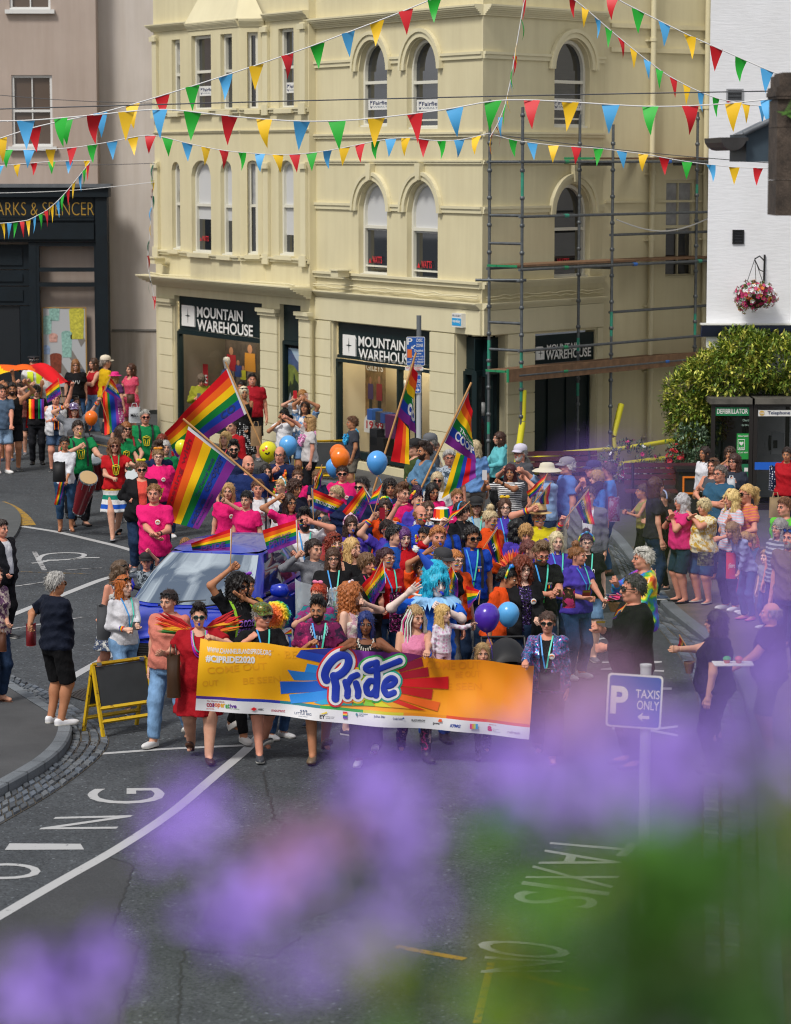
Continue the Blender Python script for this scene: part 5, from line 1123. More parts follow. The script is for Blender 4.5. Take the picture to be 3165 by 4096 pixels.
def hair_mesh(style):
 if style in HAIRS:return HAIRS[style]
 long_=style in('long','longcurly','dreads','wig');res=.0085 if long_ or style in('curly','clown','bob','wavy')else .0065
 g=Grid((-.2,-.17,-.42 if long_ else-.25),(.2,.24,.3),res);X,Y,Z=g.xyz();A=np.arctan2(X,Y+.0*Z);rg=np.random.RandomState(len(style)*7+1)
 strand=(np.sin(A*31+5*np.sin(Z*22+1))*.6+np.sin(A*53+Z*40)*.4)
 def lumps(f,a):return a*(np.sin(X*f+1.3*np.sin(Z*f*.7))*np.sin(Y*f*1.1+1.7*np.sin(X*f*.6))*np.sin(Z*f*.9+1.1))
 short=style in('short','quiff','crop','balding','pixie','undercut')
 t={'crop':.006,'balding':.006,'short':.009,'quiff':.009,'pixie':.018,'undercut':.007}.get(style,.014)
 face=lambda top=.066,w=.06:np.maximum(np.sqrt((X/w)**2+((Z+.035)/(top+.035))**2)-1,(Y+.015)/.05)*.05
 if short or style in('pony','bun','tied','topbun','mohawk'):
  tt=.009 if style in('pony','bun','tied','topbun','mohawk')else t
  g.ell((0,.02,.03),(.078+tt,.098+tt,.09+tt),.01)
  if style in('short','pixie'):g.ell((0,.0,.075),(.066,.09,.058),.025)
  line=np.maximum((.06+tt*.5-.82*(Y+.05)+.006*np.sin(X*140))-Z,-.085-Z)if style!='balding' else np.maximum(-.06-Z,np.maximum(Z-.045,-.01-Y))
  if style=='pixie':line=np.minimum(np.maximum(-face(.05,.055),-.08-Z),line+.02)
  if style in('pony','bun','tied','topbun'):line=np.maximum((.052-.62*(Y+.05))-Z,-.07-Z)
  if style in('quiff','undercut'):
   g.ell((0,-.02,.125),(.06,.075,.035),.02)
   if style=='undercut':line=np.maximum(line,.0*Z+np.where(Z>.06,-1,.0)+.0)
  if style=='mohawk':g.ell((0,.0,.14),(.03,.1,.075),.02)
  g.cut(lambda*_:np.broadcast_to(line,g.d.shape));g.d+=((strand*.0028 if style in('pony','bun','tied','topbun')else .0035*np.sin(X*260+2*np.sin(Y*40))+.002*np.sin(Y*190+X*90))+lumps(62,.006)).astype(f4)
  if style=='pony':
   for a,b,r0,r1 in(((0,.1,.06),(0,.155,.045),.03,.038),((0,.155,.045),(0,.17,-.06),.038,.032),((0,.17,-.06),(0,.15,-.17),.032,.012)):g.cap(a,b,r0,r1,.02)
  if style=='bun':g.ell((0,.105,.075),(.042,.04,.042),.01)
  if style=='topbun':g.ell((0,.03,.155),(.045,.045,.042),.01)
  if style=='tied':g.ell((0,.115,-.02),(.035,.03,.04),.02)
 elif style in('curly','afro','clown'):
  b={'curly':.022,'afro':.05,'clown':.075}[style];g.ell((0,.03,.035),(.08+b,.095+b,.09+b),.01)
  if style=='curly':g.ell((0,.06,-.05),(.1,.07,.09),.03)
  g.cut(lambda*_:np.broadcast_to(-face(.07 if style!='clown' else .055),g.d.shape));g.cut(lambda*_:np.broadcast_to(-.11-Z+0*X+0*Y,g.d.shape));g.d+=lumps(95,.016)+lumps(60,.012)
 else:
  drop={'bob':-.13,'wavy':-.15,'long':-.33,'longcurly':-.27,'dreads':-.36,'wig':-.3}[style];w={'bob':.014,'wavy':.02,'long':.010,'longcurly':.036,'dreads':.018,'wig':.042}[style]
  g.ell((0,.02,.03),(.078+w,.098+w,.092+w*.8),.01)
  if style=='wig':g.ell((0,.03,.13),(.1,.1,.075),.04)
  zl=np.clip((Z-drop)/(.05-drop),0,1);wx=.078+w+(.012 if style!='long' else .004)*(1-zl);y0=.03;ry=.085+w*.7
  d=(np.sqrt((X/wx)**2+((Y-y0)/ry)**2)-1)*.08;d=np.maximum(np.maximum(d,drop-Z-.03*np.abs(np.sin(A*5))-(.05*(Y<-.0))),Z-.05);g.d=np.minimum(g.d,d.astype(f4))
  fringe={'bob':.05,'wavy':.058}.get(style,.07)
  g.cut(lambda*_:np.broadcast_to(-face(.055 if style=='wig' else fringe,.07 if style=='wig' else .058),g.d.shape));under=np.maximum(np.maximum(np.sqrt((X/.06)**2+((Y-.0)/.062)**2)-1,Z+.06),-1.)*.06;g.cut(lambda*_:np.broadcast_to(-under,g.d.shape))
  front=np.maximum(np.abs(X)-.05,Y+.012);g.cut(lambda*_:np.broadcast_to(np.where(Z<-.03,-front,-1.),g.d.shape))
  g.d+=(strand*(.007 if style=='dreads' else .006)+lumps(80 if style=='longcurly' else 36,.014 if style in('longcurly','wavy','wig')else .004)).astype(f4)
 V,F=g.mesh();e1=V[F[:,1]]-V[F[:,0]];e2=V[F[:,3]]-V[F[:,0]];N=np.cross(e1,e2);N/=np.linalg.norm(N,axis=1)[:,None]+1e-9;Cn=V[F].mean(1);out=np.sign((N*(Cn-Cn.mean(0))).sum(1)).mean();N*=1 if out>0 else-1
 k=rg.choice(len(F),min(len(F),900),replace=False);p,n_=Cn[k],N[k];dn=np.array((0,0,-1.))+np.stack([np.zeros(len(k)),.5*(p[:,1]>.02),np.zeros(len(k))],1)+rg.normal(0,.45,(len(k),3));dn-=n_*(dn*n_).sum(1)[:,None]*.8;dn/=np.linalg.norm(dn,axis=1)[:,None]+1e-9;L=rg.uniform(.02,.055,(len(k),1))*(1.5 if long_ else 1.);sd=np.cross(dn,n_)*.0032
 a=p-n_*.004;b=p+dn*L*.5+n_*L*.16;c=p+dn*L+n_*L*rg.uniform(-.05,.3,(len(k),1));nv=len(V);V=np.concatenate([V,a-sd,a+sd,b+sd,b-sd,c]);q=np.arange(len(k));m=len(k)
 me=mesh_np('hair_'+style,V,[np.concatenate([F,np.stack([nv+q,nv+m+q,nv+2*m+q,nv+3*m+q],1)]),np.stack([nv+3*m+q,nv+2*m+q,nv+4*m+q],1)]);me.materials.append(None);HAIRS[style]=me;return me
def hair_mat(c):
 k=('hair',c)
 if k in MATS:return MATS[k]
 m,t=custom('hair_'+c);L=lin(c);v=t.coord('Object',(45,45,5));n=t.noise(v,2.2,4,.6)
 t.base(t.ramp(n,[(.28,tuple(x*.5 for x in L[:3])),(.5,L[:3]),(.75,tuple(min(1,x*1.5+.01)for x in L[:3]))]));t.b.inputs['Roughness'].default_value=.45;t.b.inputs['Specular IOR Level'].default_value=.4;t.bump(n,.5,.01);MATS[k]=m;return m
m,t=custom('rainbow_hair');t.base(t.ramp(t.new('ShaderNodeSeparateXYZ').outputs[0],[(.0,'d01828')]));
sx=t.n.get('Separate XYZ');t.link(t.coord('Generated'),sx.inputs[0]);rr=[n for n in t.n if n.type=='VALTORGB'][0]
for p,c in((.2,'e8781c'),(.36,'e8d21c'),(.55,'38b43a'),(.72,'24a0e0'),(.9,'6a3ac0')):e=rr.color_ramp.elements.new(p);e.color=lin(c)
rr.color_ramp.elements[0].color=lin('d01828');MATS[('hair','rainbow')]=m
SKINS=dict(l='d09e85',p='e0b7a2',r='d2937b',t='b27c5b',b='7a4c33',d='54331f',w='e6d5cc')
def skin_mat(k):
 key=('skin',k)
 if key not in MATS:
  m,t=custom('skin_'+SKINS[k]);c=lin(SKINS[k]);n=t.noise(t.coord(),30,4);t.base(t.ramp(n,[(.3,(c[0]*.93,c[1]*.86,c[2]*.84)),(.7,c[:3])]));t.b.inputs['Roughness'].default_value=.62;t.b.inputs['Specular IOR Level'].default_value=.3
  t.b.inputs['Subsurface Weight'].default_value=.0;MATS[key]=m
 return MATS[key]
EYEW=mat('eye_white','cfcac4',.3);EYED=mat('iris_and_lash','1c130f',.35);TEETH=mat('teeth','d8d2c8',.3)
LIPS={k:mat('lips_'+k,c,.4)for k,c in dict(n='a5574f',r='a3161f',d='5a2a24').items()}
def fabric(spec,top=True):
 key=('fab',spec)
 if key in MATS:return MATS[key]
 q=spec.split('/');c=lin(q[0]);pat=q[1]if len(q)>1 else '';c2=lin(q[2])if len(q)>2 else(.8,.8,.8,1)
 m,t=custom('fabric_'+q[0]+('_'+pat if pat else ''));v=t.coord('Object');col=None
 n=t.noise(v,5,4,.6);sh=t.ramp(n,[(.3,(.86,.86,.86)),(.7,(1.08,1.08,1.08))])
 if pat=='stripe':
  wv=t.new('ShaderNodeTexWave',bands_direction='Z');wv.inputs['Scale'].default_value=float(q[3])if len(q)>3 else 5;t.link(v,wv.inputs['Vector']);col=t.ramp(wv.outputs['Fac'],[(.0,c),(.55,c),(.6,c2),(1.,c2)],'CONSTANT')
 elif pat in('floral','dots','camo'):
  sc={'floral':9,'dots':26,'camo':9}[pat];vo=t.new('ShaderNodeTexVoronoi');vo.inputs['Scale'].default_value=sc;vo.inputs['Randomness'].default_value=.3 if pat=='dots' else 1;t.link(v,vo.inputs['Vector'])
  if pat=='dots':col=t.ramp(vo.outputs['Distance'],[(.0,c2),(.33,c2),(.36,c)],'LINEAR')
  else:nn=t.noise(v,sc*(1.4 if pat=='floral' else .7),5,.7);col=t.ramp(nn,[(.46,c),(.5,c2),(.6,c2),(.64,c)]if pat=='floral' else[(.42,c),(.46,c2),(.56,c2),(.6,lin('b8306a'))])
 elif pat=='sequin':
  vo=t.new('ShaderNodeTexVoronoi');vo.inputs['Scale'].default_value=75;t.link(v,vo.inputs['Vector']);col=t.mix(.85,c,t.ramp(vo.outputs['Color'],[(.1,(.02,.02,.03)),(.5,c),(.85,c2),(.95,(1,1,1))]))
  t.b.inputs['Metallic'].default_value=.6;t.b.inputs['Roughness'].default_value=.25;t.bump(vo.outputs['Color'],.8,.02)
 elif pat=='rainbow':
  nn=t.noise(v,3.2,3,.5);st_=['c0182a','e8641c','ead21c','3cae38','2378d8','6a2ac0','d81c8c','ead21c','28a8d0'];col=t.ramp(nn,[(.28+.055*k,x)for k,x in enumerate(st_)]);t.b.inputs['Roughness'].default_value=.3
 elif pat=='hoops':
  sp=t.new('ShaderNodeSeparateXYZ');t.link(v,sp.inputs[0]);mr=t.new('ShaderNodeMapRange');mr.inputs[1].default_value=.36;mr.inputs[2].default_value=.98;t.link(sp.outputs[2],mr.inputs[0])
  col=t.ramp(mr.outputs[0],[(0,'5d2a9a'),(.14,'d8d8d8'),(.28,'1d55b8'),(.4,'d8d8d8'),(.53,'12806a'),(.65,'d8d8d8'),(.77,'cf9f1c'),(.87,'d8d8d8'),(.95,'c03a1c')],'CONSTANT')
 elif pat=='check':
  ch=t.new('ShaderNodeTexChecker');ch.inputs['Scale'].default_value=30;t.link(v,ch.inputs['Vector']);ch.inputs[1].default_value=c;ch.inputs[2].default_value=c2;col=ch.outputs['Color']
 elif pat=='denim':
  nn=t.noise(t.coord('Object',(1,1,.5)),6,5,.6);col=t.ramp(nn,[(.3,tuple(x*.75 for x in c[:3])),(.68,tuple(min(1,x*1.5)for x in c[:3]))])
 t.base(t.mix(1.,col if col is not None else c,sh,'MULTIPLY'));
 if pat not in('sequin','rainbow'):t.b.inputs['Roughness'].default_value=.8;t.b.inputs['Specular IOR Level'].default_value=.2;t.bump(t.noise(t.coord('Object',(1,1,.55)),15,5,.62),.75,.03)
 MATS[key]=m;return m
DENIM={'jeans':'34527a/denim','ljeans':'6d8fb4/denim','djeans':'1d2f4a/denim'}
PROF={'m':([.78,.88,.96,1.08,1.2,1.3,1.38,1.43,1.47],[.135,.163,.158,.148,.165,.178,.168,.105,.058],[.09,.115,.112,.106,.112,.112,.092,.07,.058],[.0,.006,.0,-.004,-.004,.0,.008,.015,.02]),'f':([.78,.88,.96,1.08,1.17,1.25,1.36,1.42,1.46],[.14,.173,.158,.128,.137,.15,.148,.095,.05],[.095,.12,.107,.094,.106,.12,.088,.064,.05],[.0,.008,.004,-.004,-.012,-.022,.004,.014,.02])}
SHOES={}
def shoe_mesh(kind):
 if kind in SHOES:return SHOES[kind]
 g=Grid((-.07,-.23,-.1),(.07,.11,.16),.0075);hz={'heel':.05,'wedge':.055}.get(kind,.0)
 g.ell((0,-.12,-.052),(.046,.09,.034),.02);g.ell((0,-.01,-.035),(.039,.085,.045),.03);g.ell((0,.03,-.03),(.034,.04,.05),.02)
 top={'boot':.12,'flat':-.025,'heel':-.01,'wedge':.0,'sandal':-.052}.get(kind,.005)
 if kind=='boot':g.cap((0,.0,-.02),(0,.012,.12),.045,.052,.03)
 g.cap((0,-.14,-.068),(0,.04,-.068),.044,.036,.01)
 g.cut(lambda X,Y,Z:np.maximum(-.08-Z,Z-top-np.where(Y<-.03,-.02,0))+0*X);V,F=g.mesh();me=mesh_np('shoe_'+kind,V,F)
 c=V[F].mean(1);sole=c[:,2]<-.058;me.materials.append(None);me.materials.append(None);me.polygons.foreach_set('material_index',np.where(sole,1,0).astype(np.int32));SHOES[kind]=me;return me
def ik(a,b,l1,l2,pole):
 d=b-a;L=np.linalg.norm(d);mx=(l1+l2)*.995
 if L>mx:b=a+d*mx/L;d=b-a;L=mx
 x=(l1*l1-l2*l2+L*L)/(2*L);h=math.sqrt(max(0,l1*l1-x*x));u=d/L;p=pole-u*np.dot(pole,u);p=nrm(p)
 return a+u*x+p*h,b
PERSONS={}
def person(pos,h,f,sex,hair,top,bot,label,skin='l',fat=1.,arms=('down','down'),legs='stand',look=(0,0),mouth=0,shoes=None,acc='',lean=0.,px_hands=None,beard=None,z0=0.,lod=0,group=None,hcol=None,hs=None,roll=0.,lips=None,sock=None):
 s=h/1.70;rs=(.0165,.0185,.022)[lod];child=h<1.42;hk=hs or((1.0+max(0,1.55-h)*.55));rg=np.random.RandomState(int(abs(pos[0]*977+pos[1]*131))%99991)
 root=empty('person',(pos[0],pos[1],z0),f,label,'person',group);hk*=1.03;fat=fat*(1.1 if not child else 1.03)
 P={k:np.array(v,f4)for k,v in zip('zrxy',PROF['m' if sex=='m' else 'f'])};zz,rx,ry,yo=P['z'],P['r']*(fat if not child else fat*.95),P['x']*(fat**1.25),P['y']
 if child and sex!='m':rx=rx*np.interp(zz,[.9,1.1,1.3],[.93,1.08,1.0]).astype(f4)
 if fat>1.05:ry=ry+np.interp(zz,[.85,1.02,1.2],[0,.045,0]).astype(f4)*(fat-1)*3;yo=yo-np.interp(zz,[.85,1.02,1.2],[0,.03,0]).astype(f4)*(fat-1)*3
 tl=math.tan(R(lean));LY=lambda z:-tl*np.maximum(z-.95,0)
 sit=legs=='sit';sz=0.
 sw=(.172 if sex=='m' else .152)*(1+(fat-1)*.55);S={d:np.array((d*sw,LY(1.385)+.008,1.385))for d in(-1,1)}
 ua,fa=.285,.25
 c_,s_=math.cos(f),math.sin(f)
 def w2l(p):p=np.array(p)-np.array((pos[0],pos[1],z0));return np.array((p[0]*c_+p[1]*s_,-p[0]*s_+p[1]*c_,p[2]))/s
 Hn,El,HP,HK={},{},{},{}
 PRE=dict(down=((.25,-.03,.80),(.3,1,0),(-1,0,0),'relax'),swing=((.25,-.2,.86),(.3,1,-.2),(-1,0,0),'relax'),back=((.25,.16,.84),(.3,1,0),(-1,0,0),'relax'),front=((.07,-.24,.96),(1,.6,-.3),(-.4,1,0),'relax'),belly=((.1,-.26,1.08),(1,.5,-.4),(-.3,1,0),'grip'),hip=((.19,-.02,.98),(1,.8,.2),(-1,.5,0),'relax'),pocket=((.2,-.06,.86),(1,.7,.1),(-1,0,0),'relax'),phone=((.06,-.36,1.28),(.7,.2,-1),(0,1,.3),'grip'),photo=((.09,-.3,1.62),(1,-.2,-.6),(-.2,1,0),'grip'),clap=((.025,-.3,1.2),(1,.2,-.7),(-1,0,0),'clap'),up=((.24,-.12,1.92),(1,.3,0),(0,-1,0),'grip'),high=((.16,-.1,1.95),(1,.3,0),(0,-1,0),'grip'),wave=((.34,-.2,1.72),(1,.5,-.6),(0,-1,0),'open'),mouth=((.03,-.2,1.49),(1,.1,-.8),(-.7,.7,0),'grip'),cross=((-.1,-.2,1.14),(1,-.1,-.5),(0,1,.2),'relax'),hold=((.17,-.3,1.02),(1,.6,-.3),(0,0,-1),'grip'),carry=((.02,-.24,1.13),(1,.4,-.5),(0,1,.6),'relax'),shoulder=((.22,-.12,1.3),(1,.4,-.6),(0,1,0),'grip'),drum=((.16,-.32,1.02),(1,.5,-.2),(0,0,-1),'relax'),give=((.14,-.5,1.12),(.6,.5,-.8),(0,0,1),'grip'),wheel=((.15,-.42,1.16),(1,.2,-.6),(0,0,-1),'grip'))
 for i,d in enumerate((-1,1)):
  a=arms[i];kind=None;pole=(.6,.6,-.5);palm=(0,-1,0)
  if isinstance(a,str):
   nm,_,kd=a.partition(':');t_,pole,palm,kind=PRE[nm];t_=np.array(t_)+rg.normal(size=3)*(.0 if nm in('clap','hold')else .012);t_[1]+=LY(t_[2]);kind=kd or kind;palm=np.array(palm,float)*(-1 if False else 1)
   if nm=='clap':t_[0]+=.015
  else:
   x,y,dy=a[:3];kind=a[3]if len(a)>3 else 'grip';palm=a[4]if len(a)>4 else(0,-1,0);q_=at(x,y,pos[1]-dy);t_=w2l(q_);t_=np.array((t_[0]*d,t_[1],t_[2]));pole=((.5,.6,-1)if t_[2]<1.3 else(1,.3,-.6))if t_[2]<1.6 else(1,.3,.1)
  m_=np.array((d,1,1));t_=np.array(t_)*m_;e,hnd=ik(S[d],t_,ua,fa,np.array(pole,float)*m_);El[d],Hn[d]=e,hnd;HP[d]=np.array(palm,float)*m_;HK[d]=kind
 A={-1:np.array((-.095*(1+(fat-1)*.4),0.02,.08)),1:np.array((.095*(1+(fat-1)*.4),.02,.08))};toe={-1:-12,1:12}
 if legs=='walk':A[-1]+=(.02,-.24,.0);A[1]+=(-.02,.26,.05)
 if legs=='walk2':A[1]+=(-.02,-.24,.0);A[-1]+=(.02,.26,.05)
 if legs=='wide':A[-1]+=(-.06,0,0);A[1]+=(.06,0,0)
 if sit:A[-1]+=(0,-.42,.0);A[1]+=(0,-.42,.0)
 hz=.88;hipz=.0
 if sit:hipz=-.40
 Hp={d:np.array((d*.088*fat,0.01,hz))for d in(-1,1)};Kn={}
 for d in(-1,1):
  t_=A[d]-np.array((0,0,hipz))if sit else A[d];Kn[d],A2=ik(Hp[d],t_,.415,.405,np.array((d*.08,-1,.0 if not sit else .8)));A[d]=A2
 if sit:z_off=hipz
 else:z_off=0.
 fl=(fat-1)*.8+1;LR=(.082*fl,.056*fl,.04*(1+(fat-1)*.4));AR=((.048,.039,.027)if sex=='m' else(.041,.034,.023));AR=tuple(a*fl for a in AR)
 if child:LR=tuple(a*.92 for a in LR);AR=tuple(a*.9 for a in AR)
 def torso(off,z_lo,z_hi,loose=0.,flare=None):
  def fn(X,Y,Z):
   z=Z;a=np.interp(z.ravel(),zz,rx).astype(f4).reshape(z.shape)+off;b=np.interp(z.ravel(),zz,ry).astype(f4).reshape(z.shape)+off;y_=np.interp(z.ravel(),zz,yo).astype(f4).reshape(z.shape)+LY(z).astype(f4)
   if loose:k=np.clip((1.3-z)/.4,0,1)*loose;mn=(.148 if sex=='m' else .128)*fat;a=np.maximum(a,mn*np.clip((1.4-z)*8,0,1))+k;b=b+k*.8
   if flare:q_=np.clip((flare[0]-z)/(flare[0]-flare[1]),0,1)**.8;a=a+q_*flare[2];b=b+q_*flare[2]
   an=np.arctan2(X/a,(Y-y_)/b)
   q=np.sqrt((X/a)**2+((Y-y_)/b)**2);d=(q-1)*np.minimum(a,b)
   if flare and flare[3]:d=d+np.sin(an*flare[3]+2*np.sin(z*4))*.016*np.clip((flare[0]-z)/(flare[0]-flare[1]),0,1)
   return np.maximum(d,np.maximum(z_lo-z,z-z_hi)).astype(f4)
  ex=.1+(flare[2]if flare else 0)+loose;W_=float(rx.max())+off+ex
  return(-W_,-float(ry.max())-ex-.25*abs(tl)-.1,z_lo),(W_,float(ry.max())+ex+.1,z_hi),fn
 pts=np.array([*S.values(),*El.values(),*Hn.values(),*Hp.values(),*Kn.values(),*A.values()]);lo=pts.min(0)-.2;hi=pts.max(0)+.2;lo[0]=min(lo[0],-.3*fat);hi[0]=max(hi[0],.3*fat);lo[2]=min(lo[2],-.02)
 hi[2]=max(hi[2],1.55);ph=rg.uniform(0,6,6)
 def wr(a,X,Y,Z):return a*(np.sin(X*23+Z*31+ph[0])*np.sin(Y*27-Z*17+ph[1])+.6*np.sin(Z*52+X*19+3*np.sin(Y*9+ph[2]))+.45*np.sin(X*70+Z*34+2.5*np.sin(Z*13+ph[3])))
 def arm(g,d,off,f0=0.,f1=2.,k=.03,end=False):
  a,b,c=S[d],El[d],Hn[d]
  if f1>1:g.cap(a,b,AR[0]+off,AR[1]+off,k);e=b+(c-b)*(f1-1);g.cap(b,e,AR[1]+off,AR[1]+(AR[2]-AR[1])*(f1-1)+off,k,end)
  else:e=a+(b-a)*f1;g.cap(a,e,AR[0]+off,AR[0]+(AR[1]-AR[0])*f1+off+.012,k,end)
  return e
 def leg(g,d,off,f1=2.,k=.04,wide=0.,end=False):
  a,b,c=Hp[d],Kn[d],A[d]
  if f1>1:g.cap(a,b,LR[0]+off,LR[1]+off+wide*.4,k);e=b+(c-b)*(f1-1);g.cap(b,e,LR[1]+off+wide*.4,LR[1]+(LR[2]-LR[1])*(f1-1)+off+wide,k,end)
  else:e=a+(b-a)*f1;g.cap(a,e,LR[0]+off,LR[0]+(LR[1]-LR[0])*f1+off+wide,k,end)
  return e
 g=Grid(lo,hi,rs);g.put(*torso(0,.80,1.45),.03);g.cap((0,LY(1.44)+.018,1.40),(0,LY(1.5)+.0,1.52),.054 if sex=='m' else .046,.05 if sex=='m' else .043,.03)
 for d in(-1,1):
  arm(g,d,0.);leg(g,d,0.);a=A[d];yaw=R(toe[d]);g.cap(a-(0,0,.03),a+(math.sin(yaw)*.13,-.13*math.cos(yaw),-.052),.036,.026,.02)
  cf=Kn[d]*.7+A[d]*.3+np.array((0,.022,0));g.ell(cf,(.045*fl,.05*fl,.1),.03)
 V,F=g.mesh();Vs,Fs,Ms=[V],[F],[np.zeros(len(F),np.int32)];nV=len(V)
 Hc=np.array((0,LY(1.585)*1.05-.012-tl*.02,1.472+.118*hk));RM=(Matrix.Rotation(R(look[0]),3,'Z')@Matrix.Rotation(R(look[1]),3,'X')@Matrix.Rotation(R(roll),3,'Y'));RA=np.array(RM);pv=np.array((0,.025,-.1))
 HS=np.array((rg.uniform(.94,1.06),rg.uniform(.96,1.04),rg.uniform(.96,1.06)))
 hx=lambda v:((np.asarray(v)*HS-pv)@RA.T+pv)*hk+Hc
 for v_,f_,mi in head_mesh((('m' if sex=='m' and not child else 'f'),mouth,0 if lod==0 else 1)):Vs.append(hx(v_));Fs.append(f_+nV);Ms.append(np.full(len(f_),mi,np.int32));nV+=len(v_)
 hands={}
 for d in(-1,1):
  hv,hf=hand_mesh(HK[d]);hsz=(.98 if sex=='m' else .9)*(1.0 if not child else .95);X_=nrm(Hn[d]-El[d])
  if HK[d]in('grip','relax')and isinstance(arms[d>0],str)and arms[d>0].split(':')[0]=='hold':X_=nrm((0,-1,.15))
  Z_=-HP[d];Z_=Z_-X_*np.dot(Z_,X_)
  if np.linalg.norm(Z_)<.15:Z_=np.cross(X_,(0,0,1))if abs(X_[2])<.9 else np.array((-d,0,0))-X_*np.dot((-d,0,0),X_)
  Z_=nrm(Z_);Y_=np.cross(Z_,X_)*(1 if d<0 else-1);B_=np.stack([X_,Y_,Z_],1)*hsz;v_=hv@B_.T+Hn[d]+X_*.02;ff=hf if d<0 else hf[:,::-1]
  Vs.append(v_);Fs.append(ff+nV);Ms.append(np.zeros(len(ff),np.int32));nV+=len(v_);hands[d]=Hn[d]+X_*.085+HP[d]*.03
 zo=np.array((0,0,z_off));V=(np.concatenate(Vs)+zo)*s;me=mesh_np('body',V,[np.concatenate(Fs)],np.concatenate(Ms))
 if skin=='w':pass
 link('body',me,[skin_mat(skin),EYEW,EYED,lips or LIPS['d' if skin in 'bd' else 'n'],TEETH],root)
 def emit(g,name,m_):
  V,F=g.mesh()
  if not len(F):return None
  return link(name,mesh_np(name,(V+zo)*s,F),m_,root)
 tk,_,tc_=top.partition(':');bk,_,bc=bot.partition(':');bc=bc or DENIM.get(bk,'202024');kind={'jeans':'trousers','ljeans':'trousers','djeans':'trousers'}.get(bk,bk)
 dress=tk in('dress','sundress','longdress')
 if not dress:
  if kind in('trousers','leggings','wide','shorts','capri','knee'):
   g=Grid(lo,hi,rs);off=.005 if kind=='leggings' else .009;wd={'wide':.06,'trousers':.013,'shorts':.022,'knee':.024}.get(kind,.006);g.put(*torso(off,.80,1.0),.03);f1={'shorts':.75,'knee':.97,'capri':1.6}.get(kind,1.97)
   for d in(-1,1):
    leg(g,d,off,f1,.04,wd,True)
   X,Y,Z=g.xyz();g.d+=np.minimum(wr(.005 if kind!='leggings' else .0015,X,Y,Z),.0015).astype(f4);g.cut(lambda X,Y,Z:Z-.985+0*X);emit(g,{'knee':'shorts','capri':'trousers','wide':'trousers'}.get(kind,kind),fabric(bc))
  elif kind in('skirt','longskirt'):
   zl=.48 if kind=='skirt' else .33;zz=np.r_[.2,zz].astype(f4);rx=np.r_[rx[1],rx].astype(f4);ry=np.r_[ry[1],ry].astype(f4);yo=np.r_[0,yo].astype(f4);g=Grid((-.45,-.45,.2),(.45,.45,1.1),rs);g.put(*torso(.016,zl,1.0,0,(.9,zl,.06,9)),0);emit(g,'skirt',fabric(bc))
 if tk!='none':
  ext={'sundress':.56,'dress':.52,'longdress':.28}.get(tk,None)
  g=Grid(lo,hi,rs);hem=ext or{'jacket':.80,'coat':.7,'tank':.9,'top':.93,'vest':.8,'bigtee':.78}.get(tk,.865)
  if ext:zz=np.r_[.2,.5,zz].astype(f4);rx=np.r_[rx[1]*.95,rx[1]*.98,rx].astype(f4);ry=np.r_[ry[1]*.95,ry[1],ry].astype(f4);yo=np.r_[0,0,yo].astype(f4)
  loose={'tee':.012,'bigtee':.024,'polo':.011,'tank':.006,'top':.006,'blouse':.02,'hoodie':.03,'jacket':.026,'coat':.03,'shirt':.016,'jumper':.014,'strap':.004,'vest':.03}.get(tk,.0);off={'jacket':.022,'hoodie':.018,'coat':.02,'vest':.024}.get(tk,.0135)
  g.put(*torso(off,hem,1.462,loose,(.98,hem,.035 if tk=='dress' else .1,7)if ext else None),0)
  sl={'tee':.62,'bigtee':.75,'polo':.62,'tank':0,'top':.45,'dress':.55,'blouse':.8,'shirt':.65,'strap':0,'sundress':0,'longdress':.5,'vest':.0,'hoodie':1.93,'jacket':1.93,'coat':1.9,'jumper':1.9,'lshirt':1.92,'threeq':1.5}.get(tk,.6)
  if tk in('lshirt','threeq'):pass
  if sl:
   for d in(-1,1):
    o_=.012 if sl<1 else(.014 if tk in('hoodie','jacket','coat','jumper')else .008);arm(g,d,o_,0,sl,.035,True)
  X,Y,Z=g.xyz();g.d+=np.minimum(wr(.0095 if loose>.01 else .005,X,Y,Z),.0025).astype(f4);yn=LY(1.45)
  nk={'tank':(.1,.085,.1,-.03),'strap':(.115,.1,.13,-.05),'sundress':(.105,.09,.12,-.04),'dress':(.085,.08,.12,-.06),'top':(.085,.08,.08,-.03),'polo':(.062,.064,.05,-.02),'hoodie':(.07,.07,.045,-.01),'shirt':(.062,.064,.05,-.02),'jacket':(.075,.08,.12,-.05)}.get(tk,(.076,.074,.052,-.012))
  if tk=='jacket' or tk=='vest':pass
  e_=(np.sqrt((X/nk[0])**2+((Y-yn-nk[3])/nk[1])**2+((Z-1.475)/nk[2])**2)-1)*.06;g.d=np.maximum(g.d,-e_).astype(f4)
  if tk in('strap','sundress','tank'):
   sx_={'tank':.13,'strap':.105,'sundress':.12}[tk];g.d=np.where((np.abs(X)>sx_*(1+(fat-1)*.5))&(Z>1.3),np.maximum(g.d,np.minimum((np.abs(X)-sx_),Z-1.3)),g.d).astype(f4)
  if 'open' in acc:
   g.d=np.where(Y<yn*.5+.01,np.maximum(g.d,.055+.02*np.clip((Z-1.0)/.4,0,1)-np.abs(X)),g.d).astype(f4);ic=[q for q in acc.split()if q.startswith('open')][0].partition(':')[2]or 'd0d0d4'
   g2=Grid(lo,hi,rs);g2.put(*torso(.007,.88,1.455,.002),0);g2.d=np.maximum(g2.d,-(np.sqrt((X/.085)**2+((Y-yn+.03)/.08)**2+((Z-1.475)/.09)**2)-1)*.06).astype(f4);emit(g2,'tshirt',fabric(ic))
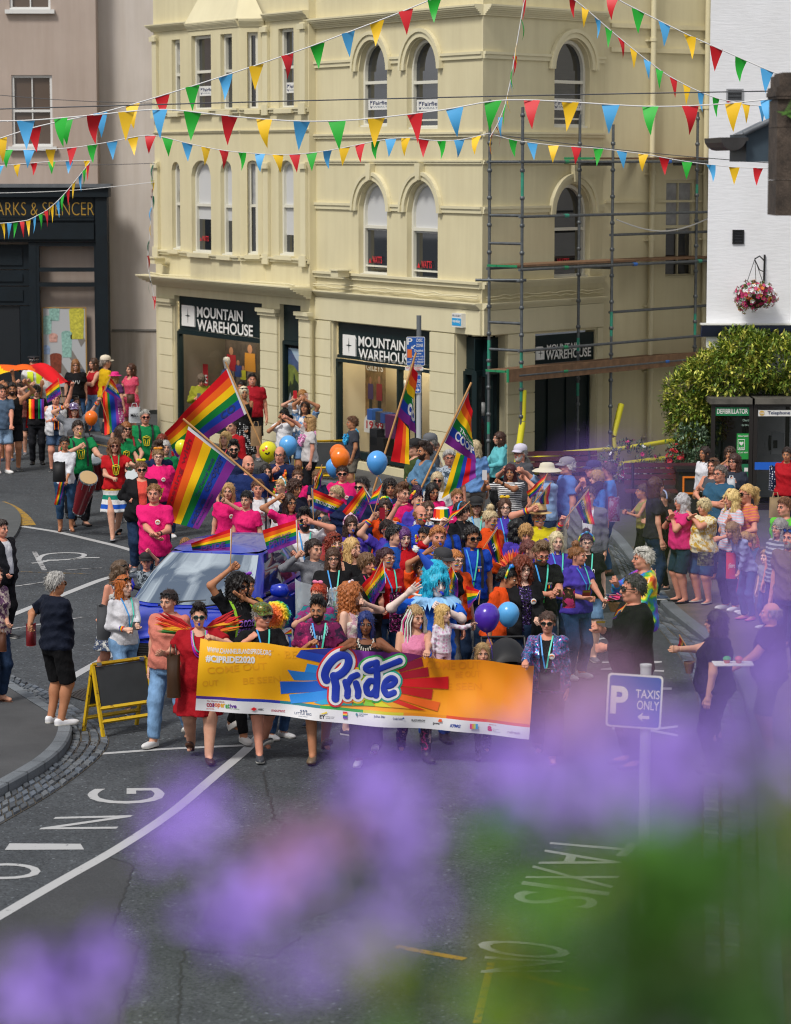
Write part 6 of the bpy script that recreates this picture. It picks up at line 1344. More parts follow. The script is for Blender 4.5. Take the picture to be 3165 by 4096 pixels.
  nm={'tee':'tshirt','bigtee':'tshirt','polo':'polo_shirt','tank':'vest_top','strap':'vest_top','top':'blouse','lshirt':'shirt','threeq':'top','jumper':'jumper','sundress':'dress','longdress':'dress','vest':'waistcoat'}.get(tk,tk);shirt=emit(g,nm,fabric(tc_))
  if tk=='hoodie':g=Grid((-.2,-.15,1.3),(.2,.25,1.6),.013);g.ell((0,.085,1.43),(.11,.06,.075),.02);g.cap((-.09,.02,1.43),(-.05,-.07,1.4),.026,.02,.03);g.cap((.09,.02,1.43),(.05,-.07,1.4),.026,.02,.03);emit(g,'hood',fabric(tc_))
  if tk in('polo','shirt'):
   mb=MB();yb=yn
   for k in range(14):
    a0,a1=[math.pi*(1.5+.09+1.82*(k+e)/14)for e in(0,1)];q_=lambda a,r,z:(np.array((r*math.cos(a)*(1.0),yb+.012+r*math.sin(a)-.004,z))+zo)*s
    mb.quad(q_(a0,.062,1.475),q_(a1,.062,1.475),q_(a1,.087,1.437),q_(a0,.087,1.437),fabric(tc_))
   mb.build('collar',root)
 shoes=shoes or('sneaker:d4d4d6','sneaker:2a2c32','flat:1c1a1c','sneaker:6a6c74','boot:2a201c','sneaker:30405a','flat:3a2a24')[rg.randint(7)]
 sk,_,scol=shoes.partition(':');m1=mat('shoe_'+(scol or '303034'),scol or '303034',.5);m2=mat('shoe_sole','d8d6d0',.6)if sk=='sneaker' else(mat('wedge_sole','5a3a2a',.6)if sk in('wedge','sandal')else mat('dark_sole','1a1818',.7))
 for d in(-1,1):
  o=bpy.data.objects.new('shoe',shoe_mesh(sk));COL.objects.link(o);o.parent=root
  pit=R(-28)if((legs=='walk' and d==1)or(legs=='walk2' and d==-1))else 0.;o.matrix_local=Matrix.Translation(Vector((A[d]+zo)*s))@Matrix.Rotation(R(toe[d]*.8),4,'Z')@Matrix.Rotation(pit,4,'X')@Matrix.Diagonal((s*(1.08 if sex=='m' else .98),s*(1.05 if sex=='m' else .94),s,1))
  for i,m_ in enumerate((m1,m2)):o.material_slots[i].link='OBJECT';o.material_slots[i].material=m_
 HM=Matrix.Translation(Vector((Hc+zo)*s))@Matrix.Diagonal((s*hk,s*hk,s*hk,1))@Matrix.Translation(Vector(pv))@RM.to_4x4()@Matrix.Translation(-Vector(pv))@Matrix.Diagonal((*HS,1))
 hst,_,hc_=hair.partition(':')
 def shared(name,me,m_):
  o=bpy.data.objects.new(name,me);COL.objects.link(o);o.parent=root;o.matrix_local=HM;o.material_slots[0].link='OBJECT';o.material_slots[0].material=m_;return o
 if hst not in('bald',''):shared('hair',hair_mesh(hst),hair_mat(hc_))
 if beard:shared('beard',beard_mesh(),hair_mat(beard))
 info=dict(root=root,hands={d:Vector((hands[d]+zo)*s)for d in hands},HM=HM,s=s,zo=z_off,S=S,El=El,Hn=Hn,tl=tl,rx=float(rx.max()),fat=fat,sex=sex,yfront=lambda z:float(np.interp(z,zz,yo)-np.interp(z,zz,ry)+LY(z)),yback=lambda z:float(np.interp(z,zz,yo)+np.interp(z,zz,ry)+LY(z)),Mw=Matrix.Translation(Vector((pos[0],pos[1],z0)))@Matrix.Rotation(f,4,'Z'),pos=pos,f=f)
 for a in acc.split():
  k,_,v=a.partition(':')
  if k in ACC:ACC[k](info,v)
 return info
def beard_mesh():
 if 'beard' not in HAIRS:
  g=Grid((-.09,-.13,-.14),(.09,.06,.03),.006);g.ell((0,-.018,-.042),(.066,.077,.082),.02);g.ell((0,-.045,-.09),(.04,.043,.036),.02);X,Y,Z=g.xyz();cutl=np.maximum(Z+.028+np.where(np.abs(X)>.045,-.03,0),Y-.0);g.d=np.maximum(g.d,cutl).astype(f4)
  m_=np.sqrt((X/.02)**2+((Z+.055)/.009)**2+((Y+.1)/.03)**2)-1;g.d=np.maximum(g.d,-m_*.01).astype(f4);g.d+=(.002*np.sin(X*300)*np.sin(Z*260)).astype(f4);V,F=g.mesh();me=mesh_np('beard',V,F);me.materials.append(None);HAIRS['beard']=me
 return HAIRS['beard']
GEAR={}
def gear(info,name,key,build,mats=None):
 """shared head-space mesh; build(mb) is run once per key"""
 if key not in GEAR:
  mb=MB();build(mb);o=mb.build(name);GEAR[key]=o.data;bpy.data.objects.remove(o)
 o=bpy.data.objects.new(name,GEAR[key]);COL.objects.link(o);o.parent=info['root'];o.matrix_local=info['HM'];return o
LENS=mat('dark_lens','0a0a0c',.08,spec=.8);BLENS=mat('mirror_lens','1c6cc8',.08,metal=.6);RIMM=mat('spectacle_rim','1b1614',.4)
def sunglasses(col='101012',lens=LENS,dz=0.,dy=0.,thin=False):
 def b(mb):
  fm=mat('frame_'+col,col,.35)
  for s in(-1,1):
   n=12;rim=[(s*.033+.027*math.cos(t),-.104+.012*abs(math.cos(t)*.5+s*.5)**2+dy,.003+.019*math.sin(t)+dz)for t in np.linspace(0,6.283,n+1)]
   if not thin:mb.poly([(x,y+.001,z)for x,y,z in rim[:-1]],lens)
   mb.tube(rim,.0042 if not thin else .0017,fm,5,False);mb.tube([(s*.06,-.094+dy,.008+dz),(s*.079,-.04+dy,.006+dz),(s*.081,.01+dy,.0+dz)],.0038,fm,5)
  mb.tube([(-.008,-.108+dy,.006+dz),(.008,-.108+dy,.006+dz)],.004,fm,5)
 return b
def a_cap(info,v,nm='cap'):
 c=v or '16161a'
 def b(mb):
  m_=fabric(c)if '/' in c else mat('cap_'+c,c,.8,bump=.2,bs=40);fr=lambda x,y,z:(x,y+.015,z+.03)
  mb.lathe([(.099,.022),(.1,.045),(.094,.075),(.07,.102),(.035,.115),(0,.118)],m_,20,(0,0,0),fr,sy=1.16);mb.lathe([(.0,.123),(.008,.12),(.009,.115)],m_,8,(0,0,0),fr)
  V=[];n=12
  for k in range(n+1):t=math.pi*(1.12+.76*k/n);V+=[(.097*math.cos(t),.015+.112*math.sin(t),.056),(.085*math.cos(t),.012+.185*math.sin(t)-.0,.043-.018*abs(math.cos(t)))]
  mb.add(V,[(2*k,2*k+1,2*k+3,2*k+2)for k in range(n)],m_,True);mb.add([(x,y,z-.005)for x,y,z in V],[(2*k,2*k+1,2*k+3,2*k+2)for k in range(n)],m_,True)
 gear(info,nm,('cap',c),b)
def a_hat(info,v):
 c,_,k=(v or 'd8c8a0').partition(',')
 def b(mb):
  m_=fabric(c)if '/' in c else mat('hat_'+c,c,.8,bump=.2,bs=60);fr=lambda x,y,z:(x,y+.015,z+.035);hi={'top':.15,'fedora':.115}.get(k,.1);br={'wide':.2,'fedora':.165,'top':.14,'sun':.19}.get(k,.16);dn=-.035 if k in('wide','sun')else-.004
  mb.lathe([(br,.022+dn),(br*.8,.03+dn*.4),(.105,.03),(.1,.06),(.088,hi),(.06,hi+.014),(0,hi+.006)],m_,24,(0,0,0),fr,sy=1.12)
  if k=='fedora':mb.lathe([(.106,.032),(.104,.058)],mat('hat_band','4a2f20',.7),24,(0,0,0),fr,sy=1.12)
  if k=='top':
   for j in range(12):t0,t1=j*.5236,(j+1)*.5236;mb.add([fr(r_*math.cos(t),1.12*r_*math.sin(t),z)for r_,z in((.107,.034),(.094,hi))for t in(t0,t1)],[(0,1,3,2)],MR[j%6])
 gear(info,'hat',('hat',v),b)
def a_police(info,v):
 def b(mb):
  fr=lambda x,y,z:(x,y+.015,z+.035);mb.lathe([(.1,.02),(.104,.05)],mat('police_chequer','c8c8c8',.6),24,(0,0,0),fr,sy=1.14)
  for j in range(24):
   if j%2:t0,t1=j*.2618,(j+1)*.2618;mb.add([fr(r_*math.cos(t),1.14*r_*math.sin(t),z)for r_,z in((.102,.021),(.1035,.036))for t in(t0,t1)],[(0,1,3,2)],BLACK)
   else:t0,t1=j*.2618,(j+1)*.2618;mb.add([fr(r_*math.cos(t),1.14*r_*math.sin(t),z)for r_,z in((.1037,.036),(.1055,.05))for t in(t0,t1)],[(0,1,3,2)],BLACK)
  mb.lathe([(.104,.05),(.135,.075),(.13,.092),(.0,.1)],mat('police_navy','10121a',.6),24,(0,0,0),fr,sy=1.1);V=[]
  for k in range(11):t=math.pi*(1.15+.7*k/10);V+=[(.1*math.cos(t),.015+.115*math.sin(t),.056),(.09*math.cos(t),.01+.16*math.sin(t),.03)]
  mb.add(V,[(2*k,2*k+1,2*k+3,2*k+2)for k in range(10)],BLACK,True);mb.lathe([(.02,.0),(.015,.006),(0,.008)],CHROME,10,(0,0,0),lambda x,y,z:(x,-.122-z,.105+y))
 gear(info,'police_cap','police',b)
def a_flowers(info,v):
 rg=random.Random(len(v)+2);cols=(v or 'd02030,e8a01c,e8e01c,38b43a,2478d8,8030c0').split(',')
 def b(mb):
  n=15
  for k in range(n):
   t=math.pi*(1.02+.96*k/(n-1));p=(.093*math.cos(t),.02+.03*math.sin(t),.035+.1*-math.sin(t));c=cols[int(k*len(cols)/n)]
   V,F=sphere(p,(.019,.02,.019),8,5);V=V+np.array([[rg.uniform(-.006,.006)for _ in range(3)]for _ in V]);mb.add(V,[tuple(f)for f in F],mat('flower_'+c,c,.7))
 gear(info,'flower_headband',('fl',v),b)
def a_band(info,v):
 c=v or '24a0e0'
 def b(mb):
  m_=fabric(c)if '/' in c else mat('hairband_'+c,c,.6);P_=[(.1*math.cos(t),.0-.02*math.sin(t)*0+.01,.02+.112*math.sin(t))for t in np.linspace(-.1,math.pi+.1,16)];mb.tube(P_,.013,m_,8)
  if '/' in c:mb.lathe([(0,-.03),(.03,-.01),(.03,.01),(0,.03)],m_,10,(.0,-.0,.14))
 gear(info,'hair_band',('band',c),b)
def a_ears(info,v):
 def b(mb):
  for s in(-1,1):mb.lathe([(0,-.028),(.036,-.022),(.036,.022),(0,.028)],BLACK,14,(0,0,0),lambda x,y,z,s=s:(s*(.092)+z,.012+x,-.008+y*1.2))
  mb.tube([(.098*math.cos(t),.014,.0+.135*math.sin(t))for t in np.linspace(0,math.pi,14)],.01,BLACK,6)
 gear(info,'headphones','ears',b)
def a_bow(info,v):
 m_=mat('hair_bow_'+(v or 'd81c28'),v or 'd81c28',.6)
 def b(mb):
  for s in(-1,1):V,F=sphere((s*.036,.01,.14),(.034,.016,.022),8,5);mb.add(V,[tuple(f)for f in F],m_)
  V,F=sphere((0,.008,.138),(.014,.016,.014),8,5);mb.add(V,[tuple(f)for f in F],m_)
 gear(info,'hair_bow',('bow',v),b)
def a_dreads(info,v):
 cols=v.split(',')
 def b(mb):
  rg=random.Random(5)
  for k in range(64):
   a=rg.uniform(-2.7,2.7)if k%3 else rg.choice((-1,1))*rg.uniform(1.2,2.1);x,y=.092*math.sin(a),.02+.1*math.cos(a)if abs(a)<1.5 else .02+.1*math.cos(a)
   if y<-.045:y=-.04
   p=np.array((x*.9,y,.1-.05*rg.random()));q=np.array((x*1.45+rg.uniform(-.02,.02),y*1.1,-.05));r_=np.array((x*(1.4+rg.uniform(-.2,.5)),y+rg.uniform(-.08,.02),-.36-rg.random()*.16));mb.tube([p,q,(q+r_)/2+(rg.uniform(-.015,.015),0,0),r_],[.009,.009,.008,.006],mat('ribbon_'+cols[k%len(cols)],cols[k%len(cols)],.5),5)
 gear(info,'hair_ribbons',('dreads',v),b)
def a_cone(info,v):
 def b(mb):
  m_=mat('cone_hat_blue','1d4fc0',.6);fr=lambda x,y,z:(x-z*.62-.03,y+.02,.13+z*.72+x*.3);mb.lathe([(.06,0),(.035,.11),(.012,.24),(0,.26)],m_,18,(0,0,0),fr);V,F=sphere(fr(0,0,.27),(.03,)*3,10,6);V=V+np.random.RandomState(2).normal(0,.004,V.shape);mb.add(V,[tuple(f)for f in F],WHITE)
 gear(info,'cone_hat','cone',b)
def a_crest(info,v):
 def b(mb):
  rg=random.Random(3)
  for k in range(90):
   t=rg.uniform(-.9,1.7);p=np.array((rg.uniform(-.03,.03),.03+.11*math.sin(t),.03+.1*math.cos(t)));d=nrm((rg.uniform(-.35,.35),math.sin(t),math.cos(t)+.2));L=rg.uniform(.1,.19);leaf(mb,p,d,(1,0,0),L,.03,mat('feather_%d'%(k%3),('b8141c','d8321c','e8781c')[k%3],.7))
 gear(info,'feather_crest','crest',b)
def a_paint(info,v):
 def b(mb):
  for s in(-1,1):
   for k,c in enumerate(('d01828','e8c81c','2a9a3a','2458c8')):mb.tube([(s*(.03+.008*k*0),-.0935,-.018-.007*k),(s*.05,-.08,-.02-.008*k),(s*.06,-.06,-.022-.008*k)],.0034,mat('paint_'+c,c,.6),4)
 gear(info,'face_paint','paint',b)
def a_makeup(info,v):
 def b(mb):
  for s in(-1,1):V,F=sphere((s*.045,-.072,-.026),(.016,.014,.014),10,6);mb.add(V,[tuple(f)for f in F],mat('rouge','b8283a',.7));V,F=sphere((s*.032,-.087,.015),(.021,.01,.008),10,5);mb.add(V,[tuple(f)for f in F],mat('eye_shadow','24486a',.5))
 gear(info,'make_up','makeup',b)
def a_whistle(info,v):
 def b(mb):mb.tube([(0,-.1,-.056),(0,-.125,-.058),(0,-.15,-.062)],[.01,.012,.013],mat('whistle_'+(v or 'd8c81c'),v or 'd8c81c',.4),8)
 gear(info,'whistle',('wh',v),b)
def chestpt(info,x,z,off=.024):
 y=info['yfront'](z);r=max(.05,info['rx']);y_=y*math.sqrt(max(.05,1-(x/(r*1.15))**2))-off;return np.array((x,y_,z+info['zo']))*info['s']
def a_lanyard(info,v):
 cols={'b':('2a8fd8','46c8b0'),'g':('1f9a4a','c81c3a'),'y':('e8d21c','2a9a3a')}.get(v or 'b',(v,v));mb=MB();zc_=1.1
 for s in(-1,1):
  P_=[chestpt(info,s*(.07-.062*k/7),1.455-(1.455-zc_)*k/7,.036 if k else .02)for k in range(8)]
  for a,b in zip(P_,P_[1:]):w=np.array((.0085,-.001,0))*info['s'];mb.quad(a-w,a+w,b+w,b-w,mat('lanyard_'+cols[s>0],cols[s>0],.5))
 c=chestpt(info,0,zc_-.02,.042);mb.tube([c,c-(0,0,.04)],.009,mat('whistle_green','2ab04a',.4),6);mb.build('lanyard',info['root'])
def a_badge(info,v):
 mb=MB();c=chestpt(info,.07,1.24,.034);k=info['s'];mb.lathe([(0,.004),(.03,.003),(.034,0)],WHITE,16,(0,0,0),lambda x,y,z:c+np.array((x,-z,y))*k);
 for r_,col in((.022,RAIN[0]),(.016,RAIN[2]),(.01,RAIN[4])):mb.tube([c+np.array((r_*math.cos(t),-.005,r_*math.sin(t)-.004))*k for t in np.linspace(0,math.pi,9)],.003*k,mat('flag_stripe',col,.7,spec=.25),4)
 mb.build('badge',info['root'])
def a_lei(info,v):
 cols=(v or 'e08ac0,f0b8dc').split(',');mb=MB();rg=random.Random(4);z_=info['zo']
 for k in range(60):
  t=k/60*6.283;z=1.30+.13*math.sin(t)*.9+(.03 if math.sin(t)>0 else 0);x=.11*math.cos(t);y=info['yfront'](z)*(1 if math.sin(t)<.3 else-.75)-(.03 if math.sin(t)<.3 else-.02);p=np.array((x+rg.uniform(-.02,.02),y+rg.uniform(-.01,.01),z+z_+rg.uniform(-.02,.02)))*info['s']
  V,F=sphere(p,(.022,)*3,6,4);V=V+np.array([[rg.uniform(-.008,.008)for _ in range(3)]for _ in V]);mb.add(V,[tuple(f)for f in F],mat('lei_'+cols[k%len(cols)],cols[k%len(cols)],.7))
 mb.tube([np.array((.11*math.cos(t),(info['yfront'](1.3)if math.sin(t)<.3 else .06)*.98,1.30+.12*math.sin(t)+z_))*info['s']for t in np.linspace(0,6.283,24)],.02,mat('lei_'+cols[0],cols[0],.7),5,False);mb.build('flower_garland',info['root'])
def a_wrist(info,v):
 for d in((-1,1)if v=='both' else((1,)if v=='b' else(-1,))):
  mb=MB();u=nrm(info['Hn'][d]-info['El'][d]);a,b=frame_of(u)
  for k,m_ in enumerate(MR):p=info['Hn'][d]-u*(.035+.009*k);mb.tube([(p-u*.0044+np.array((0,0,info['zo'])))*info['s'],(p+u*.0044+np.array((0,0,info['zo'])))*info['s']],.034*info['s']*info['fat'],m_,12)
  mb.build('wristband',info['root'])
def a_watch(info,v):
 d=1 if v=='b' else-1;mb=MB();u=nrm(info['Hn'][d]-info['El'][d]);p=info['Hn'][d]-u*.04+np.array((0,0,info['zo']));mb.tube([(p-u*.012)*info['s'],(p+u*.012)*info['s']],.031*info['s']*info['fat'],BLACK,12);mb.build('watch',info['root'])
def a_straps(info,v):
 m_=mat('strap_'+(v or '16161a'),v or '16161a',.8)
 for s in(-1,1):
  mb=MB()
  P_=[chestpt(info,s*.11,z,.036)for z in(1.0,1.1,1.2,1.3,1.38)]+[np.array((s*.11,-.02-info['tl']*.45,1.465+info['zo']))*info['s'],np.array((s*.1,.1-info['tl']*.4,1.4+info['zo']))*info['s']]
  for a,b in zip(P_,P_[1:]):w=np.array((.016,0,0))*info['s'];mb.quad(a-w,a+w,b+w,b-w,m_)
  mb.build('strap',info['root'])
def a_print(info,v):
 """chest print: text~colour~size with | for lines"""
 txt,col,sz=(v.split('~')+['e8e8e8','1'])[:3];L=txt.replace('_',' ').split('|');mb=MB();n=len(L);sz=float(sz)
 for i,t_ in enumerate(L):
  z1=1.27-i*.062*sz;hw=min(.12,.017*len(t_)*sz);g_=MB();V,F=text_geo(t_,.012);lo,hi=V.min(0),V.max(0);q=(V-lo)/np.maximum(hi-lo,1e-6);mb.add([chestpt(info,-hw+2*hw*a,z1-.05*sz+.05*sz*b,.036)for a,b in q],F,mat('print_'+col,col,.7))
 mb.build('chest_print',info['root'])
def a_logo(info,v):
 mb=MB()
 for k,m_ in enumerate(MR):x=.055+k*.007;mb.quad(chestpt(info,x,1.2,.034),chestpt(info,x+.006,1.2,.034),chestpt(info,x+.006,1.235-.004*(k%2),.034),chestpt(info,x,1.235-.004*(k%2),.034),m_)
 for z,t_ in((1.255,'Rainbow'),(1.243,'Warriors')):V,F=text_geo(t_,.01);lo,hi=V.min(0),V.max(0);q=(V-lo)/(hi-lo);mb.add([chestpt(info,.045+.06*a,z+.012*b,.034)for a,b in q],F,WHITE)
 mb.build('chest_print',info['root'])
def a_drumlogo(info,v):
 mb=MB();m_=mat('yellow_print','e0c81c',.7)
 for P_ in([(-.06,1.27),(0,1.29),(.06,1.27),(0,1.255),(-.06,1.27)],[(-.06,1.26),(-.04,1.13),(0,1.12),(.04,1.13),(.06,1.26)],[(-.03,1.24),(-.01,1.14)],[(.03,1.24),(.01,1.14)]):mb.tube([chestpt(info,x,z,.034)for x,z in P_],.008,m_,5)
 mb.build('chest_print',info['root'])
def a_sash(info,v):
 mb=MB();cols=RAIN[::-1]
 for s in(-1,1):
  for k in range(6):
   for j in range(5):z0,z1=1.44-j*.1,1.44-(j+1)*.1;x0=s*(.03+.008*k);mb.quad(chestpt(info,x0,z0,.05),chestpt(info,x0+s*.008,z0,.05),chestpt(info,x0+s*.008,z1,.052),chestpt(info,x0,z1,.052),MR[k])
 mb.build('scarf',info['root'])
def a_feathers(info,v):
 rg=random.Random(6);cols=('b0101c','c8141c','d8321c','e06a18','e0a018','2f7a30')
 for s in(-1,1):
  mb=MB()
  for k in range(70):
   a=rg.uniform(-.25,1.0);p=np.array((s*(.07+rg.random()*.1),.07-info['tl']*.45,1.46-rg.random()*.08));d=nrm((s*1.0,.15+rg.uniform(-.2,.2),.55-a*.55));L=rg.uniform(.18,.36);leaf(mb,p*info['s'],d,(0,1,.2),L,.05,mat('wing_'+cols[min(5,int(a*5+1.2))],cols[min(5,int(max(0,a)*5+.9))],.8))
  mb.build('feather_wing',info['root'])
def a_ruff(info,v):
 mb=MB();m_=mat('pale_blue_tulle','8ec0ea',.7);n=72;V=[]
 for k in range(n+1):t=6.283*k/n;w=.025*math.sin(k*2.6);V+=[np.array((.07*math.cos(t),.07*math.sin(t)-.01,1.47))*info['s'],np.array((.19*math.cos(t),.17*math.sin(t)-.01,1.45+w))*info['s'],np.array((.26*math.cos(t),.23*math.sin(t)-.01,1.39+w*1.6))*info['s']]
 mb.add(V,[(3*k+j,3*k+j+1,3*k+4+j,3*k+3+j)for k in range(n)for j in(0,1)],m_,True);mb.build('ruff',info['root'])
def a_wings(info,v):
 m_=glass_mat('iridescent_film','c8d8e0',.5,.45);
 for s in(-1,1):
  mb=MB();mb.grid(lambda a,b:np.array((s*(.06+.3*a),.16+.05*math.sin(a*6)+.03*b,1.62-b*(.5+.2*a)+.12*a))*info['s'],8,8,m_);mb.build('fairy_wing',info['root'])
def a_beads(info,v):
 for c,r_,z_ in(('8a1fb0',.085,.27),('c81c7a',.075,.24),('2a9a8a',.07,.21)):mb=MB();mb.tube([chestpt(info,r_*math.cos(t),1.45-z_*max(0,math.sin(t))**.8,.03)for t in np.linspace(0,math.pi,14)],.008,mat('beads_'+c,c,.25),6);mb.build('bead_necklace',info['root'])
def a_necklace(info,v):
 mb=MB();m_=mat('necklace_'+(v or 'e0d8c8'),v or 'e0d8c8',.4)
 for k in range(11):t=math.pi*k/10;p=chestpt(info,.08*math.cos(t),1.43-.1*math.sin(t),.03);mb.tube([p,p-np.array((-.012*math.cos(t),0,.04))*info['s']],[.008,.006],m_,6)
 mb.build('necklace',info['root'])
def a_cape(info,v):
 mb=MB();mb.grid(lambda a,b:np.array(((a-.5)*(.36+.14*b),info['yback'](1.3)*(1.15+.15*b)-abs(a-.5)*.28+.02*math.sin(a*25),1.44-b*(.62 if v!='long' else 1.0)-.05*abs(a-.5)))*info['s'],24,12,None,True,lambda a,b:MR[min(5,int(a*6))])
 for s in(-1,1):mb.grid(lambda a,b:chestpt(info,s*(.04+.12*a),1.43-b*.42,.045+.012*math.sin(a*12)),8,8,None,True,lambda a,b:MR[min(5,int(a*3)+(0 if s<0 else 3))])
 mb.build('flag_cape',info['root'])
def a_hivis(info,v):
 mb=MB();Y_=mat('hi_vis_yellow','d8ec1c',.6);S_=mat('reflective_tape','c8ccd0',.3)
 for s in(-1,1):mb.grid(lambda a,b:chestpt(info,s*(.03+.12*a),1.42-b*.5,.05),6,12,None,True,lambda a,b:S_ if .5<b<.6 or .75<b<.84 else Y_)
 mb.build('hi_vis_waistcoat',info['root'])
def a_cardigan(info,v):
 mb=MB();m_=fabric(v or '141416')
 for s in(-1,1):mb.grid(lambda a,b:chestpt(info,s*(.075+.1*a),1.44-b*.55,.036+.01*math.sin(a*9)),6,10,m_)
 mb.build('cardigan_front',info['root'])
def a_bowtie(info,v):
 mb=MB();c=chestpt(info,0,1.4,.05)
 for s in(-1,1):
  for k in range(6):mb.quad(c,c+np.array((s*.02,0,0)),c+np.array((s*.11,0,.05-.1*(k+1)/6)),c+np.array((s*.11,0,.05-.1*k/6)),MR[k])
 mb.build('bow_tie',info['root'])
def a_suspenders(info,v):
 for s in(-1,1):mb=MB();P_=[chestpt(info,s*.09,z,.035)for z in(.98,1.1,1.2,1.3,1.4)];[mb.quad(a-(.015,0,0),a+(.015,0,0),b+(.015,0,0),b-(.015,0,0),BLUE)for a,b in zip(P_,P_[1:])];mb.build('braces',info['root'])
ACC=dict(sung=lambda i,v:gear(i,'sunglasses',('sun',v),sunglasses(v or '101012')),bsung=lambda i,v:gear(i,'sunglasses','bsun',sunglasses('101012',BLENS)),glasses=lambda i,v:gear(i,'glasses',('gl',v),sunglasses(v or '1b1614',LENS,thin=True)),sunhead=lambda i,v:gear(i,'sunglasses',('sunh',v),sunglasses('141416',BLENS if v=='b' else LENS,.085,.03)),cap=a_cap,hat=a_hat,police=a_police,flowers=a_flowers,band=a_band,ears=a_ears,bow=a_bow,dreads=a_dreads,cone=a_cone,crest=a_crest,paint=a_paint,makeup=a_makeup,whistle=a_whistle,lanyard=a_lanyard,badge=a_badge,lei=a_lei,wrist=a_wrist,watch=a_watch,straps=a_straps,print=a_print,logo=a_logo,drum=a_drumlogo,sash=a_sash,feathers=a_feathers,ruff=a_ruff,wings=a_wings,beads=a_beads,necklace=a_necklace,cape=a_cape,hivis=a_hivis,cardigan=a_cardigan,bowtie=a_bowtie,braces=a_suspenders)
NP=0
def P(reg,x,y,h,f,spec,label,arms=('down','down'),Y=None,ft=None,hp=(0,0),**kw):
 global NP
 sex,hair,top,bot,skin=spec.split('|');sx,sy=px(reg,x,y);z0=kw.pop('z0',None)
 if Y is not None:
  p=at(sx,sy,Y);z0=p[2]-h if z0 is None else z0
 elif ft is not None:
  g=gnd(*px(reg,*ft),kw.get('base',0.));p=at(sx,sy,g[1]);h=p[2]-kw.get('base',0.)
 else:p=gnd(sx,sy,h+kw.get('base',0.))
 b=kw.pop('base',0.);z0=b if z0 is None else z0
 if b==0 and Y is None and ft is None:pass
 A_=[(*px(reg,a[0],a[1]),*a[2:])if not isinstance(a,str)else a for a in arms]
 d=p[1];lod=0 if d<34 else(1 if d<46 else 2);NP+=1
 return person((p[0],p[1]),h,R(f),sex,hair,top,bot,label,skin=skin,arms=A_,lod=lod,z0=z0,**kw)
PK='tee:dc1a6e';PU='polo:4838a4';BL='polo:1646b4';OR_='polo:d84a12';RD='polo:ba0f1b';BK='tee:141417';NV='tee:17244a'
i_pol=P('P',325,195,1.84,12,'m|crop:3a2c20|tee:d8d8da|trousers:14161c|r','police officer in chequered cap and yellow hi-vis waistcoat by the glasses poster',acc='police hivis',ft=(325,980),fat=1.05)
P('P',115,445,1.75,10,'m|short:1c1511|tank:101012|shorts:14141a|t','man in black vest with grey cloth over his shoulder holding up the canopy flag',ft=(115,1285),arms=((20,470,.1),(255,440,.1)),shoes='sneaker:3a3d42',beard='1c1511',mouth=1)
P('P',55,440,1.74,5,'m|short:2a1c14|tee:3a2028|shorts:303036|t','person with raised arms at the left edge below the canopy flag',ft=(40,1190),arms=((0,440,.1),'high'))
P('P',190,452,1.7,0,'f|tied:3a2a20|tank:8a5048|shorts:22222a|l','blond person in dusky top holding up the canopy behind the man in black',ft=(190,1130),arms=((160,430,.1),(290,430,.1)))
P('P',350,470,1.68,5,'f|pixie:1a1210|tee:16161a|djeans:15161c|l','person in sunglasses with rainbow flag cape and black trousers',ft=(365,1225),acc='sung cape',arms=((300,455,.1),'down'),shoes='boot:121214')
i_w1=P('P',535,545,1.74,10,'m|short:8a8278|vest:d4d4d8|shorts:3a4d68/denim|r','person in white waistcoat over black shirt with rainbow scarf and denim shorts',ft=(525,1290),acc='open:1b1b20 sash wrist:a',arms=((530,790,.25),(705,440,.1)),fat=1.12)
i_w1v=i_w1
P('P',15,470,1.76,25,'m|short:2a1c12|tee:51657c|shorts:7f98b4/denim|r','man in blue shirt and pale denim shorts cut by the left edge',ft=(10,1310),arms=('down',(110,880,.3)),shoes='sneaker:d8d8d8')
P('P',445,292,1.64,60,'f|pony:15100e|tank:c8c4c0|jeans|t','dark haired woman with a ponytail beside the police officer',ft=(445,985))
P('P',728,222,1.66,10,'f|bob:8a5c34|tee:131316|jeans|l','fringed woman in black shirt with white closed eyes print by the poster',ft=(728,960),acc='glasses print:⌣_⌣~e8e8e8~1.5',fat=1.12,mouth=1)
P('P',905,206,1.68,-50,'f|long:4a3324|tank:a81822|ljeans|l','long haired woman with folded arms in red sleeveless top',ft=(940,940),arms=('cross','cross'),fat=1.05,shoes='sneaker:16161a')
P('P',1018,190,1.70,120,'f|tied:9a8f84|jumper:d2a812|trousers:2a2c34|l','older woman in yellow jumper with white cap and pale scarf',ft=(1010,975),acc='cap:d8cdb8',fat=1.05)
P('P',1110,345,1.45,150,'f|long:a87c48|tee:57305f|skirt:b04a8a/dots/e8e8e8|l','girl in bright pink hat and purple top',ft=(1110,1010),acc='hat:d81f7c',arms=('down',(1180,560,.1)))
P('P',1265,262,1.68,-45,'f|long:4a2a1a|dress:c01440/stripe/e0708a/16|leggings:c89378|l','woman in red and pink striped dress with brown shoulder bag',ft=(1240,985),arms=('belly',(1300,640,.05)),hp=(0,0),shoes='flat:2a1a14')
i_baby=P('P',738,532,.75,25,'f|short:4a3324|jumper:c8ccd2/stripe/30343c/30|leggings:4a4e5a|l','baby with dummy sitting in the black pushchair',Y=62.0,legs='sit',hs=1.5)
i_seq=P('P',712,650,1.66,15,'f|long:7a2c18|tee:7c7f86|shorts:44484f|l','woman in sequinned cap and grey shirt with both arms raised',arms=((622,668,.12),(945,620,.12)),acc='cap:8a6ab0/sequin/e8e8f0 wrist:both',fat=1.2,mouth=1)
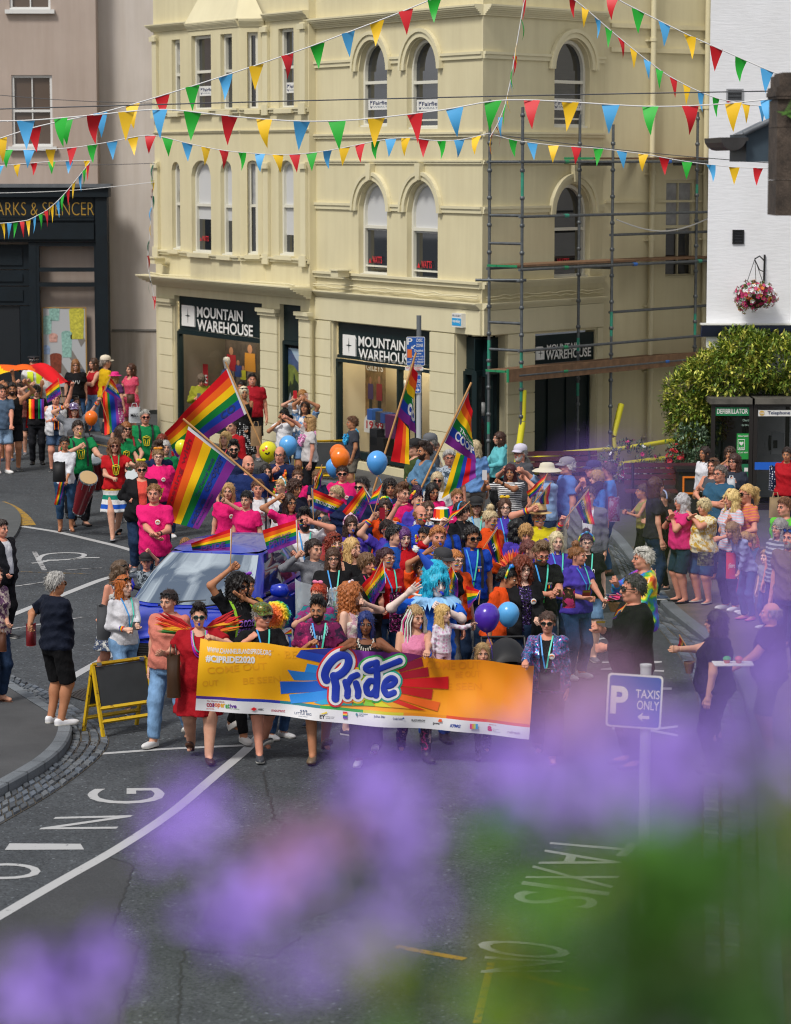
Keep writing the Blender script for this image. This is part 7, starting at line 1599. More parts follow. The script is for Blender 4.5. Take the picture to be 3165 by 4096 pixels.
P('P',752,818,1.80,20,'m|short:2a1c14|tee:0d7d46|trousers:1b1b20|l','young man in green drum shirt and glasses with yellow whistle',acc='glasses drum whistle:d8c81c straps',arms=((760,1060,.3),(960,1140,.35)),fat=1.15)
P('P',695,912,1.74,15,'m|crop:5a5048|tee:b3141c|trousers:17171b|r','bearded man in dark cap and sunglasses playing the red barrel drum',acc='cap:3a3a3e sung:2a1a14 drum',beard='6a5c50',arms=((745,1270,.42,'relax',(0,0,-1)),(835,1240,.42,'relax',(0,0,-1))),ft=(690,1455+280),shoes='boot:121214')
P('A',382,0,1.64,10,'f|tied:17110f|threeq:d4d6dc|capri:24405e/denim|t','dark haired woman in white top with black bag and rolled jeans',acc='glasses',arms=((355,425,.25),(395,428,.28)),ft=(385,905),shoes='sandal:c8c8cc',mouth=0)
P('P',1400,705,1.82,12,'m|crop:9a9890|tee:0d7d46|trousers:1b1b20|r','tall grey haired man in green drum shirt and red sunglasses',acc='sung:5a1414 drum straps',arms=((1325,1010,.35),(1480,1090,.3)),mouth=1)
P('P',1170,862,1.68,35,'f|long:3a2218|tee:0d7d46|leggings:1b1b20|l','long brown haired woman in green shirt looking right between drummers',acc='drum',arms=('drum','drum'),look=(25,-8))
P('P',1218,826,1.66,20,'f|bob:8a5224|tee:0d7d46|trousers:1b1b20|l','auburn haired woman in sunglasses and green shirt with red strap',acc='sung straps:8a1420',arms=('drum','drum'))
P('P',1100,982,1.66,15,'f|wavy:6a4428|tee:b3141c|skirt:d8d8d8/hoops|l','woman drummer in red shirt and striped wrap skirt over pink trousers',acc='sung:6a2a20 drum lanyard:1f9a4a',arms=((1095,1360,.3),(1240,1230,.35)),ft=(1110,1350+600),shoes='flat:8a8c90',legs='walk')
P('P',1525,1088,1.66,8,'f|tied:8a6844|tee:dc1a6e|djeans|p','heavy set woman in bright pink shirt with yellow hair bow',acc='glasses bow:e0901c badge',fat=1.35)
P('P',1362,1208,1.68,10,'f|tied:6a4a30|jacket:121215|djeans|r','woman in coral top and black cardigan trailing a yellow scarf',acc='sung open:d24a40 bow:d8d21c',arms=((1250,1560,.1),(1445,1640,.25)),fat=1.3)
P('P',1522,1022,1.76,30,'m|quiff:3a261a|polo:18244a|djeans|l','bearded brown haired man behind the woman with the yellow bow',beard='3a261a',acc='glasses')
P('P',1595,1003,1.62,15,'f|bob:a8a6a4|tee:0d7d46|djeans|l','white haired woman in green shirt near the lower rainbow flag',mouth=1)
P('P',1560,942,1.66,-20,'f|tied:7a2c18|tee:b0141c|djeans|l','red haired woman in red shirt half hidden by flags')
P('Q',492,236,1.62,10,'f|pixie:6a5a48|jumper:8a8a24|trousers:30323a|r','older woman in olive jumper looking at her phone by the shop window',arms=((440,470,.2),(475,455,.3)),base=.1,fat=1.15,look=(0,25))
P('Q',985,232,1.80,5,'m|crop:2a1e18|polo:a01424|knee:15151a|r','man in red shirt with sunglasses on his head by the shop pier',acc='sunhead',base=.1,fat=1.12,mouth=1,arms=('down','down'))
P('Q',905,362,1.66,15,'f|bob:d8ccb0|strap:141416|longskirt:141416/dots/d8d8d8|t','tanned blonde woman in black and white spotted dress',base=.1,acc='sunhead',arms=('down',(930,760,.1)))
P('Q',885,306,1.62,-25,'f|tied:1c1412|tee:8a2a2a|trousers:24242a|t','dark haired woman behind the blonde in the spotted dress',base=.1)
P('Q',790,672,1.80,-30,'m|quiff:1c1310|lshirt:a8121c|djeans|l','young dark haired man in long sleeved red shirt',mouth=1)
P('Q',725,802,1.66,-20,'f|bob:c8a468|tee:2a2c38|djeans|l','fair haired woman with green lanyard looking up',acc='lanyard:g',look=(0,-10))
P('Q',808,890,1.80,5,'m|quiff:14100e|tee:18244a|djeans|l','dark haired bearded man in sunglasses and navy shirt behind the bald man',acc='sung',beard='1c1411')
P('Q',948,1032,1.84,20,'m|bald|tee:16285a|djeans|r','large bald man in navy shirt holding the flag pole',acc='print:co-operative~e0e0e0~1.1 badge',fat=1.35,beard='7a5038')
P('Q',1252,945,1.76,-10,'m|balding:2a2018|tee:17244a|djeans|r','man in glasses and navy shirt behind the smiling yellow balloon',acc='glasses lei:e8601c,e8a01c',arms=((1190,1170,.2),'down'))
P('Q',1120,1112,1.66,15,'f|long:17100e|tee:15182c|djeans|l','smiling dark haired woman with a rainbow flower garland',acc='lei:d01828,e8a01c,38b43a,e8e01c,8030c0',mouth=1,fat=1.1)
P('Q',1275,1138,.95,-15,'f|bob:6a4a30|tee:c86a8c|skirt:c86a8c|l','toddler with fair hair carried behind the woman with the garland',Y=45.2)
P('Q',1295,590,1.48,-40,'m|short:0f0c0b|tee:d4d4d8|shorts:30323a|t','boy in white shirt photographing with a phone by the pier',base=.1,arms=((1225,720,.1),(1290,660,.3)))
P('Q',1495,505,1.64,-15,'f|long:2a1810|tee:d8d4d0/floral/4a78a8|shorts:5f7da0/denim|t','woman in floral top photographing with both arms raised',base=.1,arms=((1465,470,.15,'open'),(1515,490,.2)),fat=1.15,look=(0,-12))
P('Q',1470,396,1.66,-10,'f|bob:9a6a38|tee:c8c8ca|jeans|l','woman holding up a red phone case against the pier',base=.1,arms=((1375,480,.2),(1420,475,.2)))
P('Q',1540,640,1.64,-75,'f|bob:b08a58|tee:c8c4c4|trousers:14151a|r','blonde woman in black dungarees with a pink flower garland',base=.1,acc='lei:e08ac0,f0b8dc sunhead',arms=((1330,655,.05),'down'))
P('Q',1425,1172,1.45,10,'f|topbun:5a3a24|tee:dc1a6e|djeans|l','girl with pale scrunchie and pink shirt')
P('Q',1270,1250,1.55,-45,'f|tied:c09a68|tee:d0d0d4|jeans|l','girl with turquoise patterned hair band',acc='band:38a8b0/floral/e8e8e8')
P('Q',1392,1262,1.62,25,'f|curly:3a2014|tee:15182c|djeans|t','woman with big dark curly ponytail looking right',look=(15,10))
P('Q',1612,1012,1.15,0,'f|pony:6a4a2c|tee:17203f|ljeans|l','small girl with plaits riding high above the crowd',Y=41.5,legs='sit',arms=((1580,1255,.2),(1690,1240,.2)),look=(10,15))
P('B',515,208,1.66,-5,'f|long:b08a58|tee:dc1a6e|djeans|l','fair haired woman in pink shirt with badge beside the lower flag',acc='badge',arms=('down',(515,390,.25)))
P('B',800,180,1.68,5,'f|tied:5a3826|tee:d2d2d6|trousers:17171b|r','woman in white charity shirt with a tied back fringe',acc='print:co-op|This_is_what|makes_us~a02848~.8 straps:24242a',arms=('down',(930,520,.25)))
P('B',690,292,1.62,-20,'f|tied:15100e|tee:dc1a6e|djeans|l','dark haired woman in pink looking left behind the white charity shirt')
P('B',1105,318,1.66,30,'f|long:2a1810|tee:dc1a6e|djeans|t','long dark haired woman in pink gripping the big flag pole',arms=((985,350,.05),'down'),acc='glasses')
P('A',1245,462,1.82,-5,'m|crop:8a6038|bigtee:dc1a6e|djeans|r','cropped haired man in bright pink shirt with folded hands by the car',arms=((1260,950,.35,'relax',(0,.6,.8)),(1285,935,.38,'relax',(0,.6,.8))),acc='badge watch:b')
P('A',1545,800,1.15,5,'m|short:8a6038|tee:dc1a6e|jeans|l','child in pink shirt hidden under the big rainbow flag',Y=37.6,z0=0.0)
P('A',1170,1000,1.18,5,'m|crop:6a4a30|tee:2c343c/floral/8a949c|jeans|r','boy in black cap with gold badge leaning on the car',acc='cap:121215',arms=((990,1265,.1),(1205,1110,.15)),Y=36.0,z0=0.0)
P('S',508,415,1.50,-75,'m|short:5a3a22|tee:3a3d46|shorts:6a645a|t','boy in grey shirt and blue flower garland by the shop window',base=.1,acc='lei:1f9ad6,38b0e0',arms=('pocket','pocket'))
P('S',1255,585,1.78,-70,'m|crop:8a8880|shirt:4a5058|djeans|r','man in grey and white baseball cap looking left',base=.1,acc='cap:5a5d62')
P('S',1110,638,1.76,-70,'m|short:3a2a1c|jacket:3a4a24|trousers:17171b|l','man in black cap and olive jacket with black backpack',base=.1,acc='cap:141417')
P('S',1208,668,1.78,-65,'m|quiff:2a1a10|jacket:4f7391/denim|djeans|t','bearded man with folded arms in denim jacket',base=.1,arms=('cross','cross'),beard='2a1a10')
P('S',1290,642,1.64,60,'f|bob:6a4430|tee:b89868/floral/d8d0c8|trousers:4a4450|l','brown haired woman in floral blouse behind the denim jacket',base=.1)
P('S',410,885,1.66,0,'f|tied:2a1a12|tee:dc1a6e|djeans|r','woman in pink shirt and sunglasses below the orange balloons',acc='sung badge',fat=1.2)
P('S',430,1075,1.60,-60,'f|tied:b09a74|tee:18244a|djeans|l','fair haired person bending behind the mourant flag',lean=12)
P('S',600,1008,1.74,-30,'m|short:1c1613|tee:18244a|djeans|l','dark haired man in sunglasses turned left',acc='sung')
P('S',868,1020,1.64,5,'f|curly:1a1210|tee:17203f|djeans|t','woman with short dark curly hair and navy shirt')
P('S',985,1072,1.72,25,'m|quiff:5a3a22|tee:dc1a6e|djeans|l','young man with swept hair in pink shirt looking right',acc='badge',look=(15,0))
i_ph=P('S',820,1200,1.64,5,'f|wavy:2a1a14|tee:d84a12|djeans|l','woman with rainbow flower headband photographing in orange shirt',acc='flowers paint',arms=((695,1385,.25),(795,1365,.3)),mouth=1)
P('S',1130,1145,1.66,25,'f|mohawk:3a1c3a|polo:4838a4|djeans|l','woman with purple quiff and rainbow flowers in purple polo',acc='flowers paint',look=(10,-5))
P('S',1272,1048,1.64,15,'f|long:15100e|tee:dc1a6e|djeans|t','dark haired woman in pink looking down',look=(10,12))
P('S',1325,948,1.66,0,'f|bob:c0ac88|tee:d8d6d4|djeans|r','fair haired woman in dark sunglasses and white top',acc='sung')
i_wb=P('S',1165,1272,1.74,20,'m|balding:9a6a40|polo:1646b4|djeans|r','balding man in blue polo with red whistle waving',acc='whistle:c8141c paint lei:8030c0,e8e01c,d01828',arms=((935,1270,.15,'open'),'down'),beard='9a6a40')
P('S',1238,1232,1.60,10,'f|long:4a3222|blouse:7a8494/check/d8d8dc|djeans|l','long haired girl behind the balding man with the whistle')
P('S',1368,1350,1.74,15,'m|crop:4a3a2c|polo:1646b4|djeans|r','man in rainbow top hat and mirrored sunglasses',acc='hat:d8d8d8,top sung:2a8a5a logo straps')
P('S',1518,1112,1.66,10,'m|crop:8a6038|tee:dc1a6e|djeans|r','person in pink shirt below the hanging co-operative flag',fat=1.35)
i_bs=P('S',1560,1245,1.66,40,'f|pixie:2a1c16|polo:17171a|djeans|l','short haired woman with a blue hair streak and black shirt',acc='band:24a0e0 straps',look=(15,0),mouth=1)
P('S',1440,735,1.68,5,'m|short:b0aeaa|shirt:4a5a6a/floral/b8c4d0|djeans|r','white haired person partly behind the right co-operative flag',base=.1,acc='glasses')
i_fl=P('C',165,472,1.80,5,'m|quiff:14100e|tee:d8d4d8|djeans|r','bearded man in sunglasses with a flamingo shirt holding a flag',acc='sung lanyard paint',beard='1c1410',arms=((40,890,.25),(245,575,.2)))
i_mo=P('C',328,455,1.66,5,'f|long:2a1a12|threeq:d0d0d4|jeans|l','woman in blue mirrored sunglasses blowing a whistle',acc='bsung whistle:e0c81c',mouth=0)
P('C',610,525,1.66,15,'f|bob:3a241a|polo:4838a4|djeans|l','woman in purple polo with beaded hair band and blue whistle',acc='band:8a3a6a/floral/e8c8d8 whistle:1f5ac0 logo',mouth=0)
P('T',480,556,1.56,-70,'f|long:3a2014|hoodie:5fb0b8|leggings:121215|l','girl in turquoise hooded top by the scaffold',base=.1,arms=('belly','belly'))
P('T',680,690,1.72,-45,'m|crop:9a9894|tee:4a4c52|trousers:3a3c42|r','older man in white cap and glasses by the foam sleeve',base=.1,acc='cap:c4c0d0 glasses',beard='b8b4b0',arms=((520,920,.2),'down'))
P('T',585,876,1.60,-10,'f|bob:3a1018|tee:d4d4d4/stripe/22242c/11|trousers:2a2c38|t','dark red haired woman in black and white striped shirt with phone',arms=((345,1040,.2),(490,1040,.3)),mouth=1,fat=1.15,acc='watch:b')
P('T',720,806,1.62,-20,'f|wavy:5a5854|lshirt:7a8698/dots/c8ccd4|djeans|l','grey haired woman in patterned grey blouse raising a camera',arms=((660,930,.25),(720,950,.25)))
i_hat=P('T',935,872,1.70,-60,'m|crop:8a8884|shirt:86a4c8|djeans|r','man in wide cream sun hat and pale blue shirt',acc='hat:c8c2ac,wide glasses',arms=((690,920,.1),(740,1010,.1)))
P('T',1130,815,1.76,-75,'m|short:c8c6c2|polo:4f7ac0|trousers:a8a498|r','white haired man in grey cap and sky blue polo',acc='cap:7a7880 glasses',arms=('down','down'),fat=1.1)
P('T',1385,845,1.74,-70,'m|crop:8a8884|tee:1a1c26|trousers:2a2c38|r','man in navy and red cap behind a camera',acc='cap:1d2452',arms=((1265,1050,.1),(1300,1060,.1)))
P('T',1420,940,1.60,-60,'f|pixie:a88450|jumper:1f62a8|ljeans|l','fair haired person in blue jumper with floral backpack',arms=('belly','belly'))
P('T',1525,858,1.70,-90,'m|short:4a3a34|lshirt:3a78c0|jeans|r','dark haired man in pale blue top beside the foam sleeve')
P('T',1340,1095,1.76,-10,'m|short:3a2c28|jacket:6a6c74|trousers:3a3c42|l','man in grey and navy sports jacket behind a small flag',acc='open')
P('T',245,640,1.66,-160,'f|bob:b8a684|blouse:6a94cc|trousers:8a8078|l','fair haired woman in pale blue blouse by the right flag',base=.1)
P('T',255,1195,1.64,5,'f|long:7a5a34|tee:9ab0b4|djeans|l','long haired girl in black cap and round glasses',acc='cap:1a1a1c glasses lanyard:b',mouth=0)
P('T',530,1205,1.66,5,'f|long:4a2f20|polo:4838a4|djeans|p','smiling woman with glasses and green lanyard in purple polo',acc='glasses lanyard:b bow:e0b81c',mouth=1,fat=1.15)
P('D',738,350,1.66,30,'f|topbun:c8b48c|polo:d84a12|djeans|l','woman with untidy blonde bun in orange polo',acc='glasses:3a2a1c paint',look=(20,10),fat=1.1)
i_st=P('T',860,1290,1.74,10,'m|crop:8a8884|polo:d0c01c|djeans|r','man in straw trilby and yellow polo with rainbow wristband',acc='hat:c8a870,fedora glasses wrist:a paint',mouth=1,arms=((775,1300,.15),'down'),fat=1.12)
P('D',1012,445,1.66,40,'f|wavy:0d0b0c|polo:4838a4|djeans|p','black haired woman turned away beside the yellow polo',look=(25,0))
i_pw=P('D',1095,488,1.66,5,'f|pixie:a8804c|polo:4838a4|djeans|r','short fair haired person in purple polo with outstretched flag arm',arms=('down',(1440,455,.1)),acc='wrist:b',look=(0,10))
P('C',1035,625,1.70,60,'m|short:15110f|hoodie:1d52a8|djeans|l','dark haired person with blue mirrored glasses pushed up',acc='sunhead:b')
i_pp=P('C',965,568,1.64,35,'f|tied:2a1814|polo:4838a4|djeans|l','woman in glasses and purple polo holding a flag high',arms=((810,545,.15),'down'),acc='glasses:c02030 paint wrist:a',fat=1.2)
i_rp=P('C',1118,640,1.68,15,'f|bob:5a2a6a|polo:ba0f1b|djeans|p','woman with purple hair in red polo stretching a flag to the right',arms=('down',(1510,570,.1)),acc='logo',look=(5,5),mouth=0,lips=LIPS['r'])
i_rg=P('C',955,838,1.66,25,'f|pony:3a1820|polo:ba0f1b|jeans|l','woman in round glasses and red polo with face paint',acc='glasses:7a3a2a paint lanyard logo',fat=1.25,look=(15,0))
P('D',248,512,1.80,10,'m|short:a86a3a|polo:1646b4|djeans|r','ginger bearded man in blue polo with blue whistle',acc='whistle:1f4ac0 lanyard',beard='a86a3a')
P('C',1325,642,1.60,-30,'m|short:17110f|polo:1646b4|djeans|t','dark haired boy in blue behind the outstretched red sleeve')
i_gc=P('C',1495,855,1.78,30,'m|crop:6a5c50|shirt:141417|trousers:5a5a5e|r','man in dark grey cap and black shirt with green whistle',acc='cap:2c2c30 whistle:2ab04a',fat=1.05,look=(10,5))
i_ow=P('C',1290,930,1.62,15,'f|pixie:4a2c1c|polo:d84a12|djeans|t','woman in orange waving her hand beside the blue wig',arms=((1330,875,.15,'open'),'down'),mouth=1)
P('D',418,742,1.66,30,'f|tied:b8743a|polo:d84a12|djeans|p','ginger woman in glasses and orange polo',acc='glasses paint')
P('D',565,512,1.78,10,'m|short:1a1412|polo:1646b4|djeans|t','man in black headphones and wraparound sunglasses with blue polo',acc='ears sung lanyard logo straps',look=(15,5))
i_dq=P('C',1425,1065,1.86,8,'m|wig:17a3c4|blouse:1c5cc8|trousers:1c4ca8|w','performer in turquoise wig with blue cone hat and pale tulle ruff',acc='cone makeup ruff whistle:1f3ac0',arms=((1160,1265,.25,'open'),(1495,1410,.35)),lips=LIPS['r'],look=(15,5),hs=1.06)
P('D',815,895,1.62,60,'f|tied:0f0c0d|polo:d84a12|djeans|t','woman in orange polo with black hair and rainbow headscarf',acc='band:d03a8a/rainbow lean',lean=10,look=(10,15),fat=1.15)
P('D',1062,812,1.72,15,'f|longcurly:6a2c14|jacket:121215|djeans|p','auburn curly haired woman in glasses and purple sequinned top',acc='glasses:3a1a14 open:15131a/sequin/6a4aa0 badge',arms=('down',(1200,1395,.3)),fat=1.15,look=(5,3))
P('D',1235,648,1.80,10,'m|quiff:6a5238|polo:141417|djeans|r','man in glasses and black polo reading a leaflet',acc='glasses lanyard logo paint',arms=((1310,1150,.35),(1385,1120,.35)),beard='6a5238',look=(5,20))
P('D',1392,562,1.66,10,'f|long:cfc09a|polo:4838a4|djeans|p','long blonde woman in purple polo smiling',acc='lanyard logo',mouth=1)
i_bun=P('D',1590,700,1.68,40,'f|topbun:8a5a34|polo:4838a4|jeans|r','woman with high bun in purple polo and jeans handing out leaflets',acc='lanyard logo',arms=((1690,1190,.25),(1850,1235,.35)),look=(20,0),ft=(1640,1960),fat=1.12)
P('E',595,575,1.62,5,'f|topbun:3a1c1c|tee:131316|shorts:6d8fb4/denim|p','woman with rainbow hair bow and glasses in black badge covered top',acc='glasses band:d03a8a/rainbow print:2020~d8d8d8~1.2 lanyard',fat=1.2,mouth=0)
P('D',1125,642,1.62,30,'f|tied:6a3a34|polo:4838a4|djeans|l','woman with curled brown bun seen from behind',look=(40,0))
i_cr=P('D',985,860,1.56,40,'f|bob:15100f|polo:d84a12|djeans|t','person in red and orange feather crest behind the curly haired woman',acc='crest')
i_hd=P('C',258,758,1.64,20,'f|pony:2a1a14|hoodie:8a8c92/stripe/4a4c54/26|ljeans|l','woman in grey striped hooded top holding a flag',arms=((95,905,.25),'down'),mouth=1,look=(15,0))
P('C',440,842,1.66,5,'f|bob:4a3020|tee:131316|djeans|l','brown bobbed woman in glasses and black slogan shirt laughing',acc='glasses lanyard print:100%|TRANS|ALLY~d8d8d8~1.3',mouth=1,fat=1.2)
P('C',450,702,1.62,25,'f|curly:7a2c14|polo:8a3a30|djeans|p','red curly haired woman with rainbow cheek paint',acc='paint sunhead',mouth=1)
P('C',370,588,1.64,15,'f|topbun:6a6460|tee:a83a40|djeans|l','grey haired woman with a bun and clear glasses',acc='glasses:a8a29a',mouth=1)
P('C',620,738,1.68,30,'f|long:c8a468|tank:141417|djeans|l','long blonde woman in black vest smiling to the right',mouth=1,look=(15,0),arms=('belly',(690,890,.25)))
i_yw=P('C',762,892,1.64,30,'f|pixie:6a4c30|shirt:141417|trousers:1b1b20|r','short haired woman in black shirt blowing a yellow whistle',acc='whistle:d8c01c lanyard:c81c6a',arms=('down',(915,1420,.25)),look=(10,0))
P('C',300,1180,1.60,-20,'f|pony:b03a18|blouse:16707a/floral/8a2a6a|skirt:16808a|l','red haired woman with pink hair bow and iridescent fairy wings',acc='bow:e07aa0 wings',arms=((215,1480,.25),'down'),look=(0,5))
P('I',612,460,1.66,65,'f|longcurly:a86232|sundress:d8d0c4/floral/c89aa8|skirt:d8d0c4|p','ginger woman in pale floral dress blowing a green whistle',acc='whistle:2ab04a bow:e0d0d8',arms=('down',(760,640,.05)),look=(5,0))
YBAN=28.75
hb_=lambda x,y:(x,y,None)
def held(reg,x,y):return px(reg,x,y)
BANNER_HANDS=[]
def bh(reg,x,y,Yp):
 return(x,y,Yp-YBAN-.02,'grip',(0,.6,-1))
P('I',300,592,1.74,5,'m|undercut:14100e|shirt:2a1530/camo/6a1a4a|shorts:2a2a30|t','dark haired man with undercut and patterned sheer shirt behind the banner',arms=(bh('I',205,1040,29.0),'hold'),ft=(310,2130),legs='walk',beard='1c1512',acc='lanyard necklace:b8c8e0',look=(-15,5),shoes='wedge:6a5a44')
P('I',757,735,1.60,0,'f|long:1a2c6a|strap:141417|wide:101013|b','woman with long blue hair and white necklace behind the banner',arms=(bh('I',585,1055,29.05),bh('I',905,1060,29.05)),ft=(745,2170),legs='walk',acc='necklace:e0dcd0',shoes='sneaker:a8a8ae',look=(0,4))
P('I',1225,665,1.66,15,'f|tied:a8885c|tank:d884a8|leggings:b89a98/camo/2a2428|l','woman with white and pink ribbon dreadlocks in pink vest',acc='dreads:d8d8d4,e0e0dc,d02a7a,c8d8c8,1a1416',arms=('carry',bh('I',1350,1120,29.3)),ft=(1330,2130),legs='walk2',shoes='boot:1a1618',look=(15,8))
P('I',1500,702,.92,30,'f|bob:c8a464|jumper:d4ccd8/dots/c89ab8|leggings:d8b8c8|p','blonde toddler in white patterned top reaching for the purple balloon',Y=29.0,arms=('down',(1780,840,.05,'open')),look=(20,0),mouth=1,hs=1.35)
P('J',485,1040,1.18,5,'f|long:a88a5c|tee:8a5a8a|leggings:2a2030|l','child peeping over the right half of the banner',ft=(470,1960),legs='walk',shoes='boot:2a2028')
P('J',1035,745,1.70,-8,'f|tied:4a342c|jacket:3a8ac8/sequin/d83aa0|wide:2a2434|r','woman in sunglasses and rainbow sequin jacket at the right end of the banner',acc='sung open:17151a lanyard badge',arms=(bh('J',850,1155,29.2),'down'),ft=(1030,1990),legs='walk2',fat=1.12,shoes='flat:6a2a5a')
P('H',1318,545,1.70,15,'m|crop:8a8884|tee:131316|knee:4a4a44|r','man in sequinned cap and sunglasses behind the left of the banner',acc='cap:8a7a30/sequin/3a8a4a sung:5a5a5e lanyard',arms=(bh('H',1190,865,28.9),'hold'),ft=(1330,2000),legs='walk',shoes='sneaker:3a3d44',mouth=1,look=(20,0))
P('H',1470,480,1.42,40,'m|clown:rainbow|tee:d0d0d4|jeans|l','child in rainbow clown wig with rainbow bow tie and braces',acc='bowtie braces',Y=30.2,z0=0,look=(25,0))
i_pr=P('H',1090,250,1.70,35,'f|longcurly:15100f|tee:121215|leggings:141418|t','dark curly haired woman in black Pride shirt raising a flag and calling out',acc='sung print:2020|CHANNEL_ISLANDS|PRIDE~8a5cc0~1.4 straps:8ac02a',arms=((1010,190,.12),(1180,480,.12,'open',(1,-.3,0))),ft=(1090,1830),look=(10,0),shoes='sneaker:d0ccc8',legs='walk',mouth=2)
P('H',1172,258,1.58,30,'f|tied:2a1a14|tee:cfa91c|djeans|t','girl with purple hair clip in yellow shirt behind the woman calling',acc='bow:8a3ac0',ft=(1172,1640))
P('H',712,548,1.68,5,'f|quiff:1a100e|dress:9c0f1c|leggings:c08868|l','woman in red dress with rainbow feather wings and green sunglasses',acc='sung:0f4a44 beads feathers whistle:2038b0',arms=((375,1000,.15,'relax',(0,1,0)),(870,860,.3,'grip',(0,.6,-1))),ft=(700,2022),legs='walk2',shoes='wedge:3a2420',fat=1.3)
P('H',425,398,1.70,-25,'f|tied:2a1c18|tee:c87868|ljeans|l','woman in salmon pink shirt and rolled jeans with sunglasses on her head',acc='sunhead',arms=('down','down'),ft=(400,1880),legs='walk',shoes='sneaker:d0d0d0',fat=1.2,look=(0,3))
i_rh=P('G',1190,628,1.68,35,'f|long:a85a20|lshirt:ccccd2|ljeans|p','red haired woman in white shirt with grey backpack and phone',acc='sunhead lanyard wrist:a',arms=((1215,1130,.2),(1320,1085,.3)),ft=(1260,1930),legs='walk',look=(15,0),mouth=1)
P('G',1085,475,1.68,50,'f|wavy:5a4634|sundress:b8b8b4/floral/3a4660|longskirt:b8b8b4/floral/3a4660|r','woman in navy and white floral dress bending towards the red haired woman',acc='sunhead',lean=10,ft=(840,1720),look=(10,10),legs='walk2',shoes='wedge:8a4a24',arms=('down',(935,1060,.2)))
i_nv=P('G',535,600,1.74,130,'m|short:a8a6a2|tee:0e1526|knee:0e0e11|t','grey haired man from behind in navy shirt and black shorts',acc='sung:6a4424',ft=(520,2040),fat=1.1,arms=((620,1380,-.05,'relax'),(290,1075,-.05)),shoes='sneaker:d8d8dc',base=.116)
P('G',5,85,1.72,55,'m|short:2a1a14|jacket:15161c|trousers:101014|r','man in dark open jacket at the left edge by the disabled bay',ft=(20,1220),acc='open',arms=('pocket',(75,575,.1)),shoes='sneaker:17171b',fat=1.15,mouth=1)
P('G',-55,520,1.68,50,'f|long:3a1c14|blouse:b8a8a0/floral/5a3a5a|djeans|l','person in floral blouse cut off at the left edge with brown bag',ft=(0,1830),arms=('down',(70,1060,.1)),base=.116,shoes='sandal:8a5a3a')
BR=.096
P('F',858,100,1.48,-50,'f|long:2a1a14|lshirt:d2d2d8|leggings:1b1b20|t','girl in white top with pink bag by the kiosk',base=BR)
P('F',940,208,1.66,-35,'f|long:5a3a24|tank:4a4c54|djeans|r','long brown haired woman in grey top with sunglasses on her head',base=BR,acc='sunhead',arms=('belly',(830,500,.25)))
P('F',1005,282,1.80,-45,'m|crop:6a625c|tee:2c5672|djeans|r','man with folded arms in teal blue shirt and glasses',acc='glasses',arms=('cross','cross'),ft=(950,1375),fat=1.12,base=BR,shoes='sandal:3a2a20')
P('F',1098,122,1.30,-20,'f|curly:3a2418|strap:23202a/floral/b07a88|skirt:23202a|t','curly haired small girl in dark floral dress by the kiosk',base=BR,arms=('mouth','down'))
P('F',1145,172,1.62,-35,'f|bob:3a2018|tee:2a2f3c|trousers:17171c|r','brown bobbed woman in glasses and charcoal top with white carrier bag',base=BR,acc='glasses',arms=('belly',(1150,430,.15)),mouth=1,fat=1.1)
P('F',1650,108,1.55,-20,'f|tied:2a1a14|hoodie:a81420|leggings:14141a|t','girl in red hooded top by the telephone kiosk',base=BR,arms=((1610,555,.1),'down'))
P('F',640,560,1.62,-70,'f|wavy:b0aeb2|tee:cc2a72|knee:1c3440/denim|r','grey haired woman in bright pink top clapping',ft=(625,1590),arms=((515,780,.05,'clap',(-1,0,0)),(540,770,.05,'clap',(-1,0,0))),base=BR,fat=1.2,shoes='flat:14141a',acc='watch:a')
P('F',850,612,1.56,-50,'f|pixie:cdbb90|tee:c8a02c/floral/e0d8b8|knee:24466a/denim|r','fair haired woman in yellow patterned top clapping',ft=(830,1600),arms=((712,770,.12,'clap',(-1,0,0)),(735,765,.12,'clap',(-1,0,0))),base=BR,fat=1.35,shoes='flat:a8a294',acc='sunhead watch:a')
P('F',1118,518,1.66,-55,'f|wavy:d2b678|polo:bcc6d4/stripe/d8a8b0/9|djeans|r','laughing blonde woman in pale striped polo holding a phone',base=BR,arms=((1080,800,.15),'belly'),mouth=1)
P('F',1262,470,1.72,-60,'f|pony:c8a468|tee:d08a24/stripe/c04a6a/16|ljeans|r','blonde woman with ponytail and sunglasses in orange striped shirt',base=BR,acc='sung',arms=('belly','belly'))
P('F',1285,820,1.66,-55,'f|bob:8a6a48|jumper:8a92b8|jeans|r','woman in lavender jumper bending over a small child',lean=28,ft=(1330,1760),base=BR,arms=('down',(1180,1310,.1)),look=(0,15),shoes='flat:c85a80')
P('F',1240,945,1.0,-80,'f|pony:a88250|jumper:141b33|leggings:8a3a6a|p','small girl in navy top held by the bending woman',base=BR,ft=(1150,1700))
P('F',1582,798,1.64,-50,'f|bob:8a8682|tee:5a5c66/stripe/9a9ca6/6|djeans|r','smiling grey haired woman in glasses and patterned grey top',base=BR,acc='glasses:b8b4b0',mouth=1)
P('F',1632,596,1.74,-55,'m|short:6a4428|tee:5ab828|djeans|r','brown haired man in lime green shirt at the right edge',base=BR)
P('F',1690,880,1.76,-40,'m|crop:5a5450|tee:6a5a50|djeans|r','bearded man with blue glasses on his head at the right edge',base=BR,beard='8a8480',acc='sunhead:b')
P('F',1450,1125,1.0,-50,'m|short:a88458|tee:8a8c94|jeans|p','small fair haired child between the grey haired women',base=BR)
P('E',1140,115,1.68,-80,'f|tied:4a3428|tank:8a8440|leggings:141416|t','woman in olive top and black trousers clapping behind purple blooms',base=BR,arms=('clap','clap'),ft=(1110,960))
P('E',1258,35,1.72,100,'f|bob:4a2a1c|tee:24242c|djeans|l','brown haired woman in dark top behind the clapping spectators',base=BR)
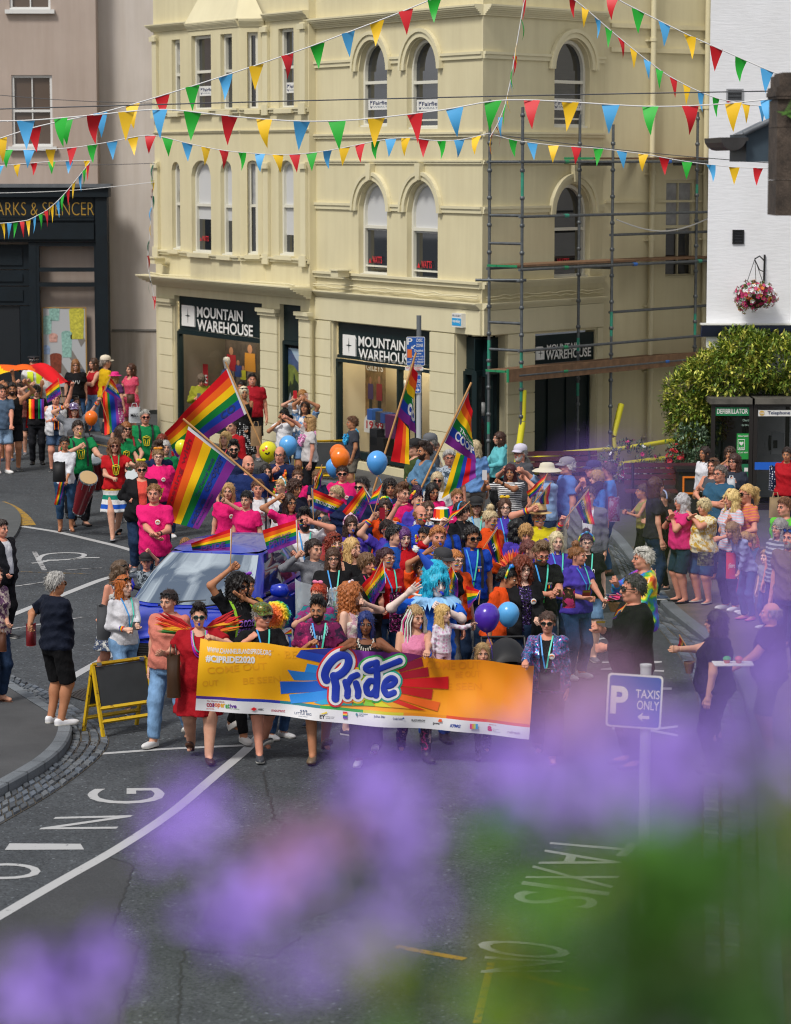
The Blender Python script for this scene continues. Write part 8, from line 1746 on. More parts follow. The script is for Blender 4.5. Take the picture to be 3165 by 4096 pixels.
P('E',1340,172,1.68,-65,'f|tied:4a3630|jumper:15151b|leggings:121215|l','woman in black with pale hair band among the clapping spectators',base=BR,ft=(1330,1110),acc='band:8a96b8',arms=('clap','clap'))
i_rj=P('E',1145,718,1.78,-75,'m|short:c4c0b8|jacket:d03a5a/rainbow|trousers:4a1a24|r','white haired man in bright rainbow satin jacket',acc='sunhead open:101012',arms=((880,1030,.1),'belly'),shoes='flat:1a1a1c')
i_cl=P('K',340,410,1.78,-75,'m|crop:3a3836|lshirt:0e0e11|trousers:26231f|r','grey haired man in black clerical shirt holding leaflets',acc='sung',arms=((85,830,.05),'belly'),ft=(400,1915),fat=1.2)
P('K',1000,695,1.66,-110,'f|bob:2a1e1a|tee:101014|trousers:14161e|l','dark bobbed woman in black shirt with rainbow cuff seen from behind',ft=(960,1960),fat=1.25,arms=((700,985,.05),'down'),acc='glasses')
P('K',1430,625,1.76,-100,'m|balding:8a8278|tee:14141a|knee:2a2c38|r','man in black shirt carrying a plate of cupcakes behind purple blooms',ft=(1400,1830),fat=1.2,arms=('down',(1150,1130,.3,'open',(0,0,1))))
P('K',1600,480,1.60,-60,'f|wavy:3a2c24|blouse:8a9440|shorts:8a6a4a|r','crouching person in olive top at the right edge',Y=38.0,legs='sit',arms=((1300,640,.3),'belly'))
for dx,dy,spec,lab in((.36,.28,'f|bob:a8a4a0|blouse:8a7a80|trousers:2a2a30|r','elderly passenger in the front seat of the blue car'),(-.36,.25,'m|short:6a625a|shirt:c8ccd4|trousers:2a2a30|l','driver in pale shirt behind the windscreen of the blue car')):
 q_=car.matrix_basis@Vector((dx,dy,0))if False else Vector((car.location.x+dx*math.cos(R(-14.5))-dy*math.sin(R(-14.5)),car.location.y+dx*math.sin(R(-14.5))+dy*math.cos(R(-14.5)),0));sp_=spec.split('|')
 person((q_.x,q_.y),1.56,R(-14.5),sp_[0],sp_[1],sp_[2],sp_[3],lab,skin=sp_[4],legs='sit',z0=.14,lod=1,arms=('wheel','wheel')if dx<0 else('belly','belly'))
def C_(*a):
 return px(*a)
def cloth(mb,Cn,nu,nv,amp,ph,mfun,side=1,sag=0.):
 """bilinear sheet hoist-top, hoist-bottom, fly-bottom, fly-top with folds; returns the surface function"""
 A,B_,Cc,D=[np.array(c,float)for c in Cn];n=nrm(np.cross(B_-A,D-A));n=n if n[1]<0 else-n
 def S(u,v,o=0.):
  p=(A*(1-v)+B_*v)*(1-u)+(D*(1-v)+Cc*v)*u
  return p+n*(amp*u**.6*math.sin(9*u+2.5*v+ph)+.4*amp*math.sin(17*u-4*v+ph)*u+o)+np.array((0,0,-sag*math.sin(math.pi*u)))
 mb.grid(lambda a,b:S(a,b),nu,nv,None,True,mfun);return S
def deco(mb,S,txt,u0,v0,u1,v1,m,mirror=False,bold=.012):
 V,F=text_geo(txt,bold);lo,hi=V.min(0),V.max(0);q=(V-lo)/np.maximum(hi-lo,1e-6)
 if mirror:q[:,0]=1-q[:,0]
 for o in(.006,-.006):mb.add([S(u0+(u1-u0)*a,v1+(v0-v1)*b,o)for a,b in q],F,m)
FW_=mat('flag_white','d8d8dc',.7);FN=mat('flag_navy_print','22306e',.7);FPU=mat('flag_purple_print','5a2a86',.7)
def hand_flag(label,corners,Y,stick,dec=None,dY=.18,name='hand_flag',sw=.006,amp=None,order=None,white=True,fold=None,group='small rainbow flags held in the crowd'):
 r=world_root(name,label,'flag',group);W=[at(*C_(*c),Y+k*dY)for c,k in zip(corners,(0,0,1,.6))];mb=MB();L=np.linalg.norm(W[3]-W[0]);H=np.linalg.norm(W[1]-W[0])
 od=order or[0,1,2,3,4,5];S=cloth(mb,W,30,24,amp or L*.045,hash(label)%6,lambda u,v:FW_ if(u<.035 and white)else MR[od[min(5,int(v*6))]])
 for d in dec or[]:deco(mb,S,*d)
 if fold:W2=[at(*C_(*c),Y+k)for c,k in zip(fold[0],(.03,.1,.1,.03))];cloth(mb,W2,24,24,L*.03,2,lambda u,v:MR[fold[1][min(len(fold[1])-1,int(v*len(fold[1])))]])
 mb.build('flag_cloth',r);mb=MB();a,b=at(*C_(*stick[0]),Y-.015),at(*C_(*stick[1]),Y-.015);mb.tube([a,b],sw,WOOD if sw>.008 else WHITE if len(stick)>2 else WOOD,8);mb.build('stick',r);return r
yof=lambda i,d=.15:i['pos'][1]-d
PRIDE=[('CHANNEL ISLANDS',.2,.42,.85,.52,FPU),('PRIDE',.25,.56,.9,.84,FPU,False,.03)]
MOU=[('mourant',.12,.42,.92,.66,FW_)]
f_=hand_flag
f_('rainbow pride flag streaming over the bonnet of the blue car',[('B',548,635),('B',545,850),('B',165,852),('B',152,782)],yof(i_pr),[('B',549,628),('B',535,1000)],[('PRIDE',.15,.56,.75,.86,FPU,True,.03)])
f_('rainbow pride flag with purple print held by the woman in the striped hood',[('B',1176,552),('B',1184,772),('B',900,882),('B',850,652)],yof(i_hd,.25),[('B',1178,545),('B',1188,905)],[(t,1-b if False else a,v0,b,v1,m,True,.02)for t,a,v0,b,v1,m in[x[:6]for x in PRIDE]])
f_('mourant rainbow flag held up by the bearded man in the flamingo shirt',[('B',1322,250),('B',1334,440),('B',1512,500),('B',1632,380)],yof(i_fl,.2),[('B',1318,244),('B',1338,560)],MOU)
f_('narrow folded rainbow flag held by the girl with plaits',[('B',1415,22),('B',1420,120),('B',1398,268),('B',1330,240)],41.1,[('B',1420,18),('B',1340,260)])
f_('tilted rainbow pride flag above the woman with the beaded hair band',[('C',735,225),('C',806,335),('C',682,596),('C',533,470)],yof(i_ph,.5),[('C',728,218),('C',830,500)],PRIDE)
f_('small rainbow flag over the woman with flower headband and phone',[('C',916,205),('C',880,390),('C',775,405),('C',825,300)],yof(i_pp,.2),[('C',917,200),('C',825,520)])
f_('rainbow flag seen edge on at the end of the red polo arm',[('D',552,262),('D',470,330),('D',278,532),('D',350,390)],yof(i_rp,.12),[('D',556,256),('D',270,520)])
f_('rainbow pride flag in front of the woman with the yellow whistle',[('C',930,950),('C',952,1160),('C',820,1388),('C',713,1190)],yof(i_yw,.4),[('C',918,932),('C',800,1180)],PRIDE)
f_('drooping rainbow flag beside the man with headphones',[('D',820,505),('D',724,660),('D',795,840),('D',888,866)],34.0,[('D',822,498),('D',685,705)],[('m',.25,.5,.5,.75,FW_)])
f_('rainbow pride flag across the chest of the man in grey cap',[('D',376,868),('D',440,1005),('D',442,1252),('D',298,1130)],yof(i_gc,.45),[('D',376,862),('D',290,1060)],PRIDE)
f_('rainbow flag hanging low beside the orange polo',[('D',652,1115),('D',610,1200),('D',540,1292),('D',516,1066)],31.6,[('D',655,1110),('D',640,1250)])
f_('rainbow flag above the straw trilby pointing left',[('T',938,955),('T',905,1062),('T',775,1200),('T',744,1126)],yof(i_st,.15),[('T',942,948),('T',800,1275)])
f_('rainbow flag hanging beside the straw trilby',[('T',974,1038),('T',862,1192),('T',868,1246),('T',948,1242)],yof(i_st,.2),[('T',980,1032),('T',780,1270)])
f_('rainbow mourant flag at the end of the purple sleeve with wristband',[('T',1338,1104),('T',1212,1268),('T',1292,1432),('T',1392,1436)],yof(i_pw,.12),[('T',1342,1098),('T',1110,1395)],[('mo',.1,.46,.4,.68,FW_)])
f_('rainbow pride flag held up near the white waistcoat',[('P',562,396),('P',597,536),('P',462,630),('P',436,502)],yof(i_seq,.15),[('P',560,392),('P',624,690)],PRIDE[1:])
f_('mourant rainbow flag by the sequinned cap',[('P',1068,382),('P',1010,512),('P',1178,622),('P',1112,450)],yof(i_seq,.15),[('P',1066,376),('P',938,650)],[('mour',.2,.4,.85,.64,FW_)])
f_('long rainbow flag hanging like a curtain by the pushchair',[('P',985,470),('P',1110,440),('P',1158,880),('P',1010,942)],57.0,[('P',960,560),('P',1075,910)],order=[0,1,3,4,4,5],white=False)
f_('rolled rainbow flag carried by the woman in white top',[('A',342,388),('A',388,410),('A',338,655),('A',284,642)],46.9,[('A',338,380),('A',392,420)])
f_('rainbow flag in the hand of the clerical man',[('E',974,1246),('E',945,1290),('E',850,1400),('E',868,1330)],yof(i_cl,.2),[('E',985,1235),('E',930,1320)])
f_('tiny rainbow flag by the woman with the rainbow cuff',[('K',706,878),('K',760,975),('K',752,988),('K',688,986)],28.6,[('K',700,872),('K',770,985)])
f_('small rainbow flag behind the canopy beside the police officer',[('P',188,280),('P',218,325),('P',200,335),('P',155,322)],64.0,[('P',186,276),('P',225,340)])
COOP=mat('flag_print_white','e0e0e4',.7);GB='large co-operative rainbow flags on wooden poles'
def big(label,corners,Y,pole,dec,dY=.5,fold=None,amp=.05):return hand_flag(label,corners,Y,pole,dec,dY,'rainbow_flag',.016,amp,None,True,fold,GB)
big('large rainbow co-operative flag hanging lowest with mirrored lettering',[('Q',372,735),('Q',832,1100),('B',232,636),('A',1318,812)],yof(i_fl,-3.2),[('Q',318,662),('B',1192,518)],[('Investing with',.1,.04,.95,.15,mat('flag_print_dark','8a1420',.7),True),('The Channel Islands',.12,.56,.62,.63,FN,True),('co-oper',.05,.68,.5,.82,FN,True,.03),('ative',.6,.7,.95,.82,FN,True,.03),('Society Limited',.5,.87,.95,.93,FN,True)],.3)
big('large rainbow flag raised highest by the shop window',[('Q',757,165),('Q',932,612),('Q',270,1035),('Q',136,800)],47.0,[('Q',728,112),('Q',1190,1190)],[('co',.1,.66,.3,.82,FN,True)],.8,amp=.07)
big('large rainbow co-operative flag before the parking signs',[('Z',883,769),('S',938,392),('S',1112,560),('S',1118,10)],42.5,[('Z',888,752),('S',700,1145)],[('The Cha',.5,.52,1.0,.6,COOP),('co-o',.42,.62,1.0,.82,COOP,False,.03)],.3,([('S',955,405),('S',1050,520),('S',1056,862),('S',878,832)],[0,0,1,2]),.04)
big('large rainbow co-operative flag on the right with white lettering',[('T',178,160),('S',1392,650),('T',240,840),('T',218,420)],40.5,[('T',208,72),('S',1145,1145)],[('The Chan',.3,.56,.95,.64,COOP),('CO-OP',.22,.66,.98,.84,COOP,False,.03)],.3,([('T',66,745),('T',246,830),('T',252,985),('S',1368,1196)],[2,3,4,0,5]),.04)
cv=world_root('canopy_flag','huge rainbow flag stretched overhead like a canopy at the left edge','flag');mb=MB();cl=[at(*C_('P',-330,300),64.5),at(*C_('P',-330,470),61.5),at(*C_('P',692,430),61.0),at(*C_('P',690,408),61.6)]
cloth(mb,cl,50,16,.12,1.,lambda u,v:(MR[3],MR[2],MR[2],MR[1],MR[1],MR[0],MR[0],MR[0])[min(7,max(0,int(u*8-.8*(v-.5))))],sag=-.25);mb.build('flag_cloth',cv)
def balloon(reg,x,y,w,Y,col,label,string=None,face=False,grp='party balloons over the crowd'):
 r=world_root('balloon',label,'balloon',grp);c=at(*px(reg,x,y),Y);s_=REG[reg][2];rad=w*s_/2/FS*Y;mb=MB();m_=mat('balloon_'+col,col,.22,spec=.6);prof=[(0,1.05)]+[(math.sin(t)*(1-.10*max(0,-math.cos(t))**1.0),math.cos(t)*(1.05 if math.cos(t)>0 else 1.3))for t in np.linspace(.15,3.0,18)]+[(.07,-1.31),(.04,-1.34),(.09,-1.4),(0,-1.38)]
 mb.lathe([(a*rad,b*rad)for a,b in prof],m_,28,tuple(c));mb.build('skin',r)
 if face:
  g=MB();fr=lambda u,v:c+np.array((u,-math.sqrt(max(.02,1.0-u*u-v*v))*1.02,v))*rad
  for hx_,hz_,s in((-.5,.14,.16),(-.18,.36,.17)):g.add([fr(hx_+s*1.0*math.sin(t)**3,hz_+s*(.8*math.cos(t)-.32*math.cos(2*t)-.12*math.cos(3*t)))for t in np.linspace(0,6.283,20)[:-1]],[tuple(range(19))],mat('heart_red','d8283c',.5))
  g.add([fr(-.12+.3*math.cos(t)*.9+.05,-.06+.28*math.sin(t)+.0)for t in np.linspace(math.pi*1.06,math.pi*2.06,14)],[tuple(range(14))],BLACK);g.build('face',r)
 if string:g=MB();a=c-np.array((0,0,rad*1.38));b=at(*px(*string),Y-.05);g.tube([a,(a+b)/2+(.02,0,0),b],.004,mat('ribbon_'+col,col,.5),5);g.build('ribbon',r)
balloon('S',745,835,205,41.5,'4f9be0','single blue balloon before the third window of the shop',('S',785,1040));balloon('S',390,795,188,42.5,'f0781a','front orange balloon above the woman in pink',('S',400,960));balloon('S',368,752,165,42.8,'e86e14','orange balloon mostly hidden behind another orange balloon');balloon('S',330,885,165,43.2,'4f9be0','blue balloon tucked behind the two orange balloons')
balloon('Q',1142,972,178,45.5,'d8d21a','yellow balloon with a heart eyed smiling face',('Q',1160,1150),True);balloon('Q',1335,915,178,45.8,'5aa4e4','blue balloon beside the smiling yellow balloon',('Q',1345,1150));balloon('Q',310,935,140,44.5,'d8d21a','plain yellow balloon peeping out between two big flags');balloon('P',880,770,128,49.5,'ee7014','orange balloon on its own near the drummers',('P',860,900))
balloon('J',525,770,220,29.3,'4a2aa8','purple balloon near the toddler above the banner',('J',570,1130));balloon('J',705,745,190,29.9,'58a8e4','light blue balloon beside the purple balloon')
BC={'r':mat('bunting_red','c8101e',.5),'g':mat('bunting_green','18a82a',.5),'b':mat('bunting_blue','4aa4dc',.5),'y':mat('bunting_yellow','eec01a',.5),'d':mat('bunting_dark_green','0f5a40',.5)};CORD=mat('white_cord','d4d4d4',.6)
def bunting(label,line,flags,Y,size,n=60,w=.62,dY=0.):
 """line: preview pixels of the cord; flags: (x, colour) where each pennant hangs"""
 r=world_root('bunting',label,'bunting','strings of coloured bunting');L=np.array(line,float);key=1 if abs(L[-1,1]-L[0,1])>2.2*abs(L[-1,0]-L[0,0])else 0;o=np.argsort(L[:,key]);L=L[o]
 t=np.linspace(L[0,key],L[-1,key],n);other=np.interp(t,L[:,key],L[:,1-key])
 for _ in range(3):other[1:-1]=(other[:-2]+2*other[1:-1]+other[2:])/4
 pt=lambda q:(q,np.interp(q,t,other))if key==0 else(np.interp(q,t,other),q)
 W=lambda q:atz(*pt(q),Y+dY*(q-t[0])/(t[-1]-t[0]));mb=MB();mb.tube([W(q)for q in t],.008 if size>.2 else .006,CORD,6);mb.build('cord',r);rg=random.Random(label)
 for q,c in flags:
  p=W(q);e=W(q+.5)-W(q-.5);d=nrm(e*(1,1,.6 if key==0 else .3))if key==0 else np.array((.35,-.9,0));ya=rg.uniform(-.7,.7);d=nrm((d[0]*math.cos(ya)-d[1]*math.sin(ya),d[0]*math.sin(ya)+d[1]*math.cos(ya),d[2]));hw=size*w/2;sw_=rg.uniform(-.12,.12);tip=p+np.array((sw_*size,rg.uniform(-.3,.1)*size,-size));g=MB();nn=nrm(np.cross(d,(0,0,1)));bl=rg.uniform(.04,.16)*size*rg.choice((-1,1));a,b=p-d*hw,p+d*hw
  g.grid(lambda u,v:(a*(1-u)+b*u)*(1-v)+tip*v+nn*bl*math.sin(math.pi*v)*(1-.3*u),5,6,BC[c]);g.build('pennant',r)
def seq(xs,start,order='rybg'):return[(x,order[(start+k)%4])for k,x in enumerate(xs)]
bunting('bunting string climbing to the top across the bay windows',[(-30,305),(75,270),(205,243),(285,222),(390,190),(520,148),(660,100),(760,62),(850,28),(950,-14)],seq([0,72,140,214,283,346,411,481,547,613,677,743,804,866,928],1,'ryg''b' if False else 'rygb'[::1])if False else[(0,'y'),(72,'r'),(140,'g'),(214,'b'),(283,'y'),(346,'r'),(411,'g'),(481,'b'),(547,'y'),(613,'r'),(677,'g'),(743,'b'),(804,'y'),(866,'r'),(928,'g')],33,.29)
bunting('long bunting string sagging across the middle of the windows',[(-30,258),(55,258),(205,245),(345,230),(490,248),(640,260),(770,256),(885,242),(970,232),(1050,212),(1120,212),(1217,217),(1303,223),(1388,228),(1473,226),(1565,220),(1700,205)],[(55,'b'),(130,'g'),(202,'r'),(270,'y'),(341,'b'),(411,'g'),(490,'r'),(564,'y'),(644,'b'),(719,'g'),(803,'y'),(885,'r'),(970,'b'),(1052,'g'),(1135,'r'),(1217,'y'),(1303,'b'),(1388,'g'),(1473,'r'),(1565,'y'),(1640,'b')],30,.31)
bunting('lower bunting string of smaller pennants over the left buildings and corner',[(-30,318),(62,320),(153,316),(239,302),(321,284),(400,306),(478,322),(593,331),(665,327),(735,315),(802,300),(866,291),(942,303),(1000,296),(1043,284)],[(17,'g'),(62,'b'),(108,'y'),(153,'r'),(197,'g'),(239,'b'),(283,'y'),(321,'r'),(358,'g'),(400,'b'),(439,'y'),(478,'r'),(517,'g'),(555,'b'),(593,'y'),(629,'r'),(665,'g'),(699,'b'),(735,'y'),(768,'r'),(802,'g'),(834,'b'),(866,'y'),(904,'r'),(942,'g'),(980,'b'),(1017,'y')],46,.3)
bunting('bunting string from the building corner over the scaffold to the white wall',[(1043,284),(1095,299),(1181,310),(1277,316),(1373,328),(1466,345),(1567,357),(1700,360)],[(1095,'g'),(1136,'b'),(1181,'y'),(1230,'r'),(1277,'g'),(1327,'b'),(1373,'y'),(1418,'r'),(1466,'g'),(1517,'b'),(1567,'y'),(1618,'r')],48,.3)
bunting('short bunting string just below the left window',[(-30,356),(40,350),(110,344),(195,342)],[(2,'b'),(36,'y'),(72,'r'),(110,'g'),(148,'b'),(185,'y')],50,.23)
bunting('bunting swag hanging across the navy shop sign',[(-30,478),(20,475),(60,470),(98,450),(122,430),(145,405),(165,380),(193,345)],[(5,'y'),(20,'b'),(33,'g'),(47,'r'),(60,'y'),(73,'b'),(86,'g'),(98,'r'),(110,'y'),(122,'b'),(134,'g'),(145,'r'),(158,'y'),(171,'b'),(180,'g'),(188,'r')],46,.27,w=.3)
bunting('bunting string hanging straight down the edge of the cream building',[(327,345),(325,420),(320,500),(314,560),(322,600),(330,640)],[(352,'d'),(370,'g'),(385,'y'),(402,'r'),(418,'d'),(442,'b'),(478,'y'),(512,'d'),(545,'r'),(598,'d'),(632,'r')],60,.3,w=.5)
bunting('bunting string falling steeply to the corner knot seen edge on',[(1121,-10),(1112,40),(1100,110),(1090,170),(1078,225),(1062,265),(1046,292)],[(0,'r'),(40,'g'),(92,'y'),(120,'r'),(145,'g'),(172,'b'),(195,'y'),(222,'g'),(250,'b'),(270,'r'),(283,'r'),(287,'y')],42,.32,w=.25)
bunting('bunting string sloping down from the top towards the white wall',[(1180,-30),(1235,5),(1300,62),(1360,112),(1420,158),(1480,190),(1530,210),(1600,224),(1700,230)],[(1222,'r'),(1249,'y'),(1275,'b'),(1299,'g'),(1325,'r'),(1352,'y'),(1381,'b'),(1407,'g'),(1437,'r'),(1466,'y'),(1496,'b'),(1528,'g'),(1560,'r'),(1592,'y'),(1625,'b')],39,.27,w=.42)
bunting('uppermost bunting string at the top right corner',[(1270,-30),(1330,5),(1395,38),(1470,75),(1560,115),(1640,150),(1700,172)],[(1307,'r'),(1362,'g'),(1418,'b'),(1472,'y'),(1529,'r'),(1582,'g'),(1637,'b'),(1685,'y')],36,.3)
CAB=mat('dark_cable','4a4c50',.5)
for lab,a,b,Y,sg in(('thin overhead cable crossing above the long bunting string',(-30,233),(1700,193),31,-3),('thin overhead cable on the far left under the window',(-30,348),(330,348),62,4),('thin overhead cable rising left of the bay windows',(-30,200),(330,220),58,4),('thin overhead cable from the corner to the white wall',(1045,285),(1680,350),47.5,6),('pale overhead cable over the navy shop sign',(-30,412),(330,388),58,6)):
 mb=MB();mb.tube([atz(a[0]+(b[0]-a[0])*t,a[1]+(b[1]-a[1])*t+sg*math.sin(math.pi*t),Y)for t in np.linspace(0,1,24)],.007,CORD if 'pale' in lab else CAB,5);tag(mb.build('overhead_cable'),lab,'cable','thin overhead cables')
bn=world_root('banner','wide orange Pride banner with rainbow burst and sponsor logos carried across the road','banner')
TL,TR,BR_,BL_=[atz(*p,YBAN)for p in((428,1360),(1140,1418),(1128,1574),(417,1515))]
def SB(u,v,o=0.):
 p=(TL*(1-u)+TR*u)*(1-v)+(BL_*(1-u)+BR_*u)*v;w_=.045*math.sin(u*12+1+v)*(.3+v)+.022*math.sin(u*29+v*4)*(.3+v*.7)+.03*math.sin(u*4+v*5)+.014*math.sin(u*55-v*7)*(1-v)*v*3
 return p+np.array((0,-w_-o,0))+np.array((0,0,-.022*math.sin(u*math.pi*4.5+.6)**2*(1-v)))
Mi=np.linalg.inv(np.array([[712,-11.5],[58,155.5]]))
def buv(reg,x,y):s=px(reg,x,y);return Mi@(np.array(s)/K-(428,1360))
def grad(a,b,t):a,b=[int(a[i:i+2],16)for i in(0,2,4)],[int(b[i:i+2],16)for i in(0,2,4)];return '%02x%02x%02x'%tuple(int(p+(q-p)*t)for p,q in zip(a,b))
BM=[mat('banner_%d'%k,grad('f2b40c','ee8c14',k/11),.45)for k in range(12)];BWH=mat('banner_white','d6d6da',.45)
STR=[mat('banner_stripe_%d'%k,c,.45)for k,c in enumerate(('4a2a8a','2a3aa0','1a7a8a','2a9a3a','c8c020','e08a1a','d84a1a','d8641a'))]
mb=MB();mb.grid(lambda a,b:SB(a,b),140,48,None,True,lambda u,v:BWH if v>.825 else STR[min(7,int(u*8))]if v>.79 else BM[min(11,int(u*12))]);g=mb;NL=[0]
def bpoly(pts,col,reg='I',uv=False):
 P_=[np.array(p)if uv else buv(reg,*p)for p in pts];NL[0]+=1;o=.002+.0004*NL[0];m_=mat('banner_ink_'+col,col,.45);n=10
 if len(P_)==3:P_=[P_[0],P_[1],P_[2],P_[2]]
 if len(P_)==4:g.grid(lambda a,b:SB(*((P_[0]*(1-a)+P_[1]*a)*(1-b)+(P_[3]*(1-a)+P_[2]*a)*b),o),n,n,m_)
 else:g.add([SB(*p,o)for p in P_],[tuple(range(len(P_)))],m_)
def btext(t,a,b,c,col,reg='H',bold=.01):
 """text with baseline start a, baseline end b and height given by top point c over a"""
 A,B_,Cc=buv(reg,*a),buv(reg,*b),buv(reg,*c);V,F=text_geo(t,bold);lo,hi=V.min(0),V.max(0);q=(V-lo)/np.maximum(hi-lo,1e-6);g.add([SB(*(A+(B_-A)*x+(Cc-A)*y),.0024 if col in('e8a014','e88a1a')else .0035)for x,y in q],F,mat('banner_ink_'+col,col,.45))
for t,a,b,c in(('COME OUT',(800,1180),(1370,1150),(795,1110)),('BE SEEN',(1140,1300),(1500,1275),(1135,1235)),('OUT · BE',(1180,1040),(1660,1030),(1180,960)),('OUT',(750,1310),(900,1300),(750,1250))):btext(t,a,b,c,'e8a014')
for t,a,b,c in(('COME OUT',(10,1200),(470,1220),(10,1130)),('BE SEEN',(130,1390),(480,1400),(130,1330)),('BE OUT',(260,1290),(470,1290),(260,1235))):btext(t,a,b,c,'e88a1a','J')
for P_,c in(([(-2,1266),(400,1325),(400,1385),(60,1375)],'2a7cd0'),([(-75,1391),(400,1385),(400,1480),(-67,1520)],'1f5fc4'),([(165,1290),(190,1205),(420,1270),(420,1330)],'2f8fe0'),([(80,1130),(130,1062),(500,1130),(430,1240)],'2246b4'),([(10,1525),(420,1470),(440,1560),(30,1615)],'2a8ae0'),([(250,1595),(480,1520),(560,1590),(330,1612)],'1f9fd0'),([(130,1062),(410,1064),(600,1190),(500,1170)],'2a2f8a'),([(405,1064),(525,1064),(660,1250),(590,1200)],'4a2a8c'),([(520,1064),(665,1066),(700,1250),(650,1240)],'8a3ab0'),([(660,1066),(800,1070),(750,1250),(700,1240)],'7a2a96'),([(795,1070),(935,1078),(790,1240),(750,1240)],'6a2284'),([(930,1078),(1125,1104),(880,1230),(800,1230)],'5c1a6a'),([(1120,1104),(1312,1132),(1090,1235),(880,1235)],'681a58'),([(1060,1240),(1295,1150),(1312,1235),(1080,1300)],'8a1434'),([(1060,1310),(1355,1240),(1366,1335),(1060,1370)],'a3122a'),([(1050,1372),(1555,1330),(1555,1460),(1050,1430)],'d41a22'),([(1040,1432),(1405,1462),(1390,1560),(1040,1490)],'bc161e'),([(1030,1495),(1475,1592),(1448,1678),(1020,1540)],'e8641c'),([(1020,1540),(1340,1668),(1180,1650),(980,1560)],'d02a1c'),([(970,1560),(1180,1650),(1010,1628),(900,1560)],'e09a1c'),([(890,1560),(1010,1628),(850,1618),(840,1560)],'ccc81e'),([(800,1560),(850,1618),(735,1612),(750,1560)],'7ab82a'),([(720,1560),(740,1612),(620,1612),(660,1560)],'2a9a3a'),([(620,1560),(622,1612),(500,1614),(560,1560)],'1f8f8a')):bpoly(P_,c)
STK=[([(375,1375),(352,1330),(385,1240),(450,1160),(525,1118),(580,1122),(598,1175),(575,1250),(520,1310),(455,1340)],78),([(447,1330),(468,1430),(462,1550)],78),([(560,1385),(582,1460),(578,1520)],64),([(580,1400),(620,1335),(672,1310)],62),([(662,1395),(684,1470),(680,1518)],64),([(850,1375),(795,1360),(757,1420),(768,1490),(815,1505),(858,1450)],64),([(858,1180),(866,1340),(852,1510)],66),([(858,1182),(790,1195),(745,1240),(790,1268),(900,1245),(1080,1182)],64),([(935,1425),(1010,1420),(1048,1375),(1000,1340),(945,1375),(925,1450),(960,1515),(1025,1490)],62)]
def bstroke(pts,wpx,m_,o,h=.004):
 P_=np.array([buv('I',*p)for p in pts]);d=np.r_[0,np.cumsum(np.linalg.norm(np.diff(P_*(3.4,.75),axis=0),axis=1))];n=40;t=np.linspace(0,d[-1],n);Q=np.stack([np.interp(t,d,P_[:,k])for k in(0,1)],1)
 for _ in range(4):Q[1:-1]=(Q[:-2]+2*Q[1:-1]+Q[2:])/4
 r_=wpx*.4147/FS*YBAN/2;ku,kv=r_/3.41,r_/.745;T=np.gradient(Q*(3.41,.745),axis=0);T/=np.linalg.norm(T,axis=1)[:,None]+1e-9;N=np.stack([-T[:,1],T[:,0]],1);V=[];prof=[(-1,0),(-.9,.6),(-.5,.9),(0,1),(.5,.9),(.9,.6),(1,0)]
 caps=[(-1,Q[0],-T[0]),(1,Q[-1],T[-1])]
 for q,nn in zip(Q,N):V+=[SB(q[0]+nn[0]*a*ku,q[1]+nn[1]*a*kv,o+h*b)for a,b in prof]
 g.add(V,[(i*7+k,i*7+k+1,(i+1)*7+k+1,(i+1)*7+k)for i in range(n-1)for k in range(6)],m_,True)
 for sgn,q,tt in caps:
  V=[SB(q[0],q[1],o+h)]+[SB(q[0]+math.cos(a)*ku,q[1]+math.sin(a)*kv,o+h*.3)for a in np.linspace(0,6.283,17)[:-1]];g.add(V,[(0,k+1,(k+1)%16+1)for k in range(16)],m_,True)
OUTL=['d0202a','e06a1a','e0b81c','8ab82a','2a9a4a','1f9a8a']
for i,(p,w_)in enumerate(STK):bstroke(p,w_+88,mat('banner_ink_'+OUTL[min(5,int(i*.7))],OUTL[min(5,int(i*.7))],.45),.012)
for p,w_ in STK:bstroke(p,w_+52,BWH,.018)
for p,w_ in STK:bstroke(p,w_,mat('banner_ink_1a34a4','1a34a4',.45),.024)
btext('WWW.CHANNELISLANDSPRIDE.ORG',(795,962),(1410,1012),(795,912),'dedee0','H',.022);btext('#CIPRIDE2020',(782,1060),(1255,1098),(782,985),'dedee0','H',.045)
x=785
for ch,w_,c in(('co',56,'a02040'),('-',20,'7a2a6a'),('op',58,'d8641a'),('er',46,'d8a01a'),('at',42,'2a9a3a'),('ive',70,'5a2a8a')):btext(ch,(x,1515+(x-785)*.06+(10 if 'p' in ch else 0)),(x+w_-3,1515+(x+w_-785)*.06+(10 if 'p' in ch else 0)),(x,1475+(x-785)*.06),c,'H',.03);x+=w_
btext('The Channel Islands',(787,1462),(955,1476),(787,1447),'a05a4a');btext('Society Limited',(970,1538),(1098,1548),(970,1525),'6a8a5a');btext('LEAD SPONSOR',(783,1538),(857,1543),(783,1527),'c02a2a')
bpoly([(1208,1542),(1240,1525),(1272,1545),(1240,1562)],'d81a22','H');btext('HSBC',(1278,1560),(1332,1564),(1278,1540),'22262e','H',.02);btext('mourant',(1408,1576),(1540,1582),(1408,1550),'b02a4a')
btext('LITTLE BIG',(65,1712),(230,1718),(65,1690),'4a5a7a','I');btext('HOTEL GROUP',(105,1732),(192,1735),(105,1724),'6a7a8a','I')
for k in range(3):bpoly([(120+k*25,1682),(135+k*25,1683),(135+k*25,1668),(120+k*25,1668)],'4a5a7a')
btext('EY',(310,1740),(362,1742),(310,1706),'1e1e22','I',.03);bpoly([(312,1698),(380,1674),(380,1690),(330,1700)],'e0c41a');btext('Building a better',(368,1728),(456,1732),(368,1718),'3a3a3e','I');btext('working world',(368,1742),(446,1745),(368,1733),'3a3a3e','I')
